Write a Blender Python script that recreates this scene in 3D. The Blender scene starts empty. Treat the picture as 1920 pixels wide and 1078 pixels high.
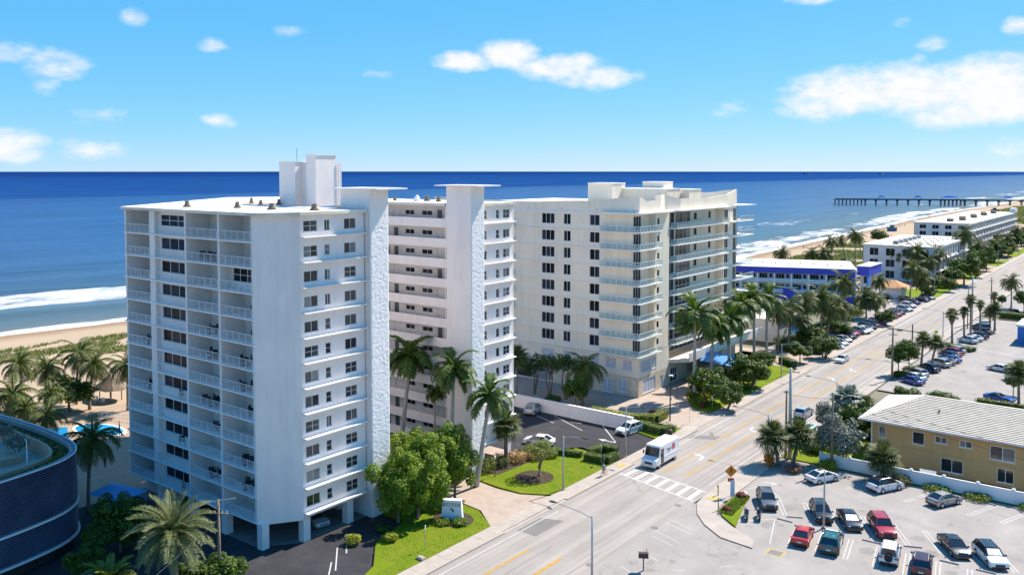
import bpy, math, random
from mathutils import Vector, Matrix, noise as mnoise
R = math.radians
sc = bpy.context.scene
COL = sc.collection

# ------------------------------------------------------------------ camera
cd = bpy.data.cameras.new('camera'); cam = bpy.data.objects.new('camera', cd); COL.objects.link(cam)
cam.location = (0, 0, 40.7)
cam.rotation_euler = (R(90 - 3.0665), 0, R(37.767))
cd.sensor_width = 36.0; cd.lens = 36.0 * 1624 / 1920
cd.shift_y = -131 / 1920
cd.clip_start = 0.5; cd.clip_end = 200000
sc.camera = cam
# ------------------------------------------------------------------ light
SUN_EL, SUN_AZ = 51.0, 13.0        # azimuth measured from +Y towards +X
SUN_STR, SKY_STR, EXPO = 5.0, 0.072, 0.80
sd = bpy.data.lights.new('sun', 'SUN'); sun = bpy.data.objects.new('sun', sd); COL.objects.link(sun)
sd.energy = SUN_STR; sd.angle = R(0.53); sd.color = (1.0, 0.94, 0.85)
_d = Vector((math.sin(R(SUN_AZ)) * math.cos(R(SUN_EL)), math.cos(R(SUN_AZ)) * math.cos(R(SUN_EL)), math.sin(R(SUN_EL))))
sun.rotation_euler = _d.to_track_quat('Z', 'Y').to_euler()
sun.location = (0, 0, 150)
sc.view_settings.view_transform = 'Standard'; sc.view_settings.look = 'None'
sc.view_settings.exposure = EXPO; sc.view_settings.gamma = 1.0; sc.view_settings.use_curve_mapping = False
sc.cycles.max_bounces = 5; sc.cycles.diffuse_bounces = 3; sc.cycles.glossy_bounces = 2; sc.cycles.transmission_bounces = 3; sc.cycles.transparent_max_bounces = 6; sc.cycles.caustics_reflective = False; sc.cycles.caustics_refractive = False
sc.cycles.use_denoising = True

# ------------------------------------------------------------------ world: sky with fair-weather clouds
w = bpy.data.worlds.new('World'); sc.world = w; w.use_nodes = True
w.cycles.sampling_method = 'MANUAL'; w.cycles.sample_map_resolution = 512
nt = w.node_tree; nt.nodes.clear()
def N(nt, t, **k):
    n = nt.nodes.new(t)
    for a, b in k.items(): setattr(n, a, b)
    return n
def MATH(nt, op, a, b=None, c=None, clamp=False):
    n = nt.nodes.new('ShaderNodeMath'); n.operation = op; n.use_clamp = clamp
    for i, v in enumerate((a, b, c)):
        if v is None: continue
        if isinstance(v, (int, float)): n.inputs[i].default_value = v
        else: nt.links.new(v, n.inputs[i])
    return n.outputs[0]
out = N(nt, 'ShaderNodeOutputWorld'); bg = N(nt, 'ShaderNodeBackground'); bg.inputs[1].default_value = SKY_STR
sky = N(nt, 'ShaderNodeTexSky', sky_type='NISHITA'); sky.sun_disc = False
sky.sun_elevation = R(SUN_EL); sky.sun_rotation = R(SUN_AZ)
sky.altitude = 0; sky.air_density = 0.6; sky.dust_density = 0.0; sky.ozone_density = 5.0
# colour grade of the sky: the photograph's clear cyan blue, less contrast towards the horizon
gsep = N(nt, 'ShaderNodeSeparateColor'); nt.links.new(sky.outputs[0], gsep.inputs[0]); gcmb = N(nt, 'ShaderNodeCombineColor')
for i, (p_, t_) in enumerate(((1.0, .74), (.42, 2.80), (.13, 6.3))):
    nt.links.new(MATH(nt, 'MULTIPLY', MATH(nt, 'POWER', gsep.outputs[i], p_), t_), gcmb.inputs[i])
tc = N(nt, 'ShaderNodeTexCoord'); sep = N(nt, 'ShaderNodeSeparateXYZ'); nt.links.new(tc.outputs['Generated'], sep.inputs[0])
az = MATH(nt, 'ARCTAN2', sep.outputs[0], sep.outputs[1])            # 0 along +Y, negative towards -X
el = MATH(nt, 'ARCSINE', sep.outputs[2])
# cloud noise in (az, el*2.2) space
cmb = N(nt, 'ShaderNodeCombineXYZ'); nt.links.new(az, cmb.inputs[0]); nt.links.new(MATH(nt, 'MULTIPLY', el, 1.9), cmb.inputs[1])
nz = N(nt, 'ShaderNodeTexNoise'); nz.inputs['Scale'].default_value = 15.0; nz.inputs['Detail'].default_value = 10; nz.inputs['Roughness'].default_value = 0.56
nt.links.new(cmb.outputs[0], nz.inputs['Vector'])
nz2 = N(nt, 'ShaderNodeTexNoise'); nz2.inputs['Scale'].default_value = 60.0; nz2.inputs['Detail'].default_value = 5
nt.links.new(cmb.outputs[0], nz2.inputs['Vector'])
# clouds: azimuth deg (from +Y, left negative), elevation deg, half width deg, half height deg, strength
CL = [(-40.94, 7.11, 2.29, 0.78, 1.0), (-37.77, 7.68, 2.47, 1.2, 1.35), (-34.59, 6.77, 3.52, 1.06, 1.35), (-32.14, 6.05, 3.14, 0.99, 1.2), (-17.49, 4.66, 4.04, 1.76, 1.35), (-13.27, 4.84, 4.38, 1.94, 1.5), (-9.04, 4.97, 3.26, 2.12, 1.6), (-10.42, 3.32, 4.18, 1.06, 1.0), (-7.18, 4.27, 2.88, 1.76, 1.5), (-67.56, 6.73, 1.59, 0.92, 1.0), (-65.67, 6.18, 2.2, 0.99, 0.9), (-65.81, 5.0, 0.82, 0.78, 0.5), (-67.83, 1.56, 2.38, 1.27, 1.1), (-63.71, 1.3, 2.14, 0.78, 0.9), (-56.79, 7.66, 1.07, 0.56, 0.6), (-52.1, 8.78, 1.32, 0.56, 0.8), (-61.08, 9.09, 0.77, 0.56, 0.5), (-56.41, 3.14, 1.27, 0.42, 0.5), (-63.28, 3.15, 1.58, 0.71, 0.45), (-19.06, 10.47, 1.9, 0.42, 0.9), (-12.11, 7.43, 1.29, 0.56, 0.7), (-13.74, 8.76, 0.88, 0.49, 0.6), (-7.7, 8.16, 1.06, 0.64, 0.9), (-46.35, 6.19, 1.03, 0.35, 0.35), (-23.76, 3.96, 1.66, 0.56, 0.4), (-12.83, 6.47, 0.7, 0.49, 0.5), (-7.97, 1.41, 1.59, 0.64, 0.6)]
_rc = random.Random(5)
for k in range(16):                                                  # the rest of the sky goes on like the part in view
    a = -30 + 275 * (k + .5) / 16 + _rc.uniform(-4, 4)
    CL.append((a if a < 180 else a - 360, _rc.uniform(1, 24), _rc.uniform(2, 9), _rc.uniform(.8, 2.6), _rc.uniform(.6, 1)))
ae = N(nt, 'ShaderNodeCombineXYZ'); nt.links.new(az, ae.inputs[0]); nt.links.new(el, ae.inputs[1])
tot = None
for (ca, ce, wa, we, s) in CL:
    vm = N(nt, 'ShaderNodeVectorMath', operation='MULTIPLY_ADD'); nt.links.new(ae.outputs[0], vm.inputs[0])
    vm.inputs[1].default_value = (1/R(wa), 1/R(we), 0); vm.inputs[2].default_value = (-R(ca)/R(wa), -R(ce)/R(we), 0)
    dt = N(nt, 'ShaderNodeVectorMath', operation='DOT_PRODUCT'); nt.links.new(vm.outputs[0], dt.inputs[0]); nt.links.new(vm.outputs[0], dt.inputs[1])
    m = MATH(nt, 'MULTIPLY_ADD', dt.outputs['Value'], -s, s)
    tot = m if tot is None else MATH(nt, 'MAXIMUM', tot, m)
den = MATH(nt, 'ADD', MATH(nt, 'MULTIPLY', MATH(nt, 'MAXIMUM', tot, -0.6), 1.35), MATH(nt, 'MULTIPLY', MATH(nt, 'SUBTRACT', nz.outputs[0], 0.52), 3.4))
den = MATH(nt, 'ADD', den, MATH(nt, 'MULTIPLY', MATH(nt, 'SUBTRACT', nz2.outputs[0], 0.5), 0.7))
mr = N(nt, 'ShaderNodeMapRange', interpolation_type='SMOOTHSTEP'); nt.links.new(den, mr.inputs[0])
mr.inputs[1].default_value = -0.1; mr.inputs[2].default_value = 1.9; mr.inputs[3].default_value = 0.0; mr.inputs[4].default_value = 0.95
mixc = N(nt, 'ShaderNodeMix', data_type='RGBA'); nt.links.new(mr.outputs[0], mixc.inputs[0])
nt.links.new(gcmb.outputs[0], mixc.inputs[6]); 
ccol = N(nt, 'ShaderNodeMix', data_type='RGBA'); nt.links.new(nz2.outputs[0], ccol.inputs[0]); ccol.inputs[6].default_value = (7.2, 7.5, 8.3, 1); ccol.inputs[7].default_value = (8.9, 8.5, 8.4, 1)
nt.links.new(ccol.outputs[2], mixc.inputs[7])
nt.links.new(mixc.outputs[2], bg.inputs[0]); nt.links.new(bg.outputs[0], out.inputs[0])

# ------------------------------------------------------------------ mesh helper
class MB:
    def __init__(s): s.v = []; s.f = []
    def add(s, vs, fs):
        o = len(s.v); s.v.extend(vs); s.f.extend([tuple(i + o for i in f) for f in fs]); return s
    def box(s, x0, y0, z0, x1, y1, z1):
        return s.add([(x0,y0,z0),(x1,y0,z0),(x1,y1,z0),(x0,y1,z0),(x0,y0,z1),(x1,y0,z1),(x1,y1,z1),(x0,y1,z1)],
            [(0,3,2,1),(4,5,6,7),(0,1,5,4),(1,2,6,5),(2,3,7,6),(3,0,4,7)])
    def cbox(s, c, sz, rz=0.0):
        a, b, h = sz[0]/2, sz[1]/2, sz[2]/2; co, si = math.cos(rz), math.sin(rz)
        vs = [(c[0]+x*co-y*si, c[1]+x*si+y*co, c[2]+z) for z in (-h, h) for x, y in ((-a,-b),(a,-b),(a,b),(-a,b))]
        return s.add(vs, [(0,3,2,1),(4,5,6,7),(0,1,5,4),(1,2,6,5),(2,3,7,6),(3,0,4,7)])
    def prism(s, poly, z0, z1):
        ar = sum(poly[i][0]*poly[(i+1)%len(poly)][1]-poly[(i+1)%len(poly)][0]*poly[i][1] for i in range(len(poly)))
        if ar < 0: poly = poly[::-1]
        n = len(poly)
        vs = [(p[0],p[1],z0) for p in poly] + [(p[0],p[1],z1) for p in poly]
        fs = [tuple(range(n-1,-1,-1)), tuple(range(n,2*n))] + [(i,(i+1)%n,n+(i+1)%n,n+i) for i in range(n)]
        return s.add(vs, fs)
    def sheet(s, poly, z):
        ar = sum(poly[i][0]*poly[(i+1)%len(poly)][1]-poly[(i+1)%len(poly)][0]*poly[i][1] for i in range(len(poly)))
        if ar < 0: poly = poly[::-1]
        return s.add([(p[0],p[1],z if not callable(z) else z(p)) for p in poly], [tuple(range(len(poly)))])
    def tube(s, pts, r, n=6, cap=True):
        pts = [Vector(p) for p in pts]; k = len(pts)
        rs = r if isinstance(r, (list, tuple)) else [r]*k
        o = len(s.v)
        for i, p in enumerate(pts):
            t = (pts[min(i+1,k-1)] - pts[max(i-1,0)])
            t = t.normalized() if t.length > 1e-9 else Vector((0,0,1))
            a = t.cross(Vector((0,0,1)));
            if a.length < 1e-3: a = Vector((1,0,0))
            a.normalize(); b = t.cross(a)
            for j in range(n):
                q = 2*math.pi*j/n
                s.v.append(tuple(p + (a*math.cos(q)+b*math.sin(q))*rs[i]))
        for i in range(k-1):
            for j in range(n):
                s.f.append((o+i*n+j, o+(i+1)*n+j, o+(i+1)*n+(j+1)%n, o+i*n+(j+1)%n))
        if cap:
            s.f.append(tuple(o+j for j in range(n))); s.f.append(tuple(o+(k-1)*n+j for j in range(n-1,-1,-1)))
        return s
    def loft(s, rings, cap=True):
        o = len(s.v); n = len(rings[0]); k = len(rings)
        for r in rings: s.v.extend([tuple(p) for p in r])
        for i in range(k-1):
            for j in range(n):
                s.f.append((o+i*n+j, o+i*n+(j+1)%n, o+(i+1)*n+(j+1)%n, o+(i+1)*n+j))
        if cap:
            s.f.append(tuple(o+j for j in range(n-1,-1,-1))); s.f.append(tuple(o+(k-1)*n+j for j in range(n)))
        return s
    def merge(s, other, M=None):
        vs = other.v if M is None else [tuple(M @ Vector(p)) for p in other.v]
        return s.add(vs, other.f)
    def mesh(s, name, mats=(), smooth=False):
        m = bpy.data.meshes.new(name); m.from_pydata(s.v, [], s.f)
        for a in mats: m.materials.append(a)
        if smooth: m.polygons.foreach_set('use_smooth', [True]*len(m.polygons))
        m.update(); return m

def obj(name, mb, mat=None, parent=None, loc=None, rz=None, rot=None, scale=None, smooth=False):
    m = mb if isinstance(mb, bpy.types.Mesh) else mb.mesh(name, [mat] if mat else [], smooth)
    o = bpy.data.objects.new(name, m); COL.objects.link(o)
    if parent is not None: o.parent = parent
    if loc is not None: o.location = loc
    if rz is not None: o.rotation_euler = (0, 0, rz)
    if rot is not None: o.rotation_euler = rot
    if scale is not None: o.scale = scale if isinstance(scale, (tuple, list)) else (scale,)*3
    return o
def tag(o, label, cat, group=None):
    o['label'] = label; o['category'] = cat
    if group: o['group'] = group
    return o
def empty(name, loc=(0,0,0), rz=0.0, label=None, cat=None, group=None):
    o = bpy.data.objects.new(name, None); COL.objects.link(o); o.location = loc; o.rotation_euler = (0,0,rz)
    o.empty_display_size = .3
    if label: tag(o, label, cat, group)
    return o
def struct(o): o['kind'] = 'structure'; return o
def copy_tree(o, parent=None):
    c = o.copy(); COL.objects.link(c); c.parent = parent
    for ch in o.children: copy_tree(ch, c)
    return c

# ------------------------------------------------------------------ materials
MATS = {}
def pm(name, col, rough=.6, var=.12, scale=.8, bump=0.0, bscale=12.0, metal=0.0, spec=.5, col2=None, detail=4, coords='obj', coat=0.0, island=0.0, translucent=0.0, objvar=0.0):
    if name in MATS: return MATS[name]
    m = bpy.data.materials.new(name); m.use_nodes = True; nt = m.node_tree
    b = nt.nodes['Principled BSDF']; b.inputs['Roughness'].default_value = rough; b.inputs['Metallic'].default_value = metal
    b.inputs['Specular IOR Level'].default_value = spec; b.inputs['Coat Weight'].default_value = coat
    tc = nt.nodes.new('ShaderNodeTexCoord')
    src = tc.outputs['Object']
    if coords == 'world':
        g = nt.nodes.new('ShaderNodeNewGeometry'); src = g.outputs['Position']
    n = nt.nodes.new('ShaderNodeTexNoise'); n.inputs['Scale'].default_value = scale; n.inputs['Detail'].default_value = detail; n.inputs['Roughness'].default_value = .6
    nt.links.new(src, n.inputs['Vector'])
    c2 = col2 if col2 else tuple(max(0, c*(1-var)) for c in col)
    c1 = col if col2 else tuple(min(1, c*(1+var)) for c in col)
    r = nt.nodes.new('ShaderNodeMapRange'); nt.links.new(n.outputs[0], r.inputs[0]); r.inputs[1].default_value = .32; r.inputs[2].default_value = .68
    mx = nt.nodes.new('ShaderNodeMix'); mx.data_type = 'RGBA'; nt.links.new(r.outputs[0], mx.inputs[0])
    mx.inputs[6].default_value = (*c1, 1); mx.inputs[7].default_value = (*c2, 1)
    o = mx.outputs[2]
    if island or objvar:
        hs = nt.nodes.new('ShaderNodeHueSaturation')
        if island:
            g2 = nt.nodes.new('ShaderNodeNewGeometry'); rnd = g2.outputs['Random Per Island']; amt = island
        else:
            g2 = nt.nodes.new('ShaderNodeObjectInfo'); rnd = g2.outputs['Random']; amt = objvar
        mr = nt.nodes.new('ShaderNodeMapRange'); nt.links.new(rnd, mr.inputs[0]); mr.inputs[3].default_value = 1-amt; mr.inputs[4].default_value = 1+amt
        nt.links.new(mr.outputs[0], hs.inputs['Value']); nt.links.new(o, hs.inputs['Color']); o = hs.outputs[0]
    nt.links.new(o, b.inputs['Base Color'])
    if bump:
        n2 = nt.nodes.new('ShaderNodeTexNoise'); n2.inputs['Scale'].default_value = bscale; n2.inputs['Detail'].default_value = 6
        nt.links.new(src, n2.inputs['Vector'])
        bp = nt.nodes.new('ShaderNodeBump'); bp.inputs['Strength'].default_value = bump; bp.inputs['Distance'].default_value = .1
        nt.links.new(n2.outputs[0], bp.inputs['Height']); nt.links.new(bp.outputs[0], b.inputs['Normal'])
    if translucent:
        tr = nt.nodes.new('ShaderNodeBsdfTranslucent'); nt.links.new(o, tr.inputs[0])
        ms = nt.nodes.new('ShaderNodeMixShader'); ms.inputs[0].default_value = translucent
        nt.links.new(b.outputs[0], ms.inputs[1]); nt.links.new(tr.outputs[0], ms.inputs[2])
        nt.links.new(ms.outputs[0], nt.nodes['Material Output'].inputs[0])
    MATS[name] = m; return m
def leafm(name, col, col2, isl=.45, tr=.3):
    return pm(name, col, rough=.55, scale=.5, col2=col2, island=isl, translucent=tr, spec=.35)

stucco = pm('white_stucco', (.85,.765,.725), .75, .035, .25, .15, 6, spec=.3)
stucco2 = pm('white_paint_trim', (.85,.80,.77), .6, .03, .6, spec=.4)
roofw = pm('white_roof_membrane', (.80,.73,.62), .8, .10, .35, .1, 5, spec=.2)
rough_st = pm('textured_stucco', (.86,.82,.80), .85, .04, 2, .2, 10, spec=.2)
beige = pm('cream_stucco', (.87,.745,.59), .75, .05, .2, .12, 5, spec=.3)
beige_d = pm('sandstone_cladding', (.68,.55,.40), .75, .14, 1.2, .25, 6, spec=.3)
greyst = pm('grey_white_stucco', (.64,.62,.61), .8, .08, .2, .1, 5, spec=.3)
bluep = pm('cobalt_blue_paint', (.055,.075,.50), .6, .1, .4, spec=.4)
bluel = pm('sky_blue_paint', (.10,.33,.72), .6, .1, .4, spec=.4)
tan = pm('tan_stucco', (.52,.33,.15), .8, .07, .3, .15, 6, spec=.25)
glass = pm('dark_window_glass', (.018,.022,.032), .22, .3, .6, spec=.1, objvar=.9)
def _blinds():
    m = pm('window_glass_with_blinds', (.05,.055,.065), .10, .3, 1.2, spec=.7)
    nt = m.node_tree; b = nt.nodes['Principled BSDF']
    oi = nt.nodes.new('ShaderNodeObjectInfo'); cr = nt.nodes.new('ShaderNodeValToRGB')
    e = cr.color_ramp.elements; e[0].position = 0; e[0].color = (.012,.015,.022,1); e[1].position = 1; e[1].color = (.22,.23,.24,1)
    x = cr.color_ramp.elements.new(.45); x.color = (.022,.027,.036,1); x = cr.color_ramp.elements.new(.72); x.color = (.06,.064,.072,1)
    nt.links.new(oi.outputs['Random'], cr.inputs[0]); nt.links.new(cr.outputs[0], b.inputs['Base Color'])
    return m
blinds = _blinds()
shutter = pm('pale_shutter_panel', (.50,.51,.56), .5, .06, 1, spec=.4)
frame_m = pm('white_window_frame', (.80,.80,.80), .45, .02, 1)
rail_m = pm('white_metal_railing', (.74,.74,.75), .4, .03, 1)
dark_m = pm('interior_shade_tone', (.03,.03,.033), .8, .2, 1)  # near-black colour that stands for shade in openings and below the screen
def _gl():
    m = bpy.data.materials.new('greenish_balcony_glass'); m.use_nodes = True; nt = m.node_tree
    b = nt.nodes['Principled BSDF']; b.inputs['Base Color'].default_value = (.50,.58,.58,1); b.inputs['Roughness'].default_value = .08
    tr = nt.nodes.new('ShaderNodeBsdfTransparent'); tr.inputs[0].default_value = (.86,.93,.92,1)
    n = nt.nodes.new('ShaderNodeTexNoise'); n.inputs['Scale'].default_value = .8; tc = nt.nodes.new('ShaderNodeTexCoord'); nt.links.new(tc.outputs['Object'], n.inputs['Vector'])
    mr = nt.nodes.new('ShaderNodeMapRange'); nt.links.new(n.outputs[0], mr.inputs[0]); mr.inputs[3].default_value = .70; mr.inputs[4].default_value = .84
    ms = nt.nodes.new('ShaderNodeMixShader'); nt.links.new(mr.outputs[0], ms.inputs[0])
    nt.links.new(b.outputs[0], ms.inputs[1]); nt.links.new(tr.outputs[0], ms.inputs[2]); nt.links.new(ms.outputs[0], nt.nodes['Material Output'].inputs[0])
    return m
bglass = _gl()
asph = pm('sunbleached_asphalt', (.31,.272,.24), .9, .07, .12, .25, 30, spec=.2, coords='world')
lot_m = pm('worn_parking_asphalt', (.305,.270,.243), .9, .08, .15, .25, 30, spec=.2, coords='world')
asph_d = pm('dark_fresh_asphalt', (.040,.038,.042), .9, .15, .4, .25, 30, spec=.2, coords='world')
conc = pm('pale_concrete', (.38,.32,.27), .85, .08, .5, .15, 15, spec=.25, coords='world')
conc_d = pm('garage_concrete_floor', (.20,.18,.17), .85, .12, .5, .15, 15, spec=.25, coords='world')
paver = pm('pinkish_paver', (.38,.295,.235), .85, .10, .7, .25, 25, spec=.25, coords='world')
white_l = pm('white_road_paint', (.46,.44,.42), .7, .12, 2.5, spec=.3, coords='world')
yellow_l = pm('yellow_road_paint', (.42,.23,.035), .7, .18, 2.0, spec=.3, coords='world')
grass = pm('mown_lawn', (.125,.20,.005), .9, .2, .5, .8, 22, spec=.1, col2=(.19,.215,.016), coords='world')
soil = pm('mulch_bed', (.07,.05,.038), .95, .3, 1.5, .6, 12, spec=.1, coords='world')
inland = pm('inland_ground', (.22,.19,.15), .95, .2, .05, .3, 3, spec=.1, coords='world', col2=(.13,.14,.06))
sand_deck = pm('pool_deck', (.36,.26,.18), .85, .08, .6, .1, 10, spec=.2, coords='world')
wood = pm('weathered_pole_wood', (.25,.19,.145), .85, .2, 2, .3, 20, spec=.15)
galv = pm('galvanised_steel', (.42,.43,.44), .45, .08, 2, metal=.6)
conc_pole = pm('concrete_pole', (.46,.42,.37), .8, .1, 2, .1, 20)
blackm = pm('black_plastic', (.02,.02,.022), .5, .1, 3)
rubber = pm('tyre_rubber', (.02,.02,.02), .85, .1, 5)
rimm = pm('alloy_rim', (.45,.45,.46), .35, .05, 4, metal=.8)
headl = pm('headlamp_lens', (.75,.77,.78), .1, .03, 4, spec=.8)
taill = pm('red_tail_lens', (.35,.01,.01), .2, .1, 4, spec=.7)
platem = pm('number_plate', (.65,.66,.62), .5, .05, 4)
carglass = pm('car_glass', (.012,.015,.02), .05, .1, 1, spec=.9)
silverm = pm('brushed_metal', (.55,.55,.55), .35, .05, 3, metal=.8)

def wear(m, stretch, amt, spots=0.0):
    nt = m.node_tree; L = nt.links; b = nt.nodes['Principled BSDF']; old = b.inputs['Base Color'].links[0].from_socket
    g = N(nt,'ShaderNodeNewGeometry'); mp = N(nt,'ShaderNodeMapping'); mp.inputs['Scale'].default_value = stretch; L.new(g.outputs['Position'], mp.inputs[0])
    n = N(nt,'ShaderNodeTexNoise'); n.inputs['Scale'].default_value = 1; n.inputs['Detail'].default_value = 6; n.inputs['Roughness'].default_value=.65; L.new(mp.outputs[0], n.inputs[0])
    mr = N(nt,'ShaderNodeMapRange'); L.new(n.outputs[0], mr.inputs[0]); mr.inputs[1].default_value=.3; mr.inputs[2].default_value=.7; mr.inputs[3].default_value=1-amt; mr.inputs[4].default_value=1+amt
    v = mr.outputs[0]
    if spots:
        n2 = N(nt,'ShaderNodeTexNoise'); n2.inputs['Scale'].default_value=.42; n2.inputs['Detail'].default_value=3; L.new(g.outputs['Position'], n2.inputs[0])
        m2 = N(nt,'ShaderNodeMapRange', interpolation_type='SMOOTHSTEP'); L.new(n2.outputs[0], m2.inputs[0]); m2.inputs[1].default_value=.60; m2.inputs[2].default_value=.74; m2.inputs[3].default_value=1; m2.inputs[4].default_value=1-spots
        v = MATH(nt,'MULTIPLY', v, m2.outputs[0])
    # fine cracks
    vo = N(nt,'ShaderNodeTexVoronoi', feature='DISTANCE_TO_EDGE'); vo.inputs['Scale'].default_value=.16
    nw = N(nt,'ShaderNodeTexNoise'); nw.inputs['Scale'].default_value=.7; nw.inputs['Detail'].default_value=4; L.new(g.outputs['Position'], nw.inputs[0])
    va = N(nt,'ShaderNodeVectorMath', operation='MULTIPLY_ADD'); L.new(nw.outputs['Color'], va.inputs[0]); va.inputs[1].default_value=(2.2,2.2,0); L.new(g.outputs['Position'], va.inputs[2]); L.new(va.outputs[0], vo.inputs['Vector'])
    mc = N(nt,'ShaderNodeMapRange'); L.new(vo.outputs['Distance'], mc.inputs[0]); mc.inputs[1].default_value=.001; mc.inputs[2].default_value=.005; mc.inputs[3].default_value=.84; mc.inputs[4].default_value=1
    v = MATH(nt,'MULTIPLY', v, mc.outputs[0])
    hs = N(nt,'ShaderNodeHueSaturation'); L.new(v, hs.inputs['Value']); L.new(old, hs.inputs['Color']); L.new(hs.outputs[0], b.inputs['Base Color'])
wear(asph, (1.3,.03,1), .19)
wear(lot_m, (.25,.12,1), .10, .28)
wear(asph_d, (.3,.3,1), .2)
wear(conc, (.5,.4,1), .08)

def streaks(m, amt, sz=.05, sxy=1.3):
    nt = m.node_tree; L = nt.links; b = nt.nodes['Principled BSDF']; old = b.inputs['Base Color'].links[0].from_socket
    g = N(nt,'ShaderNodeNewGeometry'); mp = N(nt,'ShaderNodeMapping'); mp.inputs['Scale'].default_value = (sxy,sxy,sz); L.new(g.outputs['Position'], mp.inputs[0])
    n = N(nt,'ShaderNodeTexNoise'); n.inputs['Scale'].default_value = 1; n.inputs['Detail'].default_value = 7; n.inputs['Roughness'].default_value=.7; L.new(mp.outputs[0], n.inputs[0])
    n3 = N(nt,'ShaderNodeTexNoise'); n3.inputs['Scale'].default_value=.18; n3.inputs['Detail'].default_value=3; L.new(g.outputs['Position'], n3.inputs[0])
    mr = N(nt,'ShaderNodeMapRange', interpolation_type='SMOOTHSTEP'); L.new(MATH(nt,'ADD', n.outputs[0], MATH(nt,'MULTIPLY', n3.outputs[0], .5)), mr.inputs[0]); mr.inputs[1].default_value=.68; mr.inputs[2].default_value=.95; mr.inputs[3].default_value=1; mr.inputs[4].default_value=1-amt
    hs = N(nt,'ShaderNodeHueSaturation'); L.new(mr.outputs[0], hs.inputs['Value']); L.new(old, hs.inputs['Color']); L.new(hs.outputs[0], b.inputs['Base Color'])
streaks(stucco, .085, .10, .8); streaks(beige, .10, .09, .9); streaks(greyst, .10, .1, .8); streaks(stucco2, .05); streaks(tan, .08); streaks(beige_d, .10); streaks(roofw, .25, .3, .3)

# ================================================================== SETTING: shore, sea, ground, road
SHORE = [(-900,-262),(-200,-250),(0,-245),(95,-241),(126,-237),(200,-218),(300,-188),(397,-170),(453,-173),(559,-176),(666,-179),(840,-188),(1038,-190),(1273,-184),(2200,-176),(5000,-190),(60000,-260)]
def shore_x(y):
    for (a, xa), (b, xb) in zip(SHORE, SHORE[1:]):
        if y <= b:
            t = max(0, (y-a)/(b-a)); t = t*t*(3-2*t)*.5 + t*.5
            return xa + (xb-xa)*t
    return SHORE[-1][1]
SEA = -2.0
def ocean():
    ys = []; y = -900.
    while y < 60000:
        ys.append(y); y += 8 if y < -100 else (4 if y < 900 else (6 if y < 1600 else max(10, y*.09)))
    ds = []; d = -8.
    while d < 60000:
        ds.append(d); d += 2 if d < 160 else (max(5, d*.05))
    mb = MB(); at = []; swl = []
    for y in ys:
        sx = shore_x(y)
        for d in ds:
            z = SEA; cv = 0.
            if 0 < d < 900 and y < 2200:
                ph = d/17.0 + 1.2*mnoise.noise((y/90., d/140., 3.1)) + .35*math.sin(y/160.)
                amp = .5*min(1, d/35.)*max(.15, 1-d/400.)*(.6+.7*mnoise.noise((y/70.+9, d/60., 7.7)))
                c = math.sin(ph*2*math.pi*.55)
                z += amp*(c*c*c if c > 0 else c*.5); cv = max(0., math.cos(ph*2*math.pi*.55))**3*amp*2*max(0,1-d/260.)
            if d <= 0: z = SEA + .12*d
            mb.v.append((sx-d, y, z)); at.append(d); swl.append(cv)
    nd = len(ds)
    for i in range(len(ys)-1):
        for j in range(nd-1):
            a = i*nd+j; mb.f.append((a, a+nd, a+nd+1, a+1))
    m = mb.mesh('ocean', [], True)
    m.attributes.new('shore_d', 'FLOAT', 'POINT').data.foreach_set('value', at)
    m.attributes.new('swell', 'FLOAT', 'POINT').data.foreach_set('value', swl)
    return m
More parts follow.
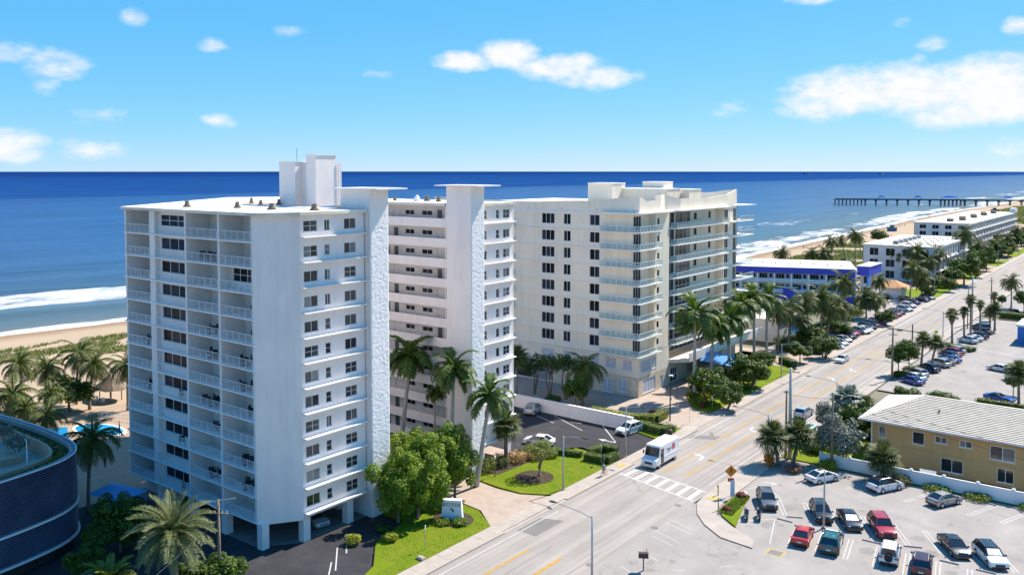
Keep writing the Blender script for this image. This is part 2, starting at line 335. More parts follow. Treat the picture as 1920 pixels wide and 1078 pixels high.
def ocean_mat():
    m = bpy.data.materials.new('sea_water'); m.use_nodes = True; nt = m.node_tree; L = nt.links
    b = nt.nodes['Principled BSDF']; b.inputs['Roughness'].default_value = .16; b.inputs['IOR'].default_value = 1.33
    b.inputs['Specular IOR Level'].default_value = .07
    at = N(nt, 'ShaderNodeAttribute', attribute_name='shore_d'); d = at.outputs['Fac']
    g = N(nt, 'ShaderNodeNewGeometry'); P = g.outputs['Position']
    sp = N(nt, 'ShaderNodeSeparateXYZ'); L.new(P, sp.inputs[0]); Y = sp.outputs[1]
    # colour by depth
    lg = MATH(nt, 'LOGARITHM', MATH(nt, 'MAXIMUM', d, 1.0), 10.0)
    cr = N(nt, 'ShaderNodeValToRGB'); L.new(MATH(nt, 'DIVIDE', lg, 4.7), cr.inputs[0])
    E_ = cr.color_ramp.elements
    pts = [(0.0,(.19,.16,.11)),(1.0,(.09,.104,.102)),(1.6,(.054,.092,.114)),(2.0,(.036,.081,.142)),(2.4,(.022,.070,.168)),(2.9,(.0145,.060,.174)),(3.4,(.011,.053,.168)),(3.75,(.009,.045,.152)),(3.95,(.0065,.033,.128)),(4.7,(.006,.029,.115))]
    E_[0].position = 0; E_[0].color = (*pts[0][1],1); E_[1].position = 1; E_[1].color = (*pts[-1][1],1)
    for p, c in pts[1:-1]:
        e = E_.new(p/4.7); e.color = (*c,1)
    ss_ = N(nt,'ShaderNodeMapRange'); L.new(lg, ss_.inputs[0]); ss_.inputs[1].default_value=1.9; ss_.inputs[2].default_value=3.1; ss_.inputs[3].default_value=.2; ss_.inputs[4].default_value=0.0; L.new(ss_.outputs[0], b.inputs['Specular IOR Level'])
    # large soft streaks
    mp = N(nt, 'ShaderNodeMapping'); mp.inputs['Scale'].default_value = (.02,.004,1); L.new(P, mp.inputs[0])
    n1 = N(nt, 'ShaderNodeTexNoise'); n1.inputs['Scale'].default_value = 1.0; n1.inputs['Detail'].default_value = 5; L.new(mp.outputs[0], n1.inputs[0])
    hs = N(nt, 'ShaderNodeHueSaturation'); L.new(cr.outputs[0], hs.inputs['Color'])
    mr = N(nt, 'ShaderNodeMapRange'); L.new(n1.outputs[0], mr.inputs[0]); mr.inputs[1].default_value=.3; mr.inputs[2].default_value=.7; mr.inputs[3].default_value=.78; mr.inputs[4].default_value=1.2; L.new(mr.outputs[0], hs.inputs['Value'])
    sa = N(nt,'ShaderNodeAttribute', attribute_name='swell'); ms_ = N(nt,'ShaderNodeMix', data_type='RGBA'); L.new(MATH(nt,'MULTIPLY', sa.outputs['Fac'], .8, clamp=True), ms_.inputs[0]); L.new(hs.outputs[0], ms_.inputs[6]); ms_.inputs[7].default_value = (.052,.055,.042,1)
    # foam: breaker bands whose distance from the shore wanders along the beach
    def noise_y(scale, off, det=2):
        c = N(nt, 'ShaderNodeCombineXYZ'); L.new(MATH(nt,'MULTIPLY',Y,scale), c.inputs[0]); c.inputs[1].default_value = off
        n = N(nt, 'ShaderNodeTexNoise'); n.inputs['Scale'].default_value = 1; n.inputs['Detail'].default_value = det; L.new(c.outputs[0], n.inputs[0]); return n.outputs[0]
    mpf = N(nt, 'ShaderNodeMapping'); mpf.inputs['Scale'].default_value = (.16,.045,.1); L.new(P, mpf.inputs[0])
    nf = N(nt, 'ShaderNodeTexNoise'); nf.inputs['Scale'].default_value = 1.0; nf.inputs['Detail'].default_value = 9; nf.inputs['Roughness'].default_value = .68; L.new(mpf.outputs[0], nf.inputs[0])
    nfv = MATH(nt, 'MULTIPLY', MATH(nt,'SUBTRACT', nf.outputs[0], .5), 4.2)
    def band(center, width, gain, wob, scale, off, sharp_in=1.0):
        cc = MATH(nt,'ADD', center, MATH(nt,'MULTIPLY', MATH(nt,'SUBTRACT', noise_y(scale, off), .5), wob)) if not isinstance(center,(int,float)) or wob else center
        t = MATH(nt,'DIVIDE', MATH(nt,'SUBTRACT', d, cc), width)
        return MATH(nt,'MULTIPLY', MATH(nt,'SUBTRACT', 1.0, MATH(nt,'MULTIPLY', t, t)), gain)
    sw = MATH(nt,'MINIMUM', band(1.0, 7.0, 1.9, 6.0, .03, 1.3), 1.15)
    # near the tower the breaker lies 45-90 m out, further along the beach it comes closer in
    near = N(nt,'ShaderNodeMapRange'); L.new(Y, near.inputs[0]); near.inputs[1].default_value=180; near.inputs[2].default_value=330; near.inputs[3].default_value=1; near.inputs[4].default_value=0
    cen = MATH(nt,'ADD', MATH(nt,'MULTIPLY', near.outputs[0], 44.0), 20.0)
    brk = MATH(nt,'ADD', band(cen, 15.0, 1.5, 26.0, .006, 5.1), MATH(nt,'MULTIPLY', MATH(nt,'SUBTRACT', noise_y(.011, 8.8, 3), .58), 6.0))
    brk = MATH(nt,'MAXIMUM', brk, MATH(nt,'ADD', MATH(nt,'MULTIPLY', near.outputs[0], 3.0), MATH(nt,'SUBTRACT', band(66.0, 19.0, 2.2, 8.0, .02, 2.2), 3.0)))
    brk = MATH(nt,'MINIMUM', brk, 1.0)
    out2 = MATH(nt,'SUBTRACT', MATH(nt,'ADD', band(78.0, 26.0, 1.3, 50.0, .004, 15.1), MATH(nt,'MULTIPLY', MATH(nt,'SUBTRACT', noise_y(.008, 28.8, 3), .70), 7.0)), MATH(nt,'MULTIPLY', near.outputs[0], 6.0))
    fm = MATH(nt,'ADD', MATH(nt,'MAXIMUM', MATH(nt,'MAXIMUM', sw, brk), out2), MATH(nt,'MULTIPLY', nfv, 1.15))
    # whitecaps far out
    mpw = N(nt, 'ShaderNodeMapping'); mpw.inputs['Scale'].default_value = (.05,.018,.1); L.new(P, mpw.inputs[0])
    nw = N(nt, 'ShaderNodeTexNoise'); nw.inputs['Scale'].default_value = 1; nw.inputs['Detail'].default_value = 6; nw.inputs['Roughness'].default_value=.7; L.new(mpw.outputs[0], nw.inputs[0])
    fr = N(nt,'ShaderNodeMapRange'); L.new(fm, fr.inputs[0]); fr.inputs[1].default_value=.25; fr.inputs[2].default_value=1.25
    farw = N(nt,'ShaderNodeMapRange'); L.new(nw.outputs[0], farw.inputs[0]); farw.inputs[1].default_value=.70; farw.inputs[2].default_value=.76; farw.inputs[4].default_value=.5
    yf = N(nt,'ShaderNodeMapRange'); L.new(Y, yf.inputs[0]); yf.inputs[1].default_value=600; yf.inputs[2].default_value=1500
    foam = MATH(nt,'MAXIMUM', fr.outputs[0], MATH(nt,'MULTIPLY', farw.outputs[0], yf.outputs[0]), clamp=True)
    mx = N(nt,'ShaderNodeMix', data_type='RGBA'); L.new(foam, mx.inputs[0]); L.new(ms_.outputs[2], mx.inputs[6]); mx.inputs[7].default_value=(.62,.62,.62,1)
    L.new(mx.outputs[2], b.inputs['Base Color'])
    rr = N(nt,'ShaderNodeMapRange'); L.new(foam, rr.inputs[0]); rr.inputs[3].default_value=.3; rr.inputs[4].default_value=.9; L.new(rr.outputs[0], b.inputs['Roughness'])
    # ripples
    mpb = N(nt, 'ShaderNodeMapping'); mpb.inputs['Scale'].default_value = (.35,.12,.3); L.new(P, mpb.inputs[0])
    nb = N(nt, 'ShaderNodeTexNoise'); nb.inputs['Scale'].default_value=1; nb.inputs['Detail'].default_value=8; nb.inputs['Roughness'].default_value=.6; L.new(mpb.outputs[0], nb.inputs[0])
    bp = N(nt,'ShaderNodeBump'); bp.inputs['Strength'].default_value=.55; bp.inputs['Distance'].default_value=1.2
    L.new(MATH(nt,'ADD', nb.outputs[0], MATH(nt,'MULTIPLY', foam, .35)), bp.inputs['Height']); L.new(bp.outputs[0], b.inputs['Normal'])
    return m
om = ocean(); om.materials.append(ocean_mat())
struct(obj('ocean', om))

def sand_mat():
    m = pm('beach_sand', (.40,.295,.20), .95, .05, .05, .25, 2.5, spec=.1, coords='world')
    nt = m.node_tree; L = nt.links; b = nt.nodes['Principled BSDF']
    at = N(nt,'ShaderNodeAttribute', attribute_name='shore_d')
    n = N(nt,'ShaderNodeTexNoise'); n.inputs['Scale'].default_value=.12; g = N(nt,'ShaderNodeNewGeometry'); L.new(g.outputs['Position'], n.inputs[0]); n.inputs['Detail'].default_value = 4
    t = MATH(nt,'ADD', at.outputs['Fac'], MATH(nt,'MULTIPLY', MATH(nt,'SUBTRACT', n.outputs[0], .5), 8.0))
    mr = N(nt,'ShaderNodeMapRange', interpolation_type='SMOOTHSTEP'); L.new(t, mr.inputs[0]); mr.inputs[1].default_value=2; mr.inputs[2].default_value=14
    old = b.inputs['Base Color'].links[0].from_socket
    mx = N(nt,'ShaderNodeMix', data_type='RGBA'); L.new(mr.outputs[0], mx.inputs[0]); mx.inputs[6].default_value=(.27,.175,.105,1); L.new(old, mx.inputs[7])
    L.new(mx.outputs[2], b.inputs['Base Color']); return m
sandm = sand_mat()
def beach():
    ys = []; y = -900.
    while y < 60000: ys.append(y); y += 8 if y < 1600 else max(10, y*.12)
    off = [(-30,-5.5),(-6,-2.75),(0,-2.0),(3,-1.82),(8,-1.6),(16,-1.25),(26,-.95),(36,-.6),(48,-.2),(62,.03),(80,.03),(140,.03)]
    mb = MB(); at = []
    for y in ys:
        sx = shore_x(y)
        for d, z in off:
            zz = z + (.12*mnoise.noise((y/9., d/5., 1.)) if 8 < d < 130 else 0) + (.25*mnoise.noise((y/14., d/12., 5.)) if 30 < d < 75 and y < 1600 else 0)
            mb.v.append((min(sx+d, -60 if y > 300 else -108), y, zz)); at.append(d)
    n = len(off)
    for i in range(len(ys)-1):
        for j in range(n-1):
            a = i*n+j; mb.f.append((a, a+1, a+n+1, a+n))
    m = mb.mesh('beach', [sandm], True); m.attributes.new('shore_d','FLOAT','POINT').data.foreach_set('value', at); return m
struct(obj('beach', beach()))
g = MB(); g.sheet([(-170,-900),(60000,-900),(60000,60000),(-102,60000),(-102,320),(-130,250),(-170,150)], -.25)
gnd = struct(obj('ground', g, inland))

# dune ground cover (patchy) and tufts
duneg = pm('dune_scrub_ground', (.18,.15,.05), .95, .3, .22, .4, 3, spec=.1, coords='world', col2=(.36,.28,.18))
dgreen = pm('dune_green_ground', (.20,.27,.03), .95, .3, .15, .4, 3, spec=.1, coords='world', col2=(.33,.30,.10))
leaf_dune = leafm('dune_grass_blades', (.17,.18,.02), (.11,.14,.015), .4, .25)
def tufts(name, inside, n, seed, label, size=1.0, mat=leaf_dune, zf=lambda x,y: .05):
    rr = random.Random(seed); mb = MB(); k = 0
    while k < n:
        p = inside(rr)
        if p is None: continue
        k += 1; x, y = p; z = zf(x, y)
        for b in range(7):
            a = rr.uniform(0, 6.28); l = rr.uniform(.35,.95)*size; wd = .10*size
            dx, dy = math.cos(a), math.sin(a); x0, y0 = x+rr.uniform(-.4,.4)*size, y+rr.uniform(-.4,.4)*size
            mb.add([(x0-dy*wd,y0+dx*wd,z),(x0+dy*wd,y0-dx*wd,z),(x0+dx*l*.7,y0+dy*l*.7,z+l*.75)], [(0,1,2)])
    o = obj(name, mb, mat); o['kind'] = 'stuff'; tag(o, label, 'ground cover'); return o
def sx_(y, a, b, rr): return shore_x(y) + a + (b-a)*rr.random()
def dune_in(rr):
    y = rr.uniform(20, 300); x = sx_(y, 25, 52, rr)
    if mnoise.noise((x/9., y/16., 2.)) < -.12 + .25*((x-shore_x(y)-25)/27.-.3): return None
    return x, y
def beach_z(x, y):
    d = x - shore_x(y)
    pts = [(-6,-2.75),(0,-2.0),(8,-1.6),(16,-1.25),(26,-.95),(36,-.6),(48,-.2),(62,.03),(999,.03)]
    for (a, za), (b, zb) in zip(pts, pts[1:]):
        if d <= b: return za+(zb-za)*max(0,(d-a)/(b-a)) - .05
    return 0.
tufts('dune_grass', dune_in, 8500, 3, 'yellow green dune grass between the beach and the palms', 1.15, zf=beach_z)
def dune2_in(rr):
    y = rr.uniform(330, 520); x = shore_x(y) + rr.uniform(22, 75)
    if (y-330)/190*40 + 14 < 0: return None
    if x > -98 or mnoise.noise((x/14., y/22., 4.)) < -.05 - .004*(x-shore_x(y)-22): return None
    return x, y
leaf_d2 = leafm('dune_vine_leaves', (.10,.17,.012), (.15,.17,.03), .35, .25)
tufts('beach_ground_cover', dune2_in, 4200, 4, 'green dune vines and grass beside the far beach palms', 1.9, leaf_d2, beach_z)
def dune3_in(rr):
    y = rr.uniform(760, 1150); x = rr.uniform(-150, -95)
    return x, y
tufts('far_dune_grass', dune3_in, 1200, 6, 'olive dune grass patch behind the far white building', 4.0, leaf_dune, beach_z)

# ---------------- road
RY0, RY1 = -60, 1400
WX, EX = -59.1, -46.4
road = struct(obj('road', MB().sheet([(WX,RY0),(EX+.1,RY0),(EX+.1,RY1),(WX,RY1)], 0.0), asph))
def lines(name, rects, mat, z=.006, parent=road):
    for p in rects: obj(name, MB().sheet(p, z), mat, parent)
def rect(x0, y0, x1, y1): return [(x0,y0),(x1,y0),(x1,y1),(x0,y1)]
# centre turn lane: solid outside, broken inside
yl = []
for X, s in ((-54.55,1),(-51.25,-1)):
    a, b = (103.6, 196) ; yl.append(rect(X-.09,a,X+.09,b)); yl.append(rect(X-.09,212,X+.09,900))
    for k in range(16):
        y = 105+k*6.
        if y+2.4 < 196: yl.append(rect(X+s*.28-.07,y,X+s*.28+.07,y+3.0))
yl += [rect(-54.7,40,-54.4,73.5), rect(-50.75,40,-50.35,73.7), rect(-54.6,198,-51.2,199), rect(-54.6,203,-51.2,204)]
lines('yellow_lane_line', yl, yellow_l)
lines('white_edge_line', [rect(-58.15,104,-58.02,900), rect(-47.55,103,-47.42,196), rect(-47.55,212,-47.42,900), rect(-58.15,40,-58.02,84)], white_l)
# crosswalk
def lerp(a, b, t): return (a[0]+(b[0]-a[0])*t, a[1]+(b[1]-a[1])*t)
A0, A1, B0, B1 = (-58.9,99.6), (-46.6,96.6), (-58.7,102.9), (-46.7,100.4)
cw = []
for (p, q) in ((A0,A1),(B0,B1)): cw.append([p,q,(q[0],q[1]+.28),(p[0],p[1]+.28)])
for k in range(7):
    t = (k+.35)/7; t2 = t+.055
    a, b, c, d_ = lerp(A0,A1,t), lerp(A0,A1,t2), lerp(B0,B1,t2), lerp(B0,B1,t)
    cw.append([(a[0],a[1]+.3),(b[0],b[1]+.3),(c[0]+.0,c[1]-.02),(d_[0],d_[1]-.02)])
lines('crosswalk_stripe', cw, white_l, .007)
def turn_arrow(x, y, d):          # curved left-turn arrow, d = +1 towards +Y
    mb = MB(); w_ = .22
    pts = [(0,-1.3),(0,-.4),(-.15*1,.25),(-.6,.6),(-1.0,.68)]
    L_ = []; Rr = []
    for i,(px,py) in enumerate(pts):
        q = pts[min(i+1,len(pts)-1)]; p = pts[max(i-1,0)]
        tx, ty = q[0]-p[0], q[1]-p[1]; l = math.hypot(tx,ty); tx/=l; ty/=l
        L_.append((px-ty*w_,py+tx*w_)); Rr.append((px+ty*w_,py-tx*w_))
    for i in range(len(pts)-1): mb.sheet([L_[i],Rr[i],Rr[i+1],L_[i+1]], .008)
    mb.sheet([(-.98,1.25),(-.98,.1),(-1.85,.68)], .008)
    o = obj('turn_arrow', mb, white_l, road); o.location = (x,y,0); o.rotation_euler = (0,0,0 if d>0 else math.pi); return o
for x,y,d_ in ((-52.8,112.6,1),(-52.9,129.8,-1),(-52.9,171.5,1),(-52.9,181.5,-1)): turn_arrow(x,y,d_)
pat = pm('old_patch_asphalt', (.17,.155,.14), .9, .12, .6, .25, 30, coords='world')
obj('asphalt_patch', MB().sheet([(-58.6,119.5),(-54.9,121.2),(-54.9,123.2),(-58.7,121.4)], .004), pat, road)
obj('asphalt_patch', MB().sheet([(-57.4,124.2),(-55.6,121.8),(-55.4,122.2),(-57.0,124.8)], .0052), pat, road)
for yy in (66,):
    obj('asphalt_patch', MB().sheet([(-58.6,76.5),(-55.9,76.5),(-55.9,82),(-58.6,81)], .004), pat, road)
ironm = pm('cast_iron_cover', (.16,.14,.13), .7, .2, 5)
def disc(r, n=16): return [(r*math.cos(2*math.pi*i/n), r*math.sin(2*math.pi*i/n)) for i in range(n)]
for x,y in ((-47.5,94.4),(-46.6,86.7),(-47.4,74.3)):
    obj('manhole_cover', MB().prism(disc(.42), .002, .012), ironm, road, (x,y,0))
# tar seams along the lanes
seam = pm('tar_seam', (.085,.078,.07), .7, .2, 2, coords='world')
rs = random.Random(8)
for X in (-56.6,-53.0,-49.5,-48.0):
    y = 45.
    while y < 230:
        ln = rs.uniform(10,26); mb = MB(); n = int(ln/1.5)
        pts = [(X+.12*mnoise.noise((X*3, (y+i*1.5)/4., 1.)), y+i*1.5) for i in range(n)]
        for p,q in zip(pts, pts[1:]): mb.sheet([(p[0]-.025,p[1]),(p[0]+.025,p[1]),(q[0]+.025,q[1]),(q[0]-.025,q[1])], .0045)
        obj('tar_seam', mb, seam, road); y += ln + rs.uniform(2,14)

# kerbs and sidewalks
def strip(name, x0, x1, ys, z0, z1, mat, st=True):
    o = obj(name, MB().box(x0,ys[0],z0,x1,ys[1],z1), mat)
    if st: struct(o)
    return o
kerb = struct(obj('west_kerb', MB().box(-59.5,RY0,-.2,-59.1,78.0-3,.14).box(-59.5,87.5,-.2,-59.1,104,.14).box(-59.5,115,-.2,-59.1,124,.14).box(-59.5,134,-.2,-59.1,176,.14).box(-59.5,190,-.2,-59.1,RY1,.14).box(-59.5,75,-.2,-59.1,87.5,.035).box(-59.5,104,-.2,-59.1,115,.035).box(-59.5,124,-.2,-59.1,134,.035).box(-59.5,176,-.2,-59.1,190,.035), conc))
sw = struct(obj('west_sidewalk', MB().box(-61.45,RY0,-.2,-59.5,40,.13).box(-61.45,186,-.2,-59.5,RY1,.13).box(-61.45,40,-.2,-59.5,186,.105), conc))
slabm = MB().box(-.96,.012,-.05,.96,1.988,.03).mesh('slab', [conc])
for k in range(73): obj('slab', slabm, None, sw, (-60.475, 40+2*k, .10 + .004*((k*7)%3)))
ekerb = struct(obj('east_kerb', MB().box(-46.4,104,-.2,-46.1,RY1,.14), conc))
esw = struct(obj('east_sidewalk', MB().box(-46.1,119.6,-.2,-44.2,RY1,.13).prism([(-46.4,104),(-46.3,100),(-45.9,96.2),(-44.4,93.2),(-42.3,90.8),(-39.4,88.7),(-35.5,88.2),(-36.2,90.2),(-39.0,91.9),(-42.3,94.0),(-43.2,96.5),(-43.4,100.5),(-43.4,104)], -.2,.13).prism([(-46.1,104),(-43.4,104),(-43.6,119.6),(-46.1,119.6)],-.2,.13), conc))
slab2 = MB().box(-.86,.012,-.05,.86,1.988,.03).mesh('slab', [conc])
for k in range(24): obj('slab', slab2, None, esw, (-45.15, 120+2*k, .112 + .004*((k*5)%3)))
yplate = pm('yellow_tactile_paving', (.40,.31,.10), .8, .08, 3)
obj('tactile_plate', MB().box(-45.6,98.2,.13,-44.2,99.6,.145), yplate, esw)
obj('tactile_plate', MB().box(-60.6,101.4,.13,-59.7,103.2,.15), yplate, sw)

# dark car parks and drives on the west side
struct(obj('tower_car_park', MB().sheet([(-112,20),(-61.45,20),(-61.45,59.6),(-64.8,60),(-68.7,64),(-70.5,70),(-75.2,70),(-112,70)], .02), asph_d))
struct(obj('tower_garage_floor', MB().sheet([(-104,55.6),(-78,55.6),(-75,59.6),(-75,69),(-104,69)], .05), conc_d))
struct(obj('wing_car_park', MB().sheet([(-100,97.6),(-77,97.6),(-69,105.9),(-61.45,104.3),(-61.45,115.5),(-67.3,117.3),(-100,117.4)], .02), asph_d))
drv = struct(obj('tower_driveway', MB().sheet([(-61.45,75.4),(-65.5,78.4),(-70,79.0),(-74,80),(-100,80),(-100,98),(-74.5,98),(-74.2,86),(-68.6,85.2),(-64.9,85.4),(-61.45,87.3)], .03), paver))
struct(obj('condo_forecourt', MB().sheet([(-61.45,123.6),(-61.45,134),(-65,134.6),(-69.6,141),(-72,150),(-73,186),(-78,186),(-78,135.4),(-125,135.4),(-125,118.6),(-80,118.6),(-70,124)], .03), paver))
struct(obj('pool_terrace', MB().sheet([(-146,48),(-104.2,48),(-104.2,98),(-122,98),(-146,88)], .06), sand_deck))
# parking lines in the tower and wing car parks
lines('parking_line', [[(-69.0,58.2),(-65.3,54.4),(-65.2,54.5),(-68.9,58.3)],[(-71.2,60.9),(-67.2,57.2),(-67.1,57.3),(-71.1,61.0)],[(-73.2,64.0),(-69.4,60.6),(-69.3,60.7),(-73.1,64.1)]], white_l, .03, bpy.data.objects['tower_car_park'])
gfl = bpy.data.objects['tower_garage_floor']
lines('parking_line', [rect(x,56.4,x+.1,68) for x in (-81,-84,-87,-90)], white_l, .056, gfl)
lines('parking_line', [[(-89.2,117.0),(-79.4,113.4),(-79.35,113.55),(-89.15,117.1)],[(-82.0,117.0),(-73.4,112.7),(-73.35,112.85),(-81.9,117.1)],[(-72.5,117.1),(-66.2,110.8),(-66.1,110.9),(-72.3,117.2)]], white_l, .028, bpy.data.objects['wing_car_park'])
ar = MB().sheet([(-68.0,110.6),(-66.2,110.6),(-66.2,110.9),(-68.0,110.9)], .03).sheet([(-68.0,110.2),(-68.0,111.3),(-69.2,110.75)], .03)
obj('lot_arrow', ar, white_l, bpy.data.objects['wing_car_park'])
# lawns
struct(obj('front_lawn', MB().prism([(-61.5,40),(-61.5,75.4),(-65.5,78.0),(-70.6,78.6),(-74.6,79.5),(-74.6,70.4),(-70.4,70.4),(-68.6,64.2),(-64.7,60.2),(-63.4,57),(-63.4,40)], -.1,.14), grass))
struct(obj('corner_lawn', MB().prism([(-61.5,87.5),(-64.9,85.6),(-68.6,85.5),(-73.9,86.1),(-73.9,97.5),(-70.5,100.4),(-69.3,104.8),(-61.5,103.8)], -.1,.14), grass))
struct(obj('condo_lawn', MB().prism([(-61.5,134.2),(-65,134.8),(-69.5,141.1),(-71.8,150),(-72.8,174),(-64,176),(-61.5,174)], -.1,.14), grass))
struct(obj('hedge_lawn', MB().prism([(-61.5,115.8),(-67.2,117.6),(-67.2,121.5),(-61.5,123.4)], -.1,.14), grass))
struct(obj('far_lawn', MB().prism([(-61.5,296),(-74,293),(-74,318),(-61.5,345)], -.1,.12), grass))
for i,(y0,y1) in enumerate(((360,385),(420,450),(470,600))): struct(obj('verge', MB().prism([(-61.5,y0),(-66,y0),(-66,y1),(-61.5,y1)], -.1,.12), grass))
obj('mulch_ring', MB().prism([(-66.9+2.6*math.cos(a*.42), 91.2+2.6*math.sin(a*.42)) for a in range(15)], .1,.17), soil, bpy.data.objects['corner_lawn'])
obj('sign_bed', MB().prism([(-66.2+2.6*math.cos(a*.42), 74.2+2.2*math.sin(a*.42)) for a in range(15)], .1,.17), soil, bpy.data.objects['front_lawn'])
obj('planting_bed', MB().prism([(-73.8,88),(-71.3,89),(-71,96),(-71.5,99.4),(-73.8,97.4)], .1,.17), soil, bpy.data.objects['corner_lawn'])
struct(obj('condo_planting_bed', MB().prism([(-67.2,118.8),(-100,118.2),(-100,121.5),(-80,122.5),(-70,124.2),(-66,122.4)], -.1,.12), soil))
# east side
struct(obj('east_car_park', MB().sheet([(-46.3,20),(120,20),(120,119.2),(-44.0,119.2),(-43.4,100),(-46.3,96)], .012), lot_m))
struct(obj('corner_grass_island', MB().prism([(-43.1,100.3),(-43.3,102.6),(-41.6,102.3),(-40.9,98.5),(-39.2,92.3),(-41.8,94.4),(-42.9,96.8)], -.1,.2), grass))
struct(obj('house_yard', MB().prism([(-44.1,119.6),(60,119.6),(60,124),(-34,124.6),(-35,150),(-44.1,150)], -.2,.08), grass))
ecp = bpy.data.objects['east_car_park']
pl = []
def pline(p, q, wd=.11):
    l = math.hypot(q[0]-p[0], q[1]-p[1]); nx, ny = -(q[1]-p[1])/l*wd/2, (q[0]-p[0])/l*wd/2
    return [(p[0]+nx,p[1]+ny),(p[0]-nx,p[1]-ny),(q[0]-nx,q[1]-ny),(q[0]+nx,q[1]+ny)]
def hairpin(p, q, gap):          # double stall line closed at its aisle end
    l = math.hypot(q[0]-p[0], q[1]-p[1]); nx, ny = -(q[1]-p[1])/l*gap/2, (q[0]-p[0])/l*gap/2
    a, b, c, d_ = (p[0]+nx,p[1]+ny),(q[0]+nx,q[1]+ny),(q[0]-nx,q[1]-ny),(p[0]-nx,p[1]-ny)
    return [pline(a,b), pline(b,c), pline(c,d_)]
for k in range(10):
    x = -33.7+2.95*k; pl += hairpin((x,97.2),(x+.95,91.8),.42)
for k in range(10):
    x = -39.0+3.42*k; pl += hairpin((x+2.95,99.4),(x,104.6),.42)
for k in range(9):
    x = -36.4+3.5*k; pl += hairpin((x+2.1,118.0),(x,112.6),.42)
pl += [pline((-41,93),(-35.8,98.4)), pline((-38.7,104.6),(-41.8,107.3)), pline((-41.8,107.3),(-43,104.5)),pline((-36.6,97.6),(-34.5,90.6))]
lines('parking_line', pl, white_l, .02, ecp)
for x,y,rz in ((-41.4,108.6,-1.45),(-42.5,103.0,.4)):
    o = obj('lot_arrow', MB().sheet([(-.12,-1),(.12,-1),(.12,.2),(-.12,.2)],.02).sheet([(-.4,.2),(.4,.2),(0,1.1)],.02), white_l, ecp); o.location=(x,y,0); o.rotation_euler=(0,0,rz)
obj('storm_drain', MB().box(-33.9,88.2,.014,-32.5,89.4,.03), ironm, ecp)
obj('drain_surround', MB().box(-34.1,88.0,.012,-32.3,89.6,.02), yplate, ecp)
stopm = MB().loft([[(-.9,-.09,0),(-.9,.09,0),(-.9,.06,.13),(-.9,-.06,.13)],[(.9,-.09,0),(.9,.09,0),(.9,.06,.13),(.9,-.06,.13)]])
stopme = stopm.mesh('wheel_stop', [conc])
grp = 'concrete wheel stops in the front car park'
stop_spots = [(-34.9,99.4,.45),(-35.5,97.8,-.02),(-25.9,97.9,.05),(-18.0,97.6,.05),(-21.9,99.3,.4),(-14.6,97.6,.05),(-21.0,118.3,-.35),(-17.6,118.2,-.35),(-14.2,118.2,-.35),(-10.8,118.2,-.35)]
stop_lab = ['wheel stop right of the grey car facing the motorcycles','wheel stop at the head of the empty bay left of the red sedan','wheel stop at the empty bay right of the patrol car','wheel stop at the empty bay right of the maroon car','wheel stop between the crimson wagon and the next black sedan','wheel stop at the last rear row bay by the frame edge','wheel stop right of the grey hatchback at the fence','second wheel stop right of the grey hatchback at the fence','third wheel stop right of the grey hatchback at the fence','fourth wheel stop right of the grey hatchback at the fence']
for (x,y,rz), lb in zip(stop_spots, stop_lab):
    o = obj('wheel_stop', stopme, None, None, (x,y,.02), rz); tag(o, 'low concrete ' + lb, 'wheel stop', grp)
o = obj('wheel_stop', stopme, None, None, (-76.3,115.4,.03), .3); tag(o, 'white wheel stop on dark asphalt by the white garden wall', 'wheel stop')
# second car park, further along on the east side
struct(obj('north_car_park', MB().sheet([(-44.0,168),(90,160),(90,268),(-44.0,268)], .012), lot_m))
struct(obj('far_car_park', MB().sheet([(-44.0,274),(90,274),(90,420),(-44.0,420)], .012), lot_m))
ncp = bpy.data.objects['north_car_park']
lines('parking_line', [pline((-43.6,198+4.0*k),(-37.2,195+4.0*k),.14) for k in range(15)] + [pline((-36,221),(-20,214),.3)] + [pline((-30,196+5*k),(-24,195+5*k),.14) for k in range(3)] + [pline((-27,172+4*k),(-21,171+4*k),.14) for k in range(4)], white_l, .02, ncp)
struct(obj('motel_car_park', MB().sheet([(-75,190),(-61.45,190),(-61.45,296),(-72.5,293)], .03), lot_m))
struct(obj('side_drive', MB().sheet([(-90,176),(-61.45,176),(-61.45,190),(-90,190)], .03), paver))

# worn old markings and stains on the side street
wornm = pm('worn_white_marking', (.40,.375,.35), .9, .1, 3, coords='world')
wl = []
for p,q in (((-46.6,90.0),(-43.2,89.0)),((-46.4,89.0),(-42.6,87.6)),((-46.0,86.0),(-42.4,84.8)),((-45.8,84.6),(-42.6,83.6)),((-45.2,80.6),(-42.2,79.4)),((-44.6,76.0),(-42.8,75.2)),((-36.5,82.0),(-35.6,83.2)),((-40,78.5),(-38.9,79.2))): wl.append(pline(p,q,.12))
lines('worn_marking', wl, wornm, .0165, ecp)
stain = pm('oil_stain', (.15,.135,.125), .8, .25, 1.5, coords='world')
rs = random.Random(14)
for (x,y,r_) in ((-36.6,95.2,1.0),(-35.4,96.2,.5),(-25.6,95.3,1.1),(-17.2,95.0,.9),(-15.6,95.6,.7),(-36.4,101.8,1.0),(-22.0,102.0,.9),(-44,77.4,.8),(-42.6,78.6,.6),(-40.5,74.6,1.3),(-41.0,80.2,.5),(-36.5,86,.5),(-57.2,113.5,.4)):
    pts = [(x+r_*(.7+.5*mnoise.noise((x+math.cos(a*.42)*1.5, y+math.sin(a*.42)*1.5, 2.)))*math.cos(a*.42), y+r_*1.3*(.7+.5*mnoise.noise((x+math.cos(a*.42)*1.5, y+math.sin(a*.42)*1.5, 2.)))*math.sin(a*.42)) for a in range(15)]
    obj('stain', MB().sheet(pts, .0145), pm('light_oil_stain', (.225,.200,.182), .9, .12, 1.2, coords='world'), ecp)

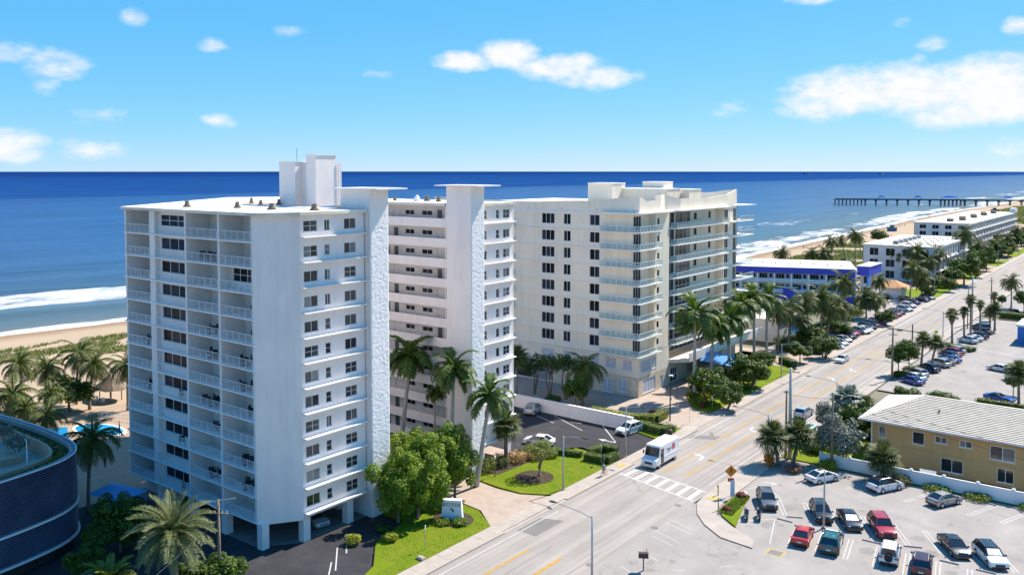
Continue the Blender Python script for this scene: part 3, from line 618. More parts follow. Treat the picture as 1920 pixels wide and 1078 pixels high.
# ================================================================== BUILDINGS
def wallface(mb, p0, p1, z0, z1, holes=(), depth=.16):
    L_ = math.hypot(p1[0]-p0[0], p1[1]-p0[1]); dx, dy = (p1[0]-p0[0])/L_, (p1[1]-p0[1])/L_
    ix, iy = -dy, dx                                   # inward = left of direction
    us = sorted({0., L_} | {h[0] for h in holes} | {h[1] for h in holes}); zs = sorted({z0, z1} | {h[2] for h in holes} | {h[3] for h in holes})
    P = lambda u, z, k=0.: (p0[0]+dx*u+ix*k, p0[1]+dy*u+iy*k, z)
    # merge along u when possible: per z-row runs
    for a, b in zip(zs, zs[1:]):
        run = None
        for u, v in zip(us, us[1:]):
            mu, mz = (u+v)/2, (a+b)/2
            hole = any(h[0] < mu < h[1] and h[2] < mz < h[3] for h in holes)
            if hole:
                if run is not None: mb.add([P(run,a),P(u,a),P(u,b),P(run,b)], [(0,1,2,3)]); run = None
            elif run is None: run = u
        if run is not None: mb.add([P(run,a),P(L_,a),P(L_,b),P(run,b)], [(0,1,2,3)])
    for (u0,u1,w0,w1) in holes:
        c = [(u0,w0),(u1,w0),(u1,w1),(u0,w1)]
        for i in range(4):
            q, r = c[i], c[(i+1)%4]
            mb.add([P(*q),P(*r),P(*r,depth),P(*q,depth)], [(0,1,2,3)])
    return mb
_wc = {}
def window(parent, p0, p1, hole, cols=2, rows=1, name='window', gm=None, fm=None, fw=.05, pane='pane', dep=.0):
    fm = fm or frame_m; gm = gm or blinds
    L_ = math.hypot(p1[0]-p0[0], p1[1]-p0[1]); dx, dy = (p1[0]-p0[0])/L_, (p1[1]-p0[1])/L_
    u0,u1,w0,w1 = hole; W, H_ = u1-u0, w1-w0
    key = (round(W,2), round(H_,2), cols, rows, fm.name, gm.name, fw, name, pane)
    if key not in _wc:
        f = MB(); f.box(0,.06,0,W,.12,fw).box(0,.06,H_-fw,W,.12,H_).box(0,.06,fw,fw,.12,H_-fw).box(W-fw,.06,fw,W,.12,H_-fw)
        for c in range(1,cols): f.box(W*c/cols-fw*.45,.055,fw,W*c/cols+fw*.45,.12,H_-fw)
        for r in range(1,rows): f.box(fw,.062,H_*r/rows-fw*.4,W-fw,.118,H_*r/rows+fw*.4)
        f.box(-.06,-.05,-.07,W+.06,.05,0)            # sill
        pw, ph = W/cols, H_
        p_ = MB().box(0,0,0,pw-fw,.012,ph-fw)
        _wc[key] = (f.mesh(name,[fm]), p_.mesh(pane,[gm]))
    fmesh, pmesh = _wc[key]
    o = obj(name, fmesh, None, parent, (p0[0]+dx*u0-dy*dep, p0[1]+dy*u0+dx*dep, w0), math.atan2(dy,dx))
    for c in range(cols): obj(pane, pmesh, None, o, (W*c/cols+fw*.5, .095, fw*.5))
    return o
def door(parent, p0, p1, hole, mat, name='door'):
    L_ = math.hypot(p1[0]-p0[0], p1[1]-p0[1]); dx, dy = (p1[0]-p0[0])/L_, (p1[1]-p0[1])/L_
    u0,u1,w0,w1 = hole
    o = obj(name, MB().box(0,.06,0,u1-u0,.1,w1-w0), mat, parent, (p0[0]+dx*u0,p0[1]+dy*u0,w0), math.atan2(dy,dx))
    obj('handle', MB().box(.08,.02,.95,.14,.06,1.1), silverm, o); return o
def rail_mesh(L_, h=1.05, step=.12, posts=5, solid=False):
    mb = MB(); mb.box(0,-.025,h-.05,L_,.025,h).box(0,-.02,.08,L_,.02,.12)
    for k in range(posts+1): mb.cbox((min(max(L_*k/posts,.03),L_-.03),0,h/2),(.045,.04,h))
    n = int(L_/step)
    for k in range(1,n): mb.cbox((L_*k/n,0,h/2+.02),(.013,.013,h-.14))
    return mb

rnd = random.Random(11)
FH, F0 = 2.755, 2.9
NF = 12
ROOF = F0+NF*FH
# ------------------------------------------------------------------ white apartment tower (two wings on the street)
tw = empty('apartment_tower', (-88,75,0), 0, 'tall white apartment tower with stacked railed balconies and two textured fins', 'building')
tw.location = (0,0,0)
BX = [-104.0,-97.3,-90.6,-84.05,-77.75]            # party walls of the balcony front
YF, YB = 55.5, 58.7
wm = MB()
for i, x in enumerate(BX):
    x0, x1 = (x, x+.35) if i == 0 else ((x-.18, x+.18) if i < 4 else (x-.36, x))
    if i == 1: x0, x1 = -98.3, -97.1
    wm.box(x0, YF+.02, F0-.1, x1, YB, ROOF)
obj('party_wall', wm, stucco, tw)
# body of the north wing: chamfered wall, street wall, back
CH0, CH1 = (-77.74,YF), (-75.0,59.55)
S1 = (-75.0,68.75)
body = MB()
wallface(body, CH0, CH1, F0-.35, ROOF)
wins = []
for k in range(NF):
    z = F0+k*FH
    wins += [(.45,2.35,z+.95,z+2.15,2),(3.35,4.12,z+.95,z+2.15,1),(6.2,7.95,z+.95,z+2.15,2)]
wallface(body, CH1, S1, F0-.2, ROOF, [h[:4] for h in wins])
obj('street_wall', body, stucco, tw)
for j, h in enumerate(wins):
    k = rnd.random(); sh = 2 if h[4]==1 else h[4]
    window(tw, CH1, S1, h[:4], cols=(2 if k < .5 else 1) if h[4]==1 else 2, rows=1 if k < .5 else 2)
# back wall of the balconies with glass doors
bw = MB(); bh = []
for i in range(4):
    if i == 1: continue
    for k in range(NF):
        z = F0+k*FH; u0 = BX[i]+104.0+.8
        bh.append((u0+2.6, u0+5.2, z+.1, z+2.25))
P0, P1 = (-104.0,YB), (-77.9,YB)
wallface(bw, P0, P1, F0-.3, ROOF, bh); obj('balcony_back_wall', bw, stucco, tw)
for h in bh: window(tw, P0, P1, h, cols=3, rows=1, name='sliding_door', gm=glass)
# second bay is glazed in close to the railing
e0, e1 = (-97.1,56.05), (-90.78,56.05); ew = MB(); eh = []
for k in range(NF):
    z = F0+k*FH; eh.append((.5,6.0,z+.95,z+2.35))
wallface(ew, e0, e1, F0-.3, ROOF, eh); obj('glazed_bay_wall', ew, stucco, tw)
for k, h in enumerate(eh): window(tw, e0, e1, h, cols=3, rows=2 if k in (11,) else 1, gm=glass, fw=.07)
# one enclosed bay at the street end
e0, e1 = (-83.87,57.0), (-78.1,57.0); z = F0+9*FH
ew = MB(); wallface(ew, e0, e1, z, z+FH-.12, [(.3,5.5,z+.75,z+2.3)]); obj('glazed_bay_wall', ew, stucco, tw)
window(tw, e0, e1, (.3,5.5,z+.75,z+2.3), cols=4, rows=2, gm=glass, fw=.07)
obj('core_wall', MB().box(-104,69.0,0,-75.02,69.2,ROOF).box(-104.0,YB,F0-.3,-103.8,69.1,ROOF), stucco, tw)
# floor slabs with a slim projecting edge
for k in range(NF):
    z = F0+k*FH
    obj('floor_slab', MB().prism([(-104.15,YF-.14),(-77.62,YF-.14),(-77.62,YF+.2),(-75.1,59.7),(-75.1,68.7),(-104.15,68.7)], z-.16, z), stucco2, tw)
# railings
rails = {}
for i in range(4):
    x0 = BX[i]+(.35 if i==0 else .2); x1 = BX[i+1]-(1.0 if i==0 else (.2 if i<3 else .38))
    key = round(x1-x0,2)
    if key not in rails: rails[key] = rail_mesh(x1-x0).mesh('railing',[rail_m])
    for k in range(NF): obj('railing', rails[key], None, tw, (x0,YF-.02,F0+k*FH))
# ledges (eyebrows) on the street wall
for k in range(NF):
    z = F0+k*FH
    obj('ledge', MB().box(-75.0,59.6,z-.12+.42,-74.35,68.6,z+.42), stucco2, tw)
# ground-floor columns
for (x,y) in ((-77.35,55.95),(-75.45,60.0),(-75.5,66.3),(-84.0,56.0),(-90.6,56.0),(-97.3,56.0),(-84,64),(-92,64),(-79.5,68.4)):
    obj('column', MB().cbox((x,y,(F0-.16)/2),(.9,.9,F0-.16)), stucco, tw)
obj('garage_back_wall', MB().box(-104,67.4,0,-80,67.7,F0-.2).box(-103.8,57.5,0,-97,58.0,F0-.18), stucco, tw)
# roof plates: north wing, south wing and the link behind
obj('roof', MB().prism([(-104.3,YF-.35),(-77.3,YF-.35),(-74.5,59.2),(-74.5,68.8),(-79.2,68.8),(-79.2,69.4),(-100,69.4),(-100,87.2),(-118,99),(-127,86)], ROOF, ROOF+.34), roofw, tw)
obj('roof_gutter', MB().box(-90.4,YF-.40,ROOF+.02,-89.6,YF-.34,ROOF+.3), stucco2, tw)
# fins
def fin(x0, x1, y0, y1, ztop, seed):
    b = MB().box(x0,y0,0,x1-.08,y1,ztop); obj('stair_tower', b, stucco, tw)
    # textured street face: displaced grid
    ny, nz = int((y1-y0)/.1), int((ztop-.5)/.11); g_ = MB()
    for i in range(nz+1):
        for j in range(ny+1):
            y = y0+(y1-y0)*j/ny; z = .2+(ztop-.2)*i/nz
            p = Vector((y*3.4+seed, z*3.4, seed))
            v = mnoise.noise(p)*.6 + mnoise.noise(p*2.1)*.4
            v = (1-abs(v)*2.2)
            e = 1 if 0 < j < ny else 0
            g_.v.append((x1-.07+.055*max(0,v)*e, y, z))
    for i in range(nz):
        for j in range(ny):
            a = i*(ny+1)+j; g_.f.append((a,a+1,a+ny+2,a+ny+1))
    obj('textured_panel', g_, rough_st, tw, smooth=True)
fin(-79.16,-74.0,68.85,71.75,38.55,3.0)
fin(-78.45,-74.0,86.8,89.5,38.65,9.0)
obj('canopy_slab', MB().box(-79.9,68.2,38.56,-72.2,73.1,38.74), stucco2, tw)
obj('canopy_slab', MB().box(-80.0,86.1,38.66,-72.4,91.0,38.84), stucco2, tw)
# penthouse block with lift machine room
obj('penthouse', MB().box(-93.5,71.0,ROOF+.3,-90.3,73.4,41.85).box(-90.4,72.2,ROOF+.3,-87.9,75.6,41.84), stucco, tw)
obj('penthouse', MB().box(-88.0,71.0,ROOF+.3,-86.2,74.4,42.7).box(-89.0,74.45,ROOF+.3,-86.3,75.3,41.83), stucco, tw)
obj('penthouse_roof', MB().box(-88.1,70.9,42.7,-86.1,74.5,42.8).box(-93.6,70.9,41.86,-90.2,73.5,41.95), stucco2, tw)
obj('antenna', MB().tube([(-90.6,71.6,41.9),(-90.6,71.6,43.6)],.05), galv, tw)
obj('ladder', MB().box(-86.15,74.6,ROOF+.3,-86.05,74.7,41.8).box(-86.15,75.0,ROOF+.3,-86.05,75.1,41.8), rail_m, tw)
ventm = pm('rusty_roof_vent', (.20,.15,.11), .7, .3, 3, metal=.2)
def vent(x,y,s=1.0):
    o = obj('roof_vent', MB().tube([(0,0,0),(0,0,.18),(0,0,.2),(0,0,.62),(0,0,.75)],[.5*s,.5*s,.36*s,.24*s,.34*s],10), ventm, tw, (x,y,ROOF+.34)); return o
for x,y,s in ((-96.5,59.5,1),(-91.5,66.6,.8),(-93,70.5,.8),(-95,76,.8),(-89.2,61.6,.9),(-82.2,61.3,1.1),(-76.8,63.0,1.1),(-101,72,.7)): vent(x,y,s)
obj('roof_pipe', MB().tube([(-96,67,ROOF+.5),(-85,63.5,ROOF+.5),(-80,64.5,ROOF+.5)],.05,5).tube([(-100,62,ROOF+.5),(-90,66.5,ROOF+.5)],.04,5), galv, tw)
obj('roof_railing', MB().box(-82.4,69.2,ROOF+.3,-79.6,69.25,ROOF+.36).box(-82.4,69.2,ROOF+.8,-79.6,69.25,ROOF+.86).box(-82.4,69.2,ROOF+1.2,-79.6,69.25,ROOF+1.26), rail_m, tw)
# ---- south wing: open corridors facing the court
cy0, cy1 = 87.65, 89.3
cb = MB(); ch = []; cd_ = []
p0, p1 = (-104.0,cy1), (-78.4,cy1)
for k in range(NF):
    z = F0+k*FH
    for bx in (-89.6,-100.0):
        ch += [(bx+104+.9,bx+104+2.7,z+1.25,z+1.95),(bx+104+4.2,bx+104+6.2,z+1.25,z+1.95)]
        cd_ += [(bx+104+7.2,bx+104+8.1,z+.02,z+2.1),(bx+104+9.0,bx+104+9.9,z+.02,z+2.1)]
wallface(cb, p0, p1, F0-.3, ROOF, ch+cd_); obj('corridor_wall', cb, greyst, tw)
for h in ch: window(tw, p0, p1, h, cols=2, rows=1, gm=glass)
dm = [pm('door_white',(.62,.61,.60),.5,.03,1), pm('door_dark',(.07,.08,.09),.5,.1,1)]
for i,h in enumerate(cd_): door(tw, p0, p1, h, dm[(i*5//3)%2])
for k in range(NF):
    z = F0+k*FH
    obj('corridor_slab', MB().box(-104,cy0+.14,z-.18,-78.46,97,z), stucco, tw)
    obj('corridor_parapet', MB().box(-104,cy0,z-.22,-78.46,cy0+.14,z+1.02), stucco, tw)
obj('corridor_end', MB().box(-79.6,cy0+.15,F0,-79.45,cy1,ROOF), stucco, tw)
for x in (-80.6,-86.5,-92.5,-98.5): obj('column', MB().cbox((x,88.2,(F0-.22)/2),(.7,.7,F0-.22)), stucco, tw)
obj('garage_back_wall', MB().box(-104,94,0,-79,94.2,F0-.2), stucco, tw)
S2, S3 = (-75.0,89.5), (-75.0,97.05)
w3 = []; sb = MB()
for k in range(NF):
    z = F0+k*FH
    w3 += [(.95,1.75,z+.95,z+2.15,1),(3.7,4.45,z+.95,z+2.15,1),(5.3,6.75,z+.95,z+2.15,2)]
wallface(sb, S2, S3, F0-.2, ROOF, [h[:4] for h in w3]); sb.box(-104,97.0,F0-.2,-75.0,97.2,ROOF); obj('street_wall', sb, stucco, tw)
for h in w3: window(tw, S2, S3, h[:4], cols=h[4], rows=2 if rnd.random()<.7 else 1)
for k in range(NF):
    z = F0+k*FH; obj('ledge', MB().box(-75.0,89.55,z+.30,-74.45,97.2,z+.42), stucco2, tw)
for y in (90.2,96.4): obj('column', MB().cbox((-75.5,y,(F0-.2)/2),(.7,.7,F0-.2)), stucco, tw)
obj('wing_floor', MB().box(-104,89.3,F0-.3,-75.05,97.0,F0-.21), stucco, tw)
obj('roof', MB().prism([(-104,87.3),(-79.3,87.3),(-79.3,89.6),(-74.6,89.6),(-74.6,97.4),(-114,97.4)], ROOF+.002, ROOF+.36), roofw, tw)
for x,y,s in ((-84.2,91.5,.8),(-87.4,92.5,1.0),(-92.5,91,.6)): o = vent(x,y,s); o.location.z += .03
obj('chimney_cowl', MB().tube([(-87.6,90.6,ROOF+.3),(-87.6,90.6,ROOF+.9),(-87.6,90.6,ROOF+1.3)],[.5,.42,.12],10), stucco2, tw)

# balcony furniture (things of their own)
furn = pm('dark_wicker', (.03,.028,.03), .7, .2, 6)
def chair_mb():
    m = MB(); m.box(-.3,-.3,.36,.3,.3,.44).box(-.3,.22,.44,.3,.3,1.0).box(-.34,-.3,.44,-.27,.3,.66).box(.27,-.3,.44,.34,.3,.66)
    for x in (-.27,.27):
        for y in (-.27,.27): m.cbox((x,y,.18),(.06,.06,.36))
    return m
def table_mb():
    m = MB(); m.prism(disc(.5,14), .68,.73); m.cbox((0,0,.35),(.09,.09,.68)); m.prism(disc(.3,10), 0,.04); return m
chm = chair_mb().mesh('patio_chair',[furn]); tbm = table_mb().mesh('patio_table',[furn])
fr = random.Random(21)
ordn = ['first','second','third','fourth','fifth','sixth','seventh','eighth','ninth','tenth','eleventh','twelfth']
bayn = ['beach end','second','third','street end']
used = set()
for (bay,k,nch) in ((2,10,3),(2,7,2),(2,6,2),(3,6,2),(3,7,1),(3,5,2),(2,4,3),(1,4,1),(0,4,2),(2,1,2),(3,2,2),(3,1,2),(0,1,1),(0,0,1),(1,0,1),(3,8,1),(0,6,2),(1,2,1),(3,4,1),(2,3,1)):
    z = F0+k*FH; x1 = BX[bay+1]
    yb = 55.8 if bay == 1 else 56.9
    for c in range(nch):
        o = obj('patio_chair', chm, None, None, (x1-2.3-1.1*c if bay!=1 else x1-2.0, yb+fr.uniform(-.5,.4) if bay!=1 else 55.85, z), fr.uniform(-1,1)+math.pi, scale=1.15 if bay!=1 else (1.1,.5,1.15))
        tag(o, 'dark wicker chair on the %s balcony floor, %s bay of the white tower' % (ordn[k], bayn[bay]), 'chair', 'balcony chairs %s %s' % (ordn[k], bayn[bay]))
    if nch > 1:
        o = obj('patio_table', tbm, None, None, (x1-2.9, yb-.75, z), 0)
        tag(o, 'round dark table on the %s balcony floor, %s bay of the white tower' % (ordn[k], bayn[bay]), 'table', 'balcony tables')

# ------------------------------------------------------------------ cream condominium
cn = empty('condominium', (0,0,0), 0, 'cream condominium block with glass balconies and a wavy roof parapet', 'building')
CZ = [7.5+3.19*k for k in range(9)]                  # slab levels, last is the top fascia
CX0, CX1, CY = -126.0, -76.2, 135.5
CXU = -77.6
cwm = MB(); chs = []
for k in range(8):
    z = CZ[k]
    for (a,b,c) in ((-97.7,-94.7,3),(-92.6,-91.0,2),(-86.75,-84.6,2),(-108,-105,3),(-116,-113,3)):
        chs.append((a-CX0,b-CX0,z+.85,z+2.85,c))
lows = [(a-CX0,b-CX0,4.6,6.6,c) for (a,b,c) in ((-97.7,-94.7,3),(-92.6,-91.0,1),(-86.75,-84.6,1),(-83.2,-80.9,2),(-79.5,-77.6,2))]
lob = [(a-CX0,b-CX0,z0,z1,c) for (a,b,z0,z1,c) in ((-84.0,-81.6,.15,2.7,2),(-80.6,-78.6,.6,2.9,2))]
c0, c1 = (CX0,CY), (CX1,CY)
wallface(cwm, c0, c1, 3.6, CZ[0]-.02, [h[:4] for h in lows]); wallface(cwm, c0, (CXU,CY), CZ[0]-.02, CZ[8], [h[:4] for h in chs]); obj('north_wall', cwm, beige, cn)
lw = MB(); wallface(lw, c0, c1, 0, 3.6, [h[:4] for h in lob]+[(-106.6-CX0,-100-CX0,.3,3.0),(-99.6-CX0,-95-CX0,.3,3.0)]); obj('base_wall', lw, beige_d, cn)
obj('garage_shade_panel', MB().box(-106.6,CY+.4,.3,-95,CY+.5,3.0), dark_m, cn)  # solid dark panel painted as the shade inside the garage
gr = MB()
for k in range(18): gr.cbox((-99.4+.25*k,CY+.1,1.65),(.06,.06,2.7))
obj('garage_grille', gr, rail_m, cn)
for h in chs: window(cn, c0, c1, h[:4], cols=h[4], rows=1, gm=glass, fw=.07)
for h in lows: window(cn, c0, c1, h[:4], cols=h[4], rows=1, gm=shutter, fw=.07, name='shuttered_window', pane='shutter')
for h in lob: window(cn, c0, c1, h[:4], cols=h[4], rows=1, gm=shutter, fw=.1, name='lobby_window')
# right (street) side
E1, E2, E3, E4 = 141.6, 147.0, 173.2, 180.2
dw = MB(); dh = [(.25,3.0,CZ[k]+.1,CZ[k]+2.75) for k in range(8)]
q0, q1 = (-77.6,CY), (-77.6,E1)
wallface(dw, q0, q1, CZ[0], CZ[8], dh); obj('street_wall', dw, beige, cn)
for h in dh: window(cn, q0, q1, h, cols=3, rows=1, name='sliding_door', gm=glass, fw=.08)
dw = MB(); lo = [(.9,4.4,4.4,6.5),(5.0,6.6,4.4,6.5)]
q0, q1 = (-76.2,CY+.01), (-76.2,E2)
wallface(dw, q0, q1, 3.6, CZ[0]-.02, lo); obj('street_wall', dw, beige, cn)
for h in lo: window(cn, q0, q1, h, cols=4 if h[1]-h[0]>2 else 2, rows=1, gm=shutter, fw=.07, name='shuttered_window', pane='shutter')
dw = MB(); lo = [(1.6,6.3,.4,2.9),(8.1,9.2,.1,2.5)]
wallface(dw, q0, q1, 0, 3.6, lo); obj('base_wall', dw, beige_d, cn)
for h in lo: window(cn, q0, q1, h, cols=4 if h[1]-h[0]>2 else 1, rows=1, gm=shutter, fw=.1, name='lobby_window')
tm = MB(); sm_h = [(.7,1.6,CZ[k]+1.0,CZ[k]+2.2) for k in range(8)]
q0, q1 = (-76.35,E1), (-76.35,E2)
wallface(tm, q0, q1, CZ[0]-.02, CZ[8]+.3, sm_h); tm.box(-79,E1,CZ[0],-76.52,E1+.15,CZ[8]+.3).box(-79,E2-.15,3.6,-76.52,E2,CZ[8]+.3); obj('street_wall', tm, beige, cn)
for h in sm_h: window(cn, q0, q1, h, cols=1, rows=1, gm=glass)
dw = MB(); q0, q1 = (-78.9,E2), (-78.9,E3); dh = []; wh = []
for k in range(8):
    z = CZ[k]; dh += [(2.6,7.0,z+.1,z+2.85),(7.4,14.0,z+.1,z+2.85)]; wh += [(15.6,17.0,z+1.0,z+2.4),(22.4,23.6,z+1.0,z+2.5)]
wallface(dw, q0, q1, CZ[0], CZ[8], dh+wh); obj('street_wall', dw, beige, cn)
for i,h in enumerate(dh): window(cn, q0, q1, h, cols=4 if i%2 else 3, rows=1, name='sliding_door', gm=glass if i%2==0 else blinds, fw=.08)
for h in wh: window(cn, q0, q1, h, cols=1, rows=1, gm=glass)
dw = MB(); q0, q1 = (-77.2,E3), (-77.2,E4); wh = []
for k in range(8): z = CZ[k]; wh += [(.5,2.4,z+.4,z+2.7),(5.0,6.6,z+.1,z+2.8)]
wallface(dw, q0, q1, 0, CZ[8]+.2, wh); dw.box(-95,E4-.2,0,-77.2,E4,CZ[8]+.2).box(-79,E3-.01,CZ[0],-77.2,E3+.15,CZ[8]); obj('street_wall', dw, beige, cn)
for h in wh: window(cn, q0, q1, h, cols=2, rows=1, gm=glass, fw=.07)
# ledges on the north wall
for k in range(9): obj('ledge', MB().box(CX0,CY-.22,CZ[k]-.12,CX1+.1 if k==8 else -84.0,CY,CZ[k]+.03), stucco2, cn)
# balconies with glass panes
def balcony(poly, z, edges, name='balcony', step=1.25):
    o = obj(name, MB().prism(poly, z-.16, z), stucco2, cn)
    for (a,b) in edges:
        L_ = math.hypot(b[0]-a[0],b[1]-a[1]); n = max(1,round(L_/step)); rz = math.atan2(b[1]-a[1],b[0]-a[0])
        key = ('bp',round(L_/n,3))
        if key not in _wc: _wc[key] = MB().box(.04,-.01,.1,L_/n-.04,.01,1.0).mesh('glass_pane',[bglass])
        for i in range(n):
            t = i/n; obj('glass_pane', _wc[key], None, o, (a[0]+(b[0]-a[0])*t, a[1]+(b[1]-a[1])*t, z), rz)
        key = ('br',round(L_,3),n)
        if key not in _wc:
            m = MB().box(0,-.035,1.0,L_,.035,1.07)
            for i in range(n+1): m.cbox((min(max(L_*i/n,.025),L_-.025),0,.5),(.05,.05,1.0))
            _wc[key] = m.mesh('handrail',[rail_m])
        obj('handrail', _wc[key], None, o, (a[0],a[1],z), rz)
    return o
for k in range(8):
    z = CZ[k]
    balcony([(-84.0,CY-1.1),(-75.4,CY-1.1),(-75.4,E1+1.2),(-77.6,E1+.6),(-77.6,CY),(-84,CY)], z, [((-84.0,CY-1.05),(-75.45,CY-1.05)),((-75.45,CY-1.05),(-75.45,E1+1.1))])
    balcony([(-78.9,E2+.1),(-76.6,E2+1.0),(-75.9,E2+2.6),(-75.9,E3+.3),(-78.9,E3)], z, [((-76.5,E2+1.1),(-75.95,E2+2.6)),((-75.95,E2+2.6),(-75.95,E3+.2))])
    balcony([(-80.0,E4),(-76.6,E4-4.0),(-76.0,E4-1.0),(-76.0,E4+6.8),(-82,E4+6.8),(-86,E4)], z, [((-76.05,E4-1.0),(-76.05,E4+6.75))])
    for x in (-108.5,): balcony([(CX0+12,CY-.9),(-104.2,CY-.9),(-104.2,CY),(CX0+12,CY)], z, [((-108,CY-.85),(-104.25,CY-.85)),((-104.25,CY-.85),(-104.25,CY-.05))])
# top fascia slabs
zt = CZ[8]
obj('roof_slab', MB().prism([(CX0,CY-.05),(-84,CY-.1),(-84,CY-1.2),(-75.2,CY-1.2),(-75.2,E2-.4),(-78.6,E2),(-76.2,E2+1),(-75.5,E2+2.8),(-75.5,E3+.6),(-77.0,E3+.6),(-77.0,E4-1),(-75.5,E4+7.0),(-80,E4+7.2),(-90,E4),(CX0,E4)], zt+.04, zt+.26), stucco2, cn)
# wavy parapets: thin walls with a swept top line
def parapet(pts, th=.25, base=zt+.262, name='parapet'):
    mb = MB()
    for (x,y,z),(x2,y2,z2) in zip(pts, pts[1:]):
        l = math.hypot(x2-x,y2-y); nx, ny = -(y2-y)/l*th, (x2-x)/l*th
        mb.loft([[(x,y,base),(x+nx,y+ny,base),(x+nx,y+ny,z),(x,y,z)],[(x2,y2,base),(x2+nx,y2+ny,base),(x2+nx,y2+ny,z2),(x2,y2,z2)]])
    return obj(name, mb, beige, cn)
def wave(a, b, zs, n=14):
    r = []
    for i in range(n+1):
        t = i/n*(len(zs)-1); k = min(int(t), len(zs)-2); f = t-k; f = f*f*(3-2*f)
        r.append((a[0]+(b[0]-a[0])*i/n, a[1]+(b[1]-a[1])*i/n, zs[k]+(zs[k+1]-zs[k])*f))
    return r
parapet(wave((CX0,CY),(-76.3,CY),[35.2,34.9,34.8,35.2,36.1],22))
parapet(wave((-76.3,CY+.26),(-76.3,E1-.01),[36.1,35.2,35.3]))
parapet([(-76.3,E1,36.2),(-76.3,E1+1.8,36.2),(-76.9,E2-1,36.25),(-77.6,E2,36.2)])
parapet(wave((-77.6,E2),(-76.6,E2+5),[36.2,35.4]))
parapet(wave((-76.6,E2+5),(-76.6,E3),[35.4,35.2,35.7]))
parapet(wave((-76.6,E3),(-77.3,E4),[35.7,36.2,36.7]))
parapet(wave((-77.3,E4),(-92,E4),[36.7,35.9,35.5]))
obj('roof_deck', MB().prism([(CX0,CY+.3),(-78.0,CY+.3),(-78.0,E4-.5),(CX0,E4-.5)], zt+.27, zt+.9), roofw, cn)
for bx in ((-96.5,150,-90.7,155,38.2),(-89.4,160,-84.5,164,38.4),(-92,154,-80.6,159.8,37.1),(-87.0,160.5,-79.0,166,36.9)):
    obj('roof_block', MB().box(bx[0],bx[1],zt+.8,bx[2],bx[3],bx[4]), beige, cn)
    obj('roof_block_cap', MB().box(bx[0]-.1,bx[1]-.1,bx[4],bx[2]+.1,bx[3]+.1,bx[4]+.12), stucco2, cn)
acm = pm('grey_air_unit', (.35,.35,.35), .6, .15, 2, metal=.3)
for i in range(6): obj('air_unit', MB().box(0,0,0,.9,.9,.9), acm, cn, (-80.2-.3*(i%2),150+2.0*i,zt+.9))
for x,y in ((-100.7,CY-.3),(-93,CY-.3),(-85.2,CY-.3)): obj('flood_light', MB().cbox((x,y,zt+.55),(.25,.35,.22)), headl, cn)
# podium terrace and canopy over the entrance
obj('podium_terrace', MB().prism([(-78.9,E2),(-76.4,E2),(-73.4,E2+3),(-73.4,186),(-82,186),(-82,E4)], 4.3, 5.0), beige, cn)
obj('podium_parapet', MB().box(-73.6,E2+3,5.0,-73.4,186,6.0), stucco2, cn)
pw = MB(); pwh = [(2.0,4.6,.1,2.9)]
wallface(pw, (-76.8,E2), (-76.8,E2+9), 0, 4.3, pwh); pw.box(-77.6,E2-.2,0,-76.8,E2,4.3); obj('base_wall', pw, beige_d, cn)
window(cn, (-76.8,E2), (-76.8,E2+9), pwh[0], cols=3, rows=2, gm=glass, fw=.12, name='entrance_door')
w2 = MB(); wallface(w2, (-78.85,E2+.1),(-78.85,E3), 5.0, CZ[0]-.02, [(2,24,5.3,6.9)]); obj('terrace_wall', w2, beige, cn)
window(cn, (-78.85,E2+.1),(-78.85,E3), (2,24,5.3,6.9), cols=12, rows=1, gm=blinds, fw=.08)
aw = MB().loft([[(-77,154.6,4.0),(-66.6,155.0,3.5),(-66.6,162.0,3.5),(-77,162.4,4.0)],[(-76,157.6,5.1),(-69,157.8,4.7),(-69,159.2,4.7),(-76,159.4,5.1)]])
o = obj('entrance_canopy', aw, bluel); tag(o, 'light blue fabric canopy over the condominium entrance drive', 'canopy')
for x,y in ((-67.2,155.6),(-67.2,161.4)): obj('post', MB().cbox((x,y,1.75),(.3,.3,3.5)), beige_d, o)
obj('side_wing', MB().box(-95,E4,0,-80,186,7.0), beige, cn)
# white side building with blue corner, behind the palms
sbld = obj('side_annex', MB().box(-95,199,0,-74.5,212.6,5.4), greyst); tag(sbld, 'low white block with pale blue corner behind the royal palms', 'building')
obj('blue_corner', MB().box(-74.5,206.5,0,-74.2,212.7,5.5), bluel, sbld); obj('roof', MB().box(-95.2,198.8,5.4,-74.1,212.9,5.6), roofw, sbld)

# ------------------------------------------------------------------ blue motel
mo = empty('blue_motel', (-75.3,263.3,0), math.atan2(10.6,27.8), 'three storey motel with cobalt blue fascia and white roof', 'building')
ML, MD, MH = 38.0, 24.0, 11.8
fw_ = MB(); mh = []; bays = 7; bwid = (ML-3.6)/bays
m0, m1 = (-ML,1.6), (-3.4,1.6)
for f_ in range(3):
    z = 1.0+3.2*f_
    for b_ in range(bays):
        u = b_*bwid; mh += [(u+.5,u+2.9,z+.1,z+2.3,3),(u+3.4,u+4.3,z+.9,z+2.2,1)]
wallface(fw_, m0, m1, 0, 10.4, [h[:4] for h in mh]); obj('front_wall', fw_, pm('white_wall_shade_tint',(.46,.58,.80),.7,.05,.5), mo)  # white front wall, the bluish tone of its shade put into the colour
for h in mh: window(mo, m0, m1, h[:4], cols=h[4], rows=1, gm=glass, fw=.07, name='window' if h[4]==1 else 'sliding_door')
for f_ in range(3):
    z = 1.0+3.2*f_; obj('balcony_slab', MB().box(-ML,0.05,z-.2,-3.4,1.6,z), stucco2, mo)
    for b_ in range(bays):
        obj('railing', MB().box(0,0,.05,bwid-.4,.03,.95), pm('pale_blue_rail',(.45,.60,.68),.5,.05,1), mo, (-ML+b_*bwid+.2,.1,z))
for b_ in range(bays+1): obj('column', MB().box(-ML+b_*bwid-.2,.0,0,-ML+b_*bwid+.2,1.6,10.0), stucco2, mo)
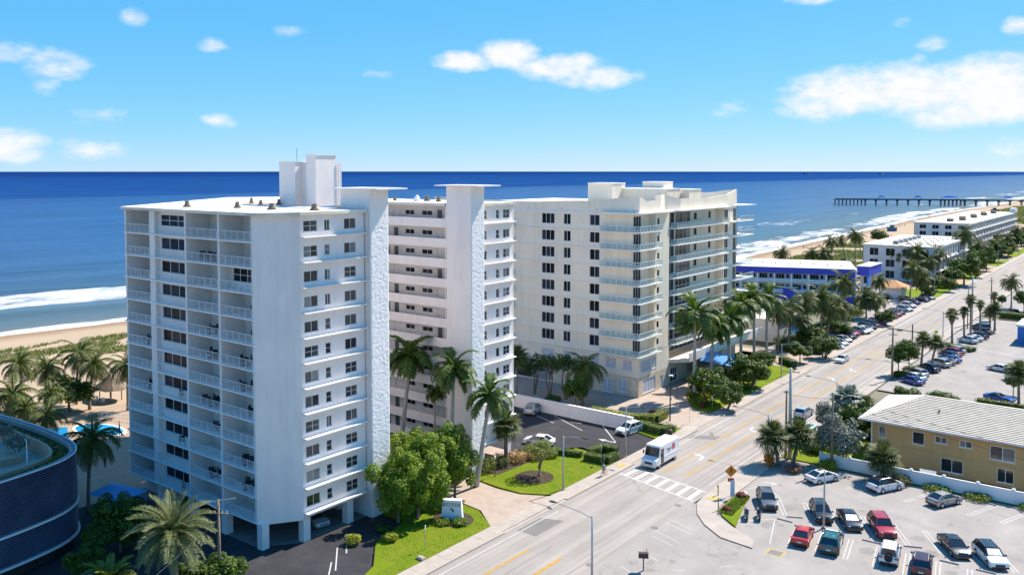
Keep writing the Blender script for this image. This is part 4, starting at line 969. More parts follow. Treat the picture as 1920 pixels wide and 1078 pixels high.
obj('fascia', MB().box(-ML,-.15,9.95,-.4,1.6,MH-.15), bluep, mo)
obj('end_wall', MB().box(-3.4,-.2,0,-.4,1.7,9.95), bluep, mo)
obj('side_wall', MB().box(-.4,-.3,0,0,MD,MH-.1), stucco, mo)
obj('back_wall', MB().box(-ML,MD-.2,0,-.4,MD,MH-.2), stucco, mo)
obj('roof', MB().box(-ML-.2,-.1,MH-.15,-.42,MD,MH), roofw, mo)
for i in range(9): obj('roof_vent', MB().tube([(0,0,0),(0,0,.5)],[.25,.2],8), acm, mo, (-4-3.8*i,6+ (i*37%7),MH))
# entrance tower of the motel
et = empty('motel_stair_block', (0,0,0), 0, 'cobalt blue and white stair block at the street end of the motel', 'building')
obj('fascia', MB().box(-76.4,267.2,9.6,-72.9,280.5,12.3), bluep, et); obj('roof', MB().box(-76.6,267.0,12.3,-72.7,280.7,12.5), roofw, et)
obj('column', MB().box(-73.6,267.4,0,-73.0,268.4,9.6), bluel, et); obj('wall', MB().box(-76.3,270.5,0,-73.1,280.3,9.6), stucco, et)
obj('opening_shade_panel', MB().box(-75.2,270.38,3.2,-73.6,270.48,9.0), dark_m, et)  # dark sheet on the wall, paints a shaded opening
obj('walkway', MB().box(-76.3,267.6,3.0,-73.7,270.4,3.25).box(-76.3,267.6,6.2,-73.7,270.4,6.45).box(-76.3,267.6,6.45,-73.7,267.7,7.3), stucco2, et)
# small blue box building
bb = empty('blue_annex', (0,0,0), 0, 'small cobalt blue box building with flat white roof', 'building')
obj('wall', MB().box(-108,256,0,-91.4,274,5.5), bluep, bb); obj('street_wall', MB().box(-91.4,256.02,0,-91.2,274,5.55), bluel, bb)
obj('roof', MB().box(-108.1,255.9,5.55,-91.1,274.1,5.8), roofw, bb); obj('roof_hatch', MB().box(-97,262,5.8,-93.5,266,6.0), stucco2, bb)
# beach-front blue gazebo roof peeking behind the condominium
gz = obj('beach_pavilion', MB().box(-141,306,3.2,-126,316,3.7).box(-140,307,0,-127,315,3.2), stucco); tag(gz, 'small white beach pavilion with blue side behind the motel', 'building')
obj('blue_side', MB().box(-140.2,306.8,1.0,-130,306.95,3.0), bluep, gz)

# ------------------------------------------------------------------ grey-white blocks along the beach
def block(name, label, x0, x1, y0, y1, H_, floors, nfront, balcony_side=True):
    o = empty(name, (0,0,0), 0, label, 'building')
    fw_ = MB(); hs = []
    L_ = x1-x0; fh = (H_-.8)/floors
    for f_ in range(floors):
        z = fh*f_
        for i in range(nfront):
            c = L_*(i+.7)/(nfront+.4); hs.append((c-1.6,c+1.6,z+.8,z+fh-.45))
    p0, p1 = (x0,y0),(x1,y0)
    wallface(fw_, p0, p1, 0, H_-.4, hs); obj('front_wall', fw_, greyst, o)
    for h in hs: window(o, p0, p1, h, cols=2, rows=1, gm=glass, fw=.08)
    sw_ = MB(); hs = []; LY = y1-y0; n = int(LY/4.6)
    for f_ in range(floors):
        z = fh*f_
        for i in range(n): hs.append((1.2+i*4.6,1.2+i*4.6+3.6,z+.5,z+fh-.35))
    p0, p1 = (x1,y0),(x1,y1)
    wallface(sw_, p0, p1, 0, H_-.4, hs, .5); obj('street_wall', sw_, greyst, o)
    for i,h in enumerate(hs):
        window(o, p0, p1, h, cols=3, rows=1, gm=glass, fw=.1, dep=.35)
    for f_ in range(1,floors):
        obj('balcony_band', MB().box(x1,y0+.6,fh*f_-.1,x1+.9,y1-.6,fh*f_+.1), greyst, o)
        for i in range(0,n,2): obj('balcony_screen', MB().box(x1+.78,y0+1.2+i*4.6,fh*f_+.1,x1+.88,y0+4.2+i*4.6,fh*f_+1.1), stucco2, o)
    obj('back_wall', MB().box(x0,y1-.2,0,x1,y1,H_-.4).box(x0-.02,y0,0,x0+.2,y1,H_-.4), greyst, o)
    obj('roof', MB().box(x0-.3,y0-.3,H_-.4,x1+.3,y1+.3,H_), roofw, o)
    return o
b1 = block('beach_apartments', 'grey white flat roofed apartment block beside the blue motel', -95.5,-70,341,400,13.2,3,4)
b2 = block('beach_hotel', 'far grey white block with street balconies and rooftop air units', -111,-84.5,488,640,14.2,4,4)
for i in range(8): obj('roof_unit', MB().box(0,0,0,3,2.6,1.6), ventm, b2, (-98+(i%2)*3,500+16*i,14.2))
for i in range(6): obj('roof_unit', MB().box(0,0,0,1.8,2.0,1.3), acm, b1, (-86,346+7*i,13.2))
for i in range(20): obj('roof_vent', MB().tube([(0,0,0),(0,0,.6)],[.3,.25],6), acm, b1, (-82+2.4*(i%4),352+8*(i//4),13.2))
obj('stair_block', MB().box(-87,630,13.8,-84.2,641,17.0), greyst, b2)
# orange roofed hut
hu = empty('garden_hut', (0,0,0), 0, 'small grey hut with terracotta hipped roof on the motel grounds', 'hut')
obj('wall', MB().box(-78,293,0,-70,300,3.4), greyst, hu)
terra = pm('terracotta_roof', (.46,.22,.09), .8, .15, 1, .3, 8)
obj('roof', MB().loft([[(-79,292,3.4),(-69,292,3.4),(-69,301,3.4),(-79,301,3.4)],[(-75.5,296,5.4),(-72.5,296,5.4),(-72.5,297,5.4),(-75.5,297,5.4)]]), terra, hu)
# kiosk at the right edge
kb = obj('lot_kiosk', MB().box(-29.8,233,0,-18,243,4.2), pm('kiosk_blue',(.03,.16,.50),.6,.1,1)); tag(kb, 'blue walled box kiosk with white roof at the car park edge', 'kiosk')
obj('roof', MB().box(-30.1,232.7,4.2,-17.7,243.3,4.7), roofw, kb)

# ------------------------------------------------------------------ tan house with tiled roof
th = empty('tan_house', (0,0,0), 0, 'two storey tan building with pale striped hipped roof', 'building')
HX0, HX1, HY0, HY1, HZ = -33.6, 8.0, 125.9, 141.5, 5.85
tw_ = MB(); hh = []
for (a,b,z0,z1,c) in ((-32.6,-31.7,3.6,5.2,1),(-28.2,-26.7,3.5,5.2,1),(-25.4,-23.9,4.2,5.1,2),(-22.4,-20.9,4.2,5.1,2),(-18.8,-15.9,3.3,5.1,2),(-12.6,-9.9,3.3,5.1,2),(-8,-7,4.0,5.0,1),
                     (-24.6,-21.9,.5,2.3,2),(-17.9,-16.0,.5,2.3,2),(-12.4,-10.6,.5,2.3,2),(-7,-5,.5,2.3,2)):
    hh.append((a-HX0,b-HX0,z0,z1,c))
h0, h1 = (HX0,HY0),(HX1,HY0)
wallface(tw_, h0, h1, 0, HZ, [h[:4] for h in hh]); wallface(tw_, (HX0,HY1),(HX0,HY0), 0, HZ); obj('wall', tw_, tan, th)
for h in hh: window(th, h0, h1, h[:4], cols=h[4], rows=1, fw=.07)
obj('string_course', MB().box(HX0,HY0-.05,2.75,HX1,HY0,2.85), tan, th)
for x in (-14.6,): obj('downpipe', MB().tube([(x,HY0-.1,0),(x,HY0-.1,HZ)],.09,8), frame_m, th)
obj('downpipe', MB().tube([(HX0+.1,HY0-.1,0),(HX0+.1,HY0-.1,HZ)],.09,8), frame_m, th)
tile = pm('pale_roof_tile', (.57,.485,.385), .7, .10, .8, .1, 6)
RX0, RY_0, RYM, RZ0, RZ1 = -35.0, 124.9, 133.0, 6.0, 8.75
nC = 21
slope = (RZ1-RZ0)/(RYM-RY_0)
for k in range(nC):
    t0, t1 = k/nC, (k+1)/nC
    ya, yb = RY_0+(RYM-RY_0)*t0, RY_0+(RYM-RY_0)*t1
    za, zb = RZ0+(RZ1-RZ0)*t0, RZ0+(RZ1-RZ0)*t1
    hip = 7.0
    xa, xb = RX0+hip*t0, RX0+hip*t1
    mb = MB(); X1 = 9.5
    mb.add([(xa,ya,za+.13),(X1,ya,za+.13),(X1,yb,zb+.02),(xb,yb,zb+.02),(xa,ya,za-.05),(X1,ya,za-.05),(X1,yb,zb-.09),(xb,yb,zb-.09)], [(0,1,2,3),(7,6,5,4),(0,4,5,1),(1,5,6,2),(2,6,7,3),(3,7,4,0)])
    obj('tile_course', mb, tile, th)
    mb = MB(); ya2, yb2 = 2*RYM-ya, 2*RYM-yb
    mb.add([(xa,ya,za+.08),(xa,ya2,za+.08),(xb,yb2,zb+.01),(xb,yb,zb+.01),(xa,ya,za-.05),(xa,ya2,za-.05),(xb,yb2,zb-.09),(xb,yb,zb-.09)], [(0,1,2,3),(7,6,5,4),(0,4,5,1),(1,5,6,2),(2,6,7,3),(3,7,4,0)])
    obj('tile_course', mb, tile, th)
obj('back_slope', MB().add([(RX0,2*RYM-RY_0,RZ0),(9.5,2*RYM-RY_0,RZ0),(9.5,RYM,RZ1),(RX0+7,RYM,RZ1)], [(0,1,2,3)]), tile, th)
gut = pm('grey_gutter',(.40,.41,.43),.5,.05,1)
obj('gutter', MB().box(RX0-.1,RY_0-.18,RZ0-.14,9.5,RY_0-.02,RZ0+.02).box(RX0-.18,RY_0-.1,RZ0-.14,RX0-.02,141,RZ0+.02), gut, th)
obj('roof_vent', MB().tube([(-25.6,129.2,7.3),(-25.6,129.2,7.9)],.12,8), ventm, th)
obj('soffit', MB().box(RX0,RY_0,RZ0-.1,9.5,HY0,RZ0-.05), tan, th)
# white masonry fence in front of the house, and the garden wall by the wing
fen = empty('white_fence', (0,0,0), 0, 'long white rendered fence in front of the tan house', 'fence')
x = -38.6
while x < 8:
    obj('fence_panel', MB().box(x,119.7,0,x+3.9,119.9,1.75), stucco2, fen); obj('fence_post', MB().box(x-.16,119.62,0,x+.16,119.98,1.9), stucco2, fen)
    obj('post_cap', MB().loft([[(x-.2,119.6,1.9),(x+.2,119.6,1.9),(x+.2,120.0,1.9),(x-.2,120.0,1.9)],[(x-.03,119.77,2.05),(x+.03,119.77,2.05),(x+.03,119.83,2.05),(x-.03,119.83,2.05)]]), stucco2, fen); x += 3.9
gw = obj('garden_wall', MB().box(-101,117.5,0,-67.2,117.8,2.05), stucco); tag(gw, 'white garden wall beside the dark wing car park', 'wall')
obj('coping', MB().box(-101.1,117.42,2.05,-67.1,117.88,2.15), stucco2, gw)
sg = obj('side_gate', MB().box(-26.2,121.4,0,-24.2,121.5,1.7), frame_m); tag(sg, 'short white gate panel beside the tan house fence', 'gate')

# ------------------------------------------------------------------ parking structure with curved blue screen
ps = empty('parking_structure', (0,0,0), 0, 'curved parking structure wrapped in dark blue metal louvres', 'building')
rim = [(-89.6,26),(-90.2,32),(-90.6,35.2),(-91.2,38.4),(-92.0,41.2),(-92.9,42.8),(-94.2,44.2),(-96.2,45.2),(-98.8,45.8),(-102,46.0),(-109,46.0),(-116,45.3),(-124,44.4)]
def smooth_poly(p, n=3):
    for _ in range(n):
        q = [p[0]]
        for a,b in zip(p, p[1:]): q += [(a[0]*.75+b[0]*.25,a[1]*.75+b[1]*.25),(a[0]*.25+b[0]*.75,a[1]*.25+b[1]*.75)]
        p = q + [p[-1]]
    return p
rimS = smooth_poly(rim,2)
def offs(p, d):
    o = []
    for i in range(len(p)):
        a, b = p[max(i-1,0)], p[min(i+1,len(p)-1)]; tx, ty = b[0]-a[0], b[1]-a[1]; l = math.hypot(tx,ty)
        o.append((p[i][0]-ty/l*d, p[i][1]+tx/l*d))
    return o
def ribbon(mb, p, d0, d1, z0, z1, zi=None):
    a, b = offs(p,d0), offs(p,d1)
    rings = [[(a[i][0],a[i][1],z0),(a[i][0],a[i][1],z1),(b[i][0],b[i][1],z1 if zi is None else zi),(b[i][0],b[i][1],z0 if zi is None else z0+(zi-z1))] for i in range(len(p))]
    return mb.loft(rings)
louv = pm('navy_louvre_metal', (.105,.11,.165), .55, .35, .25, metal=.1, spec=.5)
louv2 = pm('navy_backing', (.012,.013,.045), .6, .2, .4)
sl = MB(); z = 1.7
while z < 10.1:
    if not (4.5 < z < 4.95): ribbon(sl, rimS, -.05, .08, z, z+.05, z+.12)
    z += .25
o = obj('louvre_screen', sl, louv, ps); o['kind'] = 'stuff'
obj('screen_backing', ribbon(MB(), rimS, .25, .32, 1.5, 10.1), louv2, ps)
obj('white_band', ribbon(MB(), rimS, -.22, .3, 1.38, 1.58), stucco2, ps)
obj('white_band', ribbon(MB(), rimS, -.16, .3, 4.6, 4.8), stucco2, ps)
obj('rim_cap', ribbon(MB(), rimS, -.05, .4, 10.12, 10.3), pm('dark_blue_cap',(.03,.04,.11),.4,.1,1), ps)
obj('rim_edge', ribbon(MB(), rimS, -.07, .02, 10.24, 10.34), stucco2, ps)
obj('planter_wall', ribbon(MB(), rimS, .42, .62, 9.0, 10.28), conc, ps)
obj('planter_soil', ribbon(MB(), rimS, .62, 2.3, 9.0, 9.75), soil, ps)
obj('inner_wall', ribbon(MB(), rimS, 2.3, 2.6, 8.6, 10.25), pm('planter_tan',(.40,.28,.19),.8,.1,1), ps)
inn = offs(rimS, 2.6)
obj('deck', MB().prism(inn+[(-124,26)], 8.3, 8.7), conc, ps)
obj('deck_steps', MB().box(-116,33,8.7,-104,38,9.2).box(-116,33,9.2,-105,37.4,9.6).box(-116,33,9.6,-106,36.8,10.0).box(-116,33,10,-107,36.2,10.4), greyst, ps)
obj('planter_box', MB().box(-104,38.6,8.7,-100,41.0,9.5), pm('planter_tan',(.40,.28,.19),.8,.1,1), ps)
obj('ground_floor', ribbon(MB(), rimS, .8, 1.1, 0, 1.5), dark_m, ps)  # dark colour paints the shade below the lowest white band
o = obj('deck_lamp', MB().tube([(0,0,0),(0,0,2.9)],.05,6).tube([(0,0,2.9),(-.4,.1,3.05),(-.9,.2,2.95)],.035,5), frame_m, None, (-97.6,40.6,8.7)); tag(o, 'thin pale lamp post on the parking structure deck', 'lamp')

# ================================================================== VEGETATION
PALMS=[
('royal', (-84.74, 83.77), (1.25, 0.97, 15.24), 3.35, 46, 'tall royal palm nearest the first textured fin, leaning right'),
('royal', (-75.18, 83.82), (0.32, 0.25, 14.8), 3.04, 44, 'royal palm standing before the second white fin'),
('royal', (-71.01, 84.11), (1.32, 1.02, 11.87), 2.98, 44, 'shorter royal palm at the street corner of the wing'),
('royal_s', (-80.76, 86.85), (-0.02, -0.02, 10.26), 1.45, 20, 'slim young palm between the two tall royal palms'),
('sabal', (-74.42, 94.58), (0.0, 0.0, 4.74), 2.37, 32, 'bushy cabbage palm beside the wing car park entrance'),
('areca', (-73.59, 83.81), (0.02, 0.02, 6.38), 2.06, 30, 'dark clump of areca palms under the royal palms'),
('areca', (-77.36, 83.39), (0.02, 0.01, 5.26), 1.67, 24, 'smaller dark areca clump left of the leaning palm trunk'),
('sabal', (-92.26, 120.32), (-0.0, -0.0, 7.64), 2.43, 26, 'cabbage palm half hidden behind the white wing'),
('coco', (-81.83, 125.73), (0.42, 0.32, 6.41), 3.87, 42, 'dark coconut palm by the condominium north wall'),
('royal', (-67.93, 140.99), (-0.07, -0.05, 15.39), 4.34, 46, 'royal palm nearest the road outside the condominium'),
('royal', (-69.93, 152.17), (0.21, 0.16, 11.27), 3.62, 36, 'royal palm before the light blue entrance canopy'),
('royal', (-68.32, 156.59), (0.03, 0.02, 12.27), 3.88, 38, 'royal palm right of the light blue entrance canopy'),
('royal', (-70.45, 167.47), (-0.06, -0.05, 13.42), 3.89, 36, 'fourth royal palm along the condominium garden'),
('royal', (-70.21, 173.85), (-0.16, -0.13, 14.01), 4.0, 36, 'tallest royal palm at the south end of the condominium'),
('royal', (-70.54, 181.49), (-0.07, -0.06, 13.09), 3.91, 34, 'royal palm before the low white annex'),
('coco', (-70.57, 188.47), (-0.03, -0.02, 9.27), 3.55, 30, 'coconut palm with thin trunk before the low white annex'),
('coco', (-70.15, 193.95), (-0.12, -0.1, 9.46), 4.11, 34, 'coconut palm at the pale blue annex corner'),
('coco', (-67.93, 201.04), (-0.84, -0.65, 10.29), 3.95, 32, 'coconut palm left of the motel palm cluster'),
('coco', (-67.45, 207.85), (-0.06, -0.05, 10.8), 4.56, 36, 'tall straight coconut palm in the motel cluster'),
('coco', (-66.56, 210.19), (0.29, 0.23, 7.51), 3.82, 30, 'lower coconut palm in the motel cluster'),
('coco', (-68.24, 222.95), (0.42, 0.33, 6.82), 4.03, 30, 'coconut palm against the cobalt blue motel end wall'),
('coco', (-68.86, 232.04), (-0.52, -0.4, 11.55), 4.72, 34, 'tall coconut palm rising before the motel balconies'),
('coco', (-71.18, 204.95), (-0.28, -0.21, 5.15), 3.29, 26, 'short coconut palm behind the motel parking hedge'),
('coco', (-96.64, 266.03), (-0.23, -0.18, 7.22), 3.65, 22, 'palm top showing over the small blue annex roof'),
('coco', (-68.49, 249.1), (-0.34, -0.26, 5.97), 4.41, 30, 'coconut palm right of the cobalt blue end wall'),
('coco', (-65.41, 247.11), (-0.33, -0.26, 5.59), 3.77, 26, 'coconut palm beside the terracotta hut'),
('coco', (-70.97, 272.39), (-0.4, -0.31, 7.9), 3.51, 22, 'palm between the stair block and the terracotta hut'),
('coco', (-134.38, 361.58), (-0.08, -0.06, 5.94), 4.53, 20, 'low palm on the sand above the motel roof'),
('coco', (-123.94, 369.67), (-0.45, -0.35, 5.71), 4.31, 19, 'beach palm left of the dense dune palms'),
('coco', (-118.47, 368.74), (-0.27, -0.21, 5.88), 4.93, 22, 'dense beach palm on the green dune'),
('coco', (-117.46, 374.69), (-0.53, -0.41, 10.73), 3.85, 17, 'taller of the dune palms behind the motel roof'),
('coco', (-115.58, 386.86), (-2.01, -1.56, 10.74), 3.71, 16, 'curved thin palm on the green dune'),
('coco', (-113.58, 393.95), (-0.21, -0.16, 12.75), 4.22, 18, 'straight tall palm left of the grey white block'),
('coco', (-117.0, 414.79), (-1.35, -1.04, 10.4), 3.94, 16, 'leaning palm crossing the straight tall beach palm'),
('coco', (-82.37, 344.47), (-0.52, -0.4, 10.63), 4.77, 24, 'leftmost palm before the grey white block wall'),
('coco', (-76.36, 339.29), (-0.07, -0.06, 11.35), 5.04, 26, 'second palm before the grey white block wall'),
('coco', (-69.58, 344.54), (-1.15, -0.89, 10.96), 5.04, 26, 'palm at the street corner of the grey white block'),
('coco', (-70.63, 334.35), (-0.17, -0.13, 8.22), 4.17, 22, 'yellow tinged palm near the grey white block corner'),
('coco', (-67.38, 292.97), (0.88, 0.68, 9.69), 4.7, 28, 'palm before the terracotta hut lawn'),
('coco', (-64.99, 297.74), (-0.12, -0.09, 6.0), 4.07, 24, 'low palm on the lawn beside the grey white block'),
('coco', (-69.24, 387.26), (0.01, 0.0, 15.13), 5.58, 26, 'tall palm rising between the two grey white blocks'),
('coco', (-66.26, 401.63), (-0.21, -0.17, 9.56), 4.41, 20, 'palm among the street trees before the far block'),
('coco', (-66.12, 436.38), (-0.17, -0.13, 7.17), 4.27, 18, 'palm in the far street planting by the far block'),
('coco', (-65.54, 473.84), (-0.6, -0.46, 8.23), 4.09, 16, 'distant palm at the far block corner'),
('coco', (-66.13, 508.78), (-0.69, -0.54, 10.42), 3.82, 14, 'most distant roadside palm near the right edge'),
('wash', (-41.92, 223.57), (-0.15, -0.11, 6.72), 2.12, 17, 'fan palm with brown skirt beside the road'),
('wash', (-40.15, 228.18), (-0.26, -0.2, 7.18), 1.64, 13, 'slim red trunked fan palm behind the skirted one'),
('wash', (-39.07, 229.84), (-0.22, -0.17, 9.77), 1.9, 15, 'tallest slim fan palm in the car park hedge'),
('wash', (-39.02, 241.94), (-0.17, -0.13, 7.27), 1.59, 12, 'fan palm beside the grey utility pole'),
('sabal', (-38.29, 250.87), (-0.1, -0.08, 4.3), 1.91, 14, 'cabbage palm left of the far hedge'),
('sabal', (-36.92, 249.08), (-0.02, -0.02, 5.49), 2.03, 15, 'cabbage palm at the start of the far hedge'),
('wash', (-39.78, 266.97), (-0.15, -0.12, 6.47), 1.59, 11, 'thin fan palm behind the cabbage palms'),
('coco', (-39.44, 294.23), (-0.19, -0.15, 7.84), 3.48, 22, 'coconut palm across the road near the right edge'),
('sabal', (-41.95, 193.23), (0.25, 0.19, 5.38), 1.98, 18, 'cabbage palm left of the blue parked cars'),
('sabal', (-40.14, 193.39), (0.77, 0.6, 5.02), 1.86, 17, 'cabbage palm leaning over the blue parked cars'),
('sabal', (-21.21, 170.09), (-0.15, -0.11, 5.95), 2.18, 24, 'cabbage palm at the right edge by the blue coupe'),
('sabal', (-43.11, 116.03), (-0.63, -0.49, 3.75), 2.47, 34, 'bushy cabbage palm left of the roadside pair'),
('sabal', (-41.84, 118.12), (0.54, 0.42, 3.78), 2.49, 34, 'bushy cabbage palm right of the roadside pair'),
('sabal', (-30.0, 118.33), (-0.05, -0.04, 2.85), 2.34, 34, 'cabbage palm bush before the white fence'),
('bism', (-41.04, 140.5), (-0.07, -0.05, 4.14), 3.02, 36, 'silver green fan palm beside the tan building roof'),
('sabal', (-38.69, 142.33), (-0.25, -0.2, 3.02), 2.01, 24, 'green fan palm touching the tan building roof corner'),
('date', (-74.41, 43.89), (-0.2, -0.15, 7.24), 4.55, 92, 'large pale date palm by the tower car park'),
('coco', (-102.23, 49.26), (0.49, 0.38, 8.94), 3.88, 62, 'large dark coconut palm beside the pool terrace'),
('coco', (-148.15, 61.25), (-0.32, -0.25, 9.4), 3.43, 40, 'leftmost tall coconut palm behind the dunes'),
('coco', (-154.65, 67.57), (0.37, 0.29, 6.73), 3.47, 38, 'second coconut palm behind the dunes'),
('coco', (-151.8, 71.52), (0.7, 0.54, 8.85), 3.87, 42, 'tallest coconut palm rising before the dune grass'),
('coco', (-146.57, 71.27), (0.81, 0.63, 7.74), 3.6, 40, 'coconut palm left of the thatched hut'),
('coco', (-140.75, 74.95), (0.01, 0.01, 7.89), 3.58, 40, 'coconut palm half hidden by the white tower'),
('coco', (-141.63, 57.25), (-0.04, -0.03, 6.27), 4.23, 52, 'large coconut palm behind the curved rim'),
('coco', (-136.15, 56.5), (0.12, 0.09, 5.27), 2.84, 36, 'shaded coconut palm over the curved rim'),
('coco', (-130.51, 57.07), (0.12, 0.09, 5.08), 3.08, 40, 'dark palm beside the swimming pool'),
('coco', (-141.4, 62.75), (-0.08, -0.06, 5.6), 2.52, 30, 'olive coconut palm left of the sea grape tree'),
('areca', (-79.41, 40.01), (0.06, 0.05, 3.27), 2.17, 44, 'bright yellow green palm clump at the bottom edge'),
]
TREES=[
('silver', (-42.5, 135.09), 3.37, 1.96, 2.13, 0, 'small silver leaved tree at the roadside by the wooden pole'),
('silver', (-36.32, 121.28), 4.28, 2.91, 2.91, 0, 'large silver leaved tree over the white fence'),
('broad', (-37.4, 131.4), 4.02, 2.34, 2.34, 0, 'dark broadleaf tree beside the tan building corner'),
('broad', (-37.38, 139.06), 3.11, 2.13, 1.96, 0, 'rounded green tree behind the tan building corner'),
('broad', (-35.57, 154.38), 3.36, 2.13, 1.33, 0, 'bright shrub behind the tan roof ridge, left one'),
('broad', (-30.74, 158.12), 2.73, 2.3, 1.24, 0, 'reddish green shrub behind the tan roof ridge, right one'),
('broad', (-43.76, 182.28), 4.73, 2.1, 2.32, 0, 'roadside tree beside the tall concrete utility pole'),
('broad', (-42.3, 184.56), 5.08, 1.9, 2.12, 0, 'roadside tree right of the tall concrete utility pole'),
('broad', (-60.85, 341.94), 7.27, 5.3, 4.55, 0, 'big round street tree before the far block'),
('broad', (-61.93, 332.15), 4.68, 3.33, 2.59, 0, 'dark street tree on the lawn edge left of the big one'),
('broad', (-61.81, 370.73), 7.2, 3.67, 4.08, 0, 'street tree behind the big round one'),
('broad', (-62.42, 397.3), 6.56, 3.47, 3.47, 0, 'street tree in the row along the far block'),
('broad', (-64.23, 437.84), 5.74, 3.56, 3.32, 0, 'farther street tree in the row along the far block'),
('broad', (-64.71, 467.94), 5.08, 3.28, 3.03, 0, 'olive street tree near the right end of the row'),
('broad', (-66.78, 508.27), 5.49, 3.27, 2.73, 0, 'last street tree at the right edge of the row'),
('broad', (-126.65, 481.43), 6.81, 4.23, 3.39, 0, 'round sea grape tree alone on the far beach'),
('broad', (-34.33, 280.06), 5.15, 2.39, 2.09, 0, 'yellow green tree at the right edge of the far lot'),
('broad', (-41.21, 289.07), 3.17, 1.25, 1.25, 0, 'small yellow bush tree across the road'),
('broad', (-24.05, 193.07), 2.32, 2.27, 1.65, 0, 'dark bush at the right edge behind the white sedan'),
('broad', (-23.15, 178.48), 2.64, 1.53, 0.96, 0, 'low bush at the right edge above the blue coupe'),
('broad', (-147.98, 68.52), 3.84, 3.92, 2.32, 0, 'sea grape tree with pale trunks on the sand'),
('broad', (-64.74, 140.3), 3.8, 3.15, 2.78, 0, 'dense green garden tree before the royal palm trunks'),
('broad', (-60.65, 137.84), 3.05, 2.7, 1.98, 0, 'rounded dark shrub left of the white garden sign'),
('broad', (-63.18, 154.32), 3.85, 3.56, 2.77, 0, 'broad garden tree behind the white garden sign'),
('broad', (-64.95, 165.29), 3.54, 2.31, 1.68, 0, 'garden shrub at the south end of the condominium lawn'),
('broad', (-60.63, 189.17), 3.16, 2.99, 2.07, 0, 'grey green tree at the motel parking entrance'),
('broad', (-63.28, 181.79), 2.87, 2.25, 1.57, 0, 'dark shrub left of the motel parking entrance'),
('broad', (-67.22, 200.04), 3.12, 2.95, 1.96, 0, 'yellow green shrubs under the motel palms, left clump'),
('broad', (-65.49, 216.13), 2.64, 2.86, 1.56, 0, 'green shrubs under the motel palms, right clump'),
('broad', (-61.1, 240.05), 2.84, 2.52, 1.68, 0, 'shrub beside the dark parked cars by the motel'),
('broad', (-63.37, 298.99), 2.57, 2.37, 1.52, 0, 'dark shrub on the lawn by the grey white block'),
('broad', (-61.12, 319.29), 3.25, 2.5, 1.78, 0, 'shaded shrub by the bus shelter'),
('thin', (-92.93, 126.33), 5.53, 2.12, 1.93, 0, 'slender multi stemmed tree at the condominium garage, leftmost'),
('thin', (-89.58, 127.01), 6.07, 2.1, 1.91, 0, 'slender multi stemmed tree before the garage grille'),
('thin', (-86.04, 126.96), 6.37, 2.07, 2.07, 0, 'slender multi stemmed tree right of the garage grille'),
('broad', (-80.84, 122.2), 3.97, 2.16, 2.16, 0, 'dark bushy shrub under the condominium coconut palm'),
('broad', (-88.69, 45.97), 4.66, 2.46, 2.01, 0, 'dark sea grape bush beside the blue pool canopy'),
('broad', (-86.41, 46.92), 3.18, 2.22, 1.88, 0, 'dark glossy bush behind the date palm'),
('broad', (-87.77, 43.48), 3.12, 1.63, 1.63, 0, 'shadowed bush at the foot of the curved screen'),
('broad', (-84.98, 40.45), 2.44, 1.76, 1.35, 0, 'shadowed shrub by the pale path'),
('broad', (-72.99, 46.97), 2.22, 2.22, 1.31, 0, 'bright green shrub by the wooden power pole'),
('broad', (-72.29, 48.88), 1.93, 1.33, 0.82, 0, 'bright green shrub right of the wooden power pole'),
('broad', (-75.03, 45.39), 2.01, 1.31, 0.91, 0, 'green shrub at the foot of the date palm'),
('grey', (-101.91, 41.37), 10.59, 1.29, 0.94, 9.5, 'grey green planter shrub on the parking deck'),
('grey', (-107.16, 42.15), 10.76, 0.97, 0.85, 9.5, 'grey green shrub at the left end of the parking deck'),
]
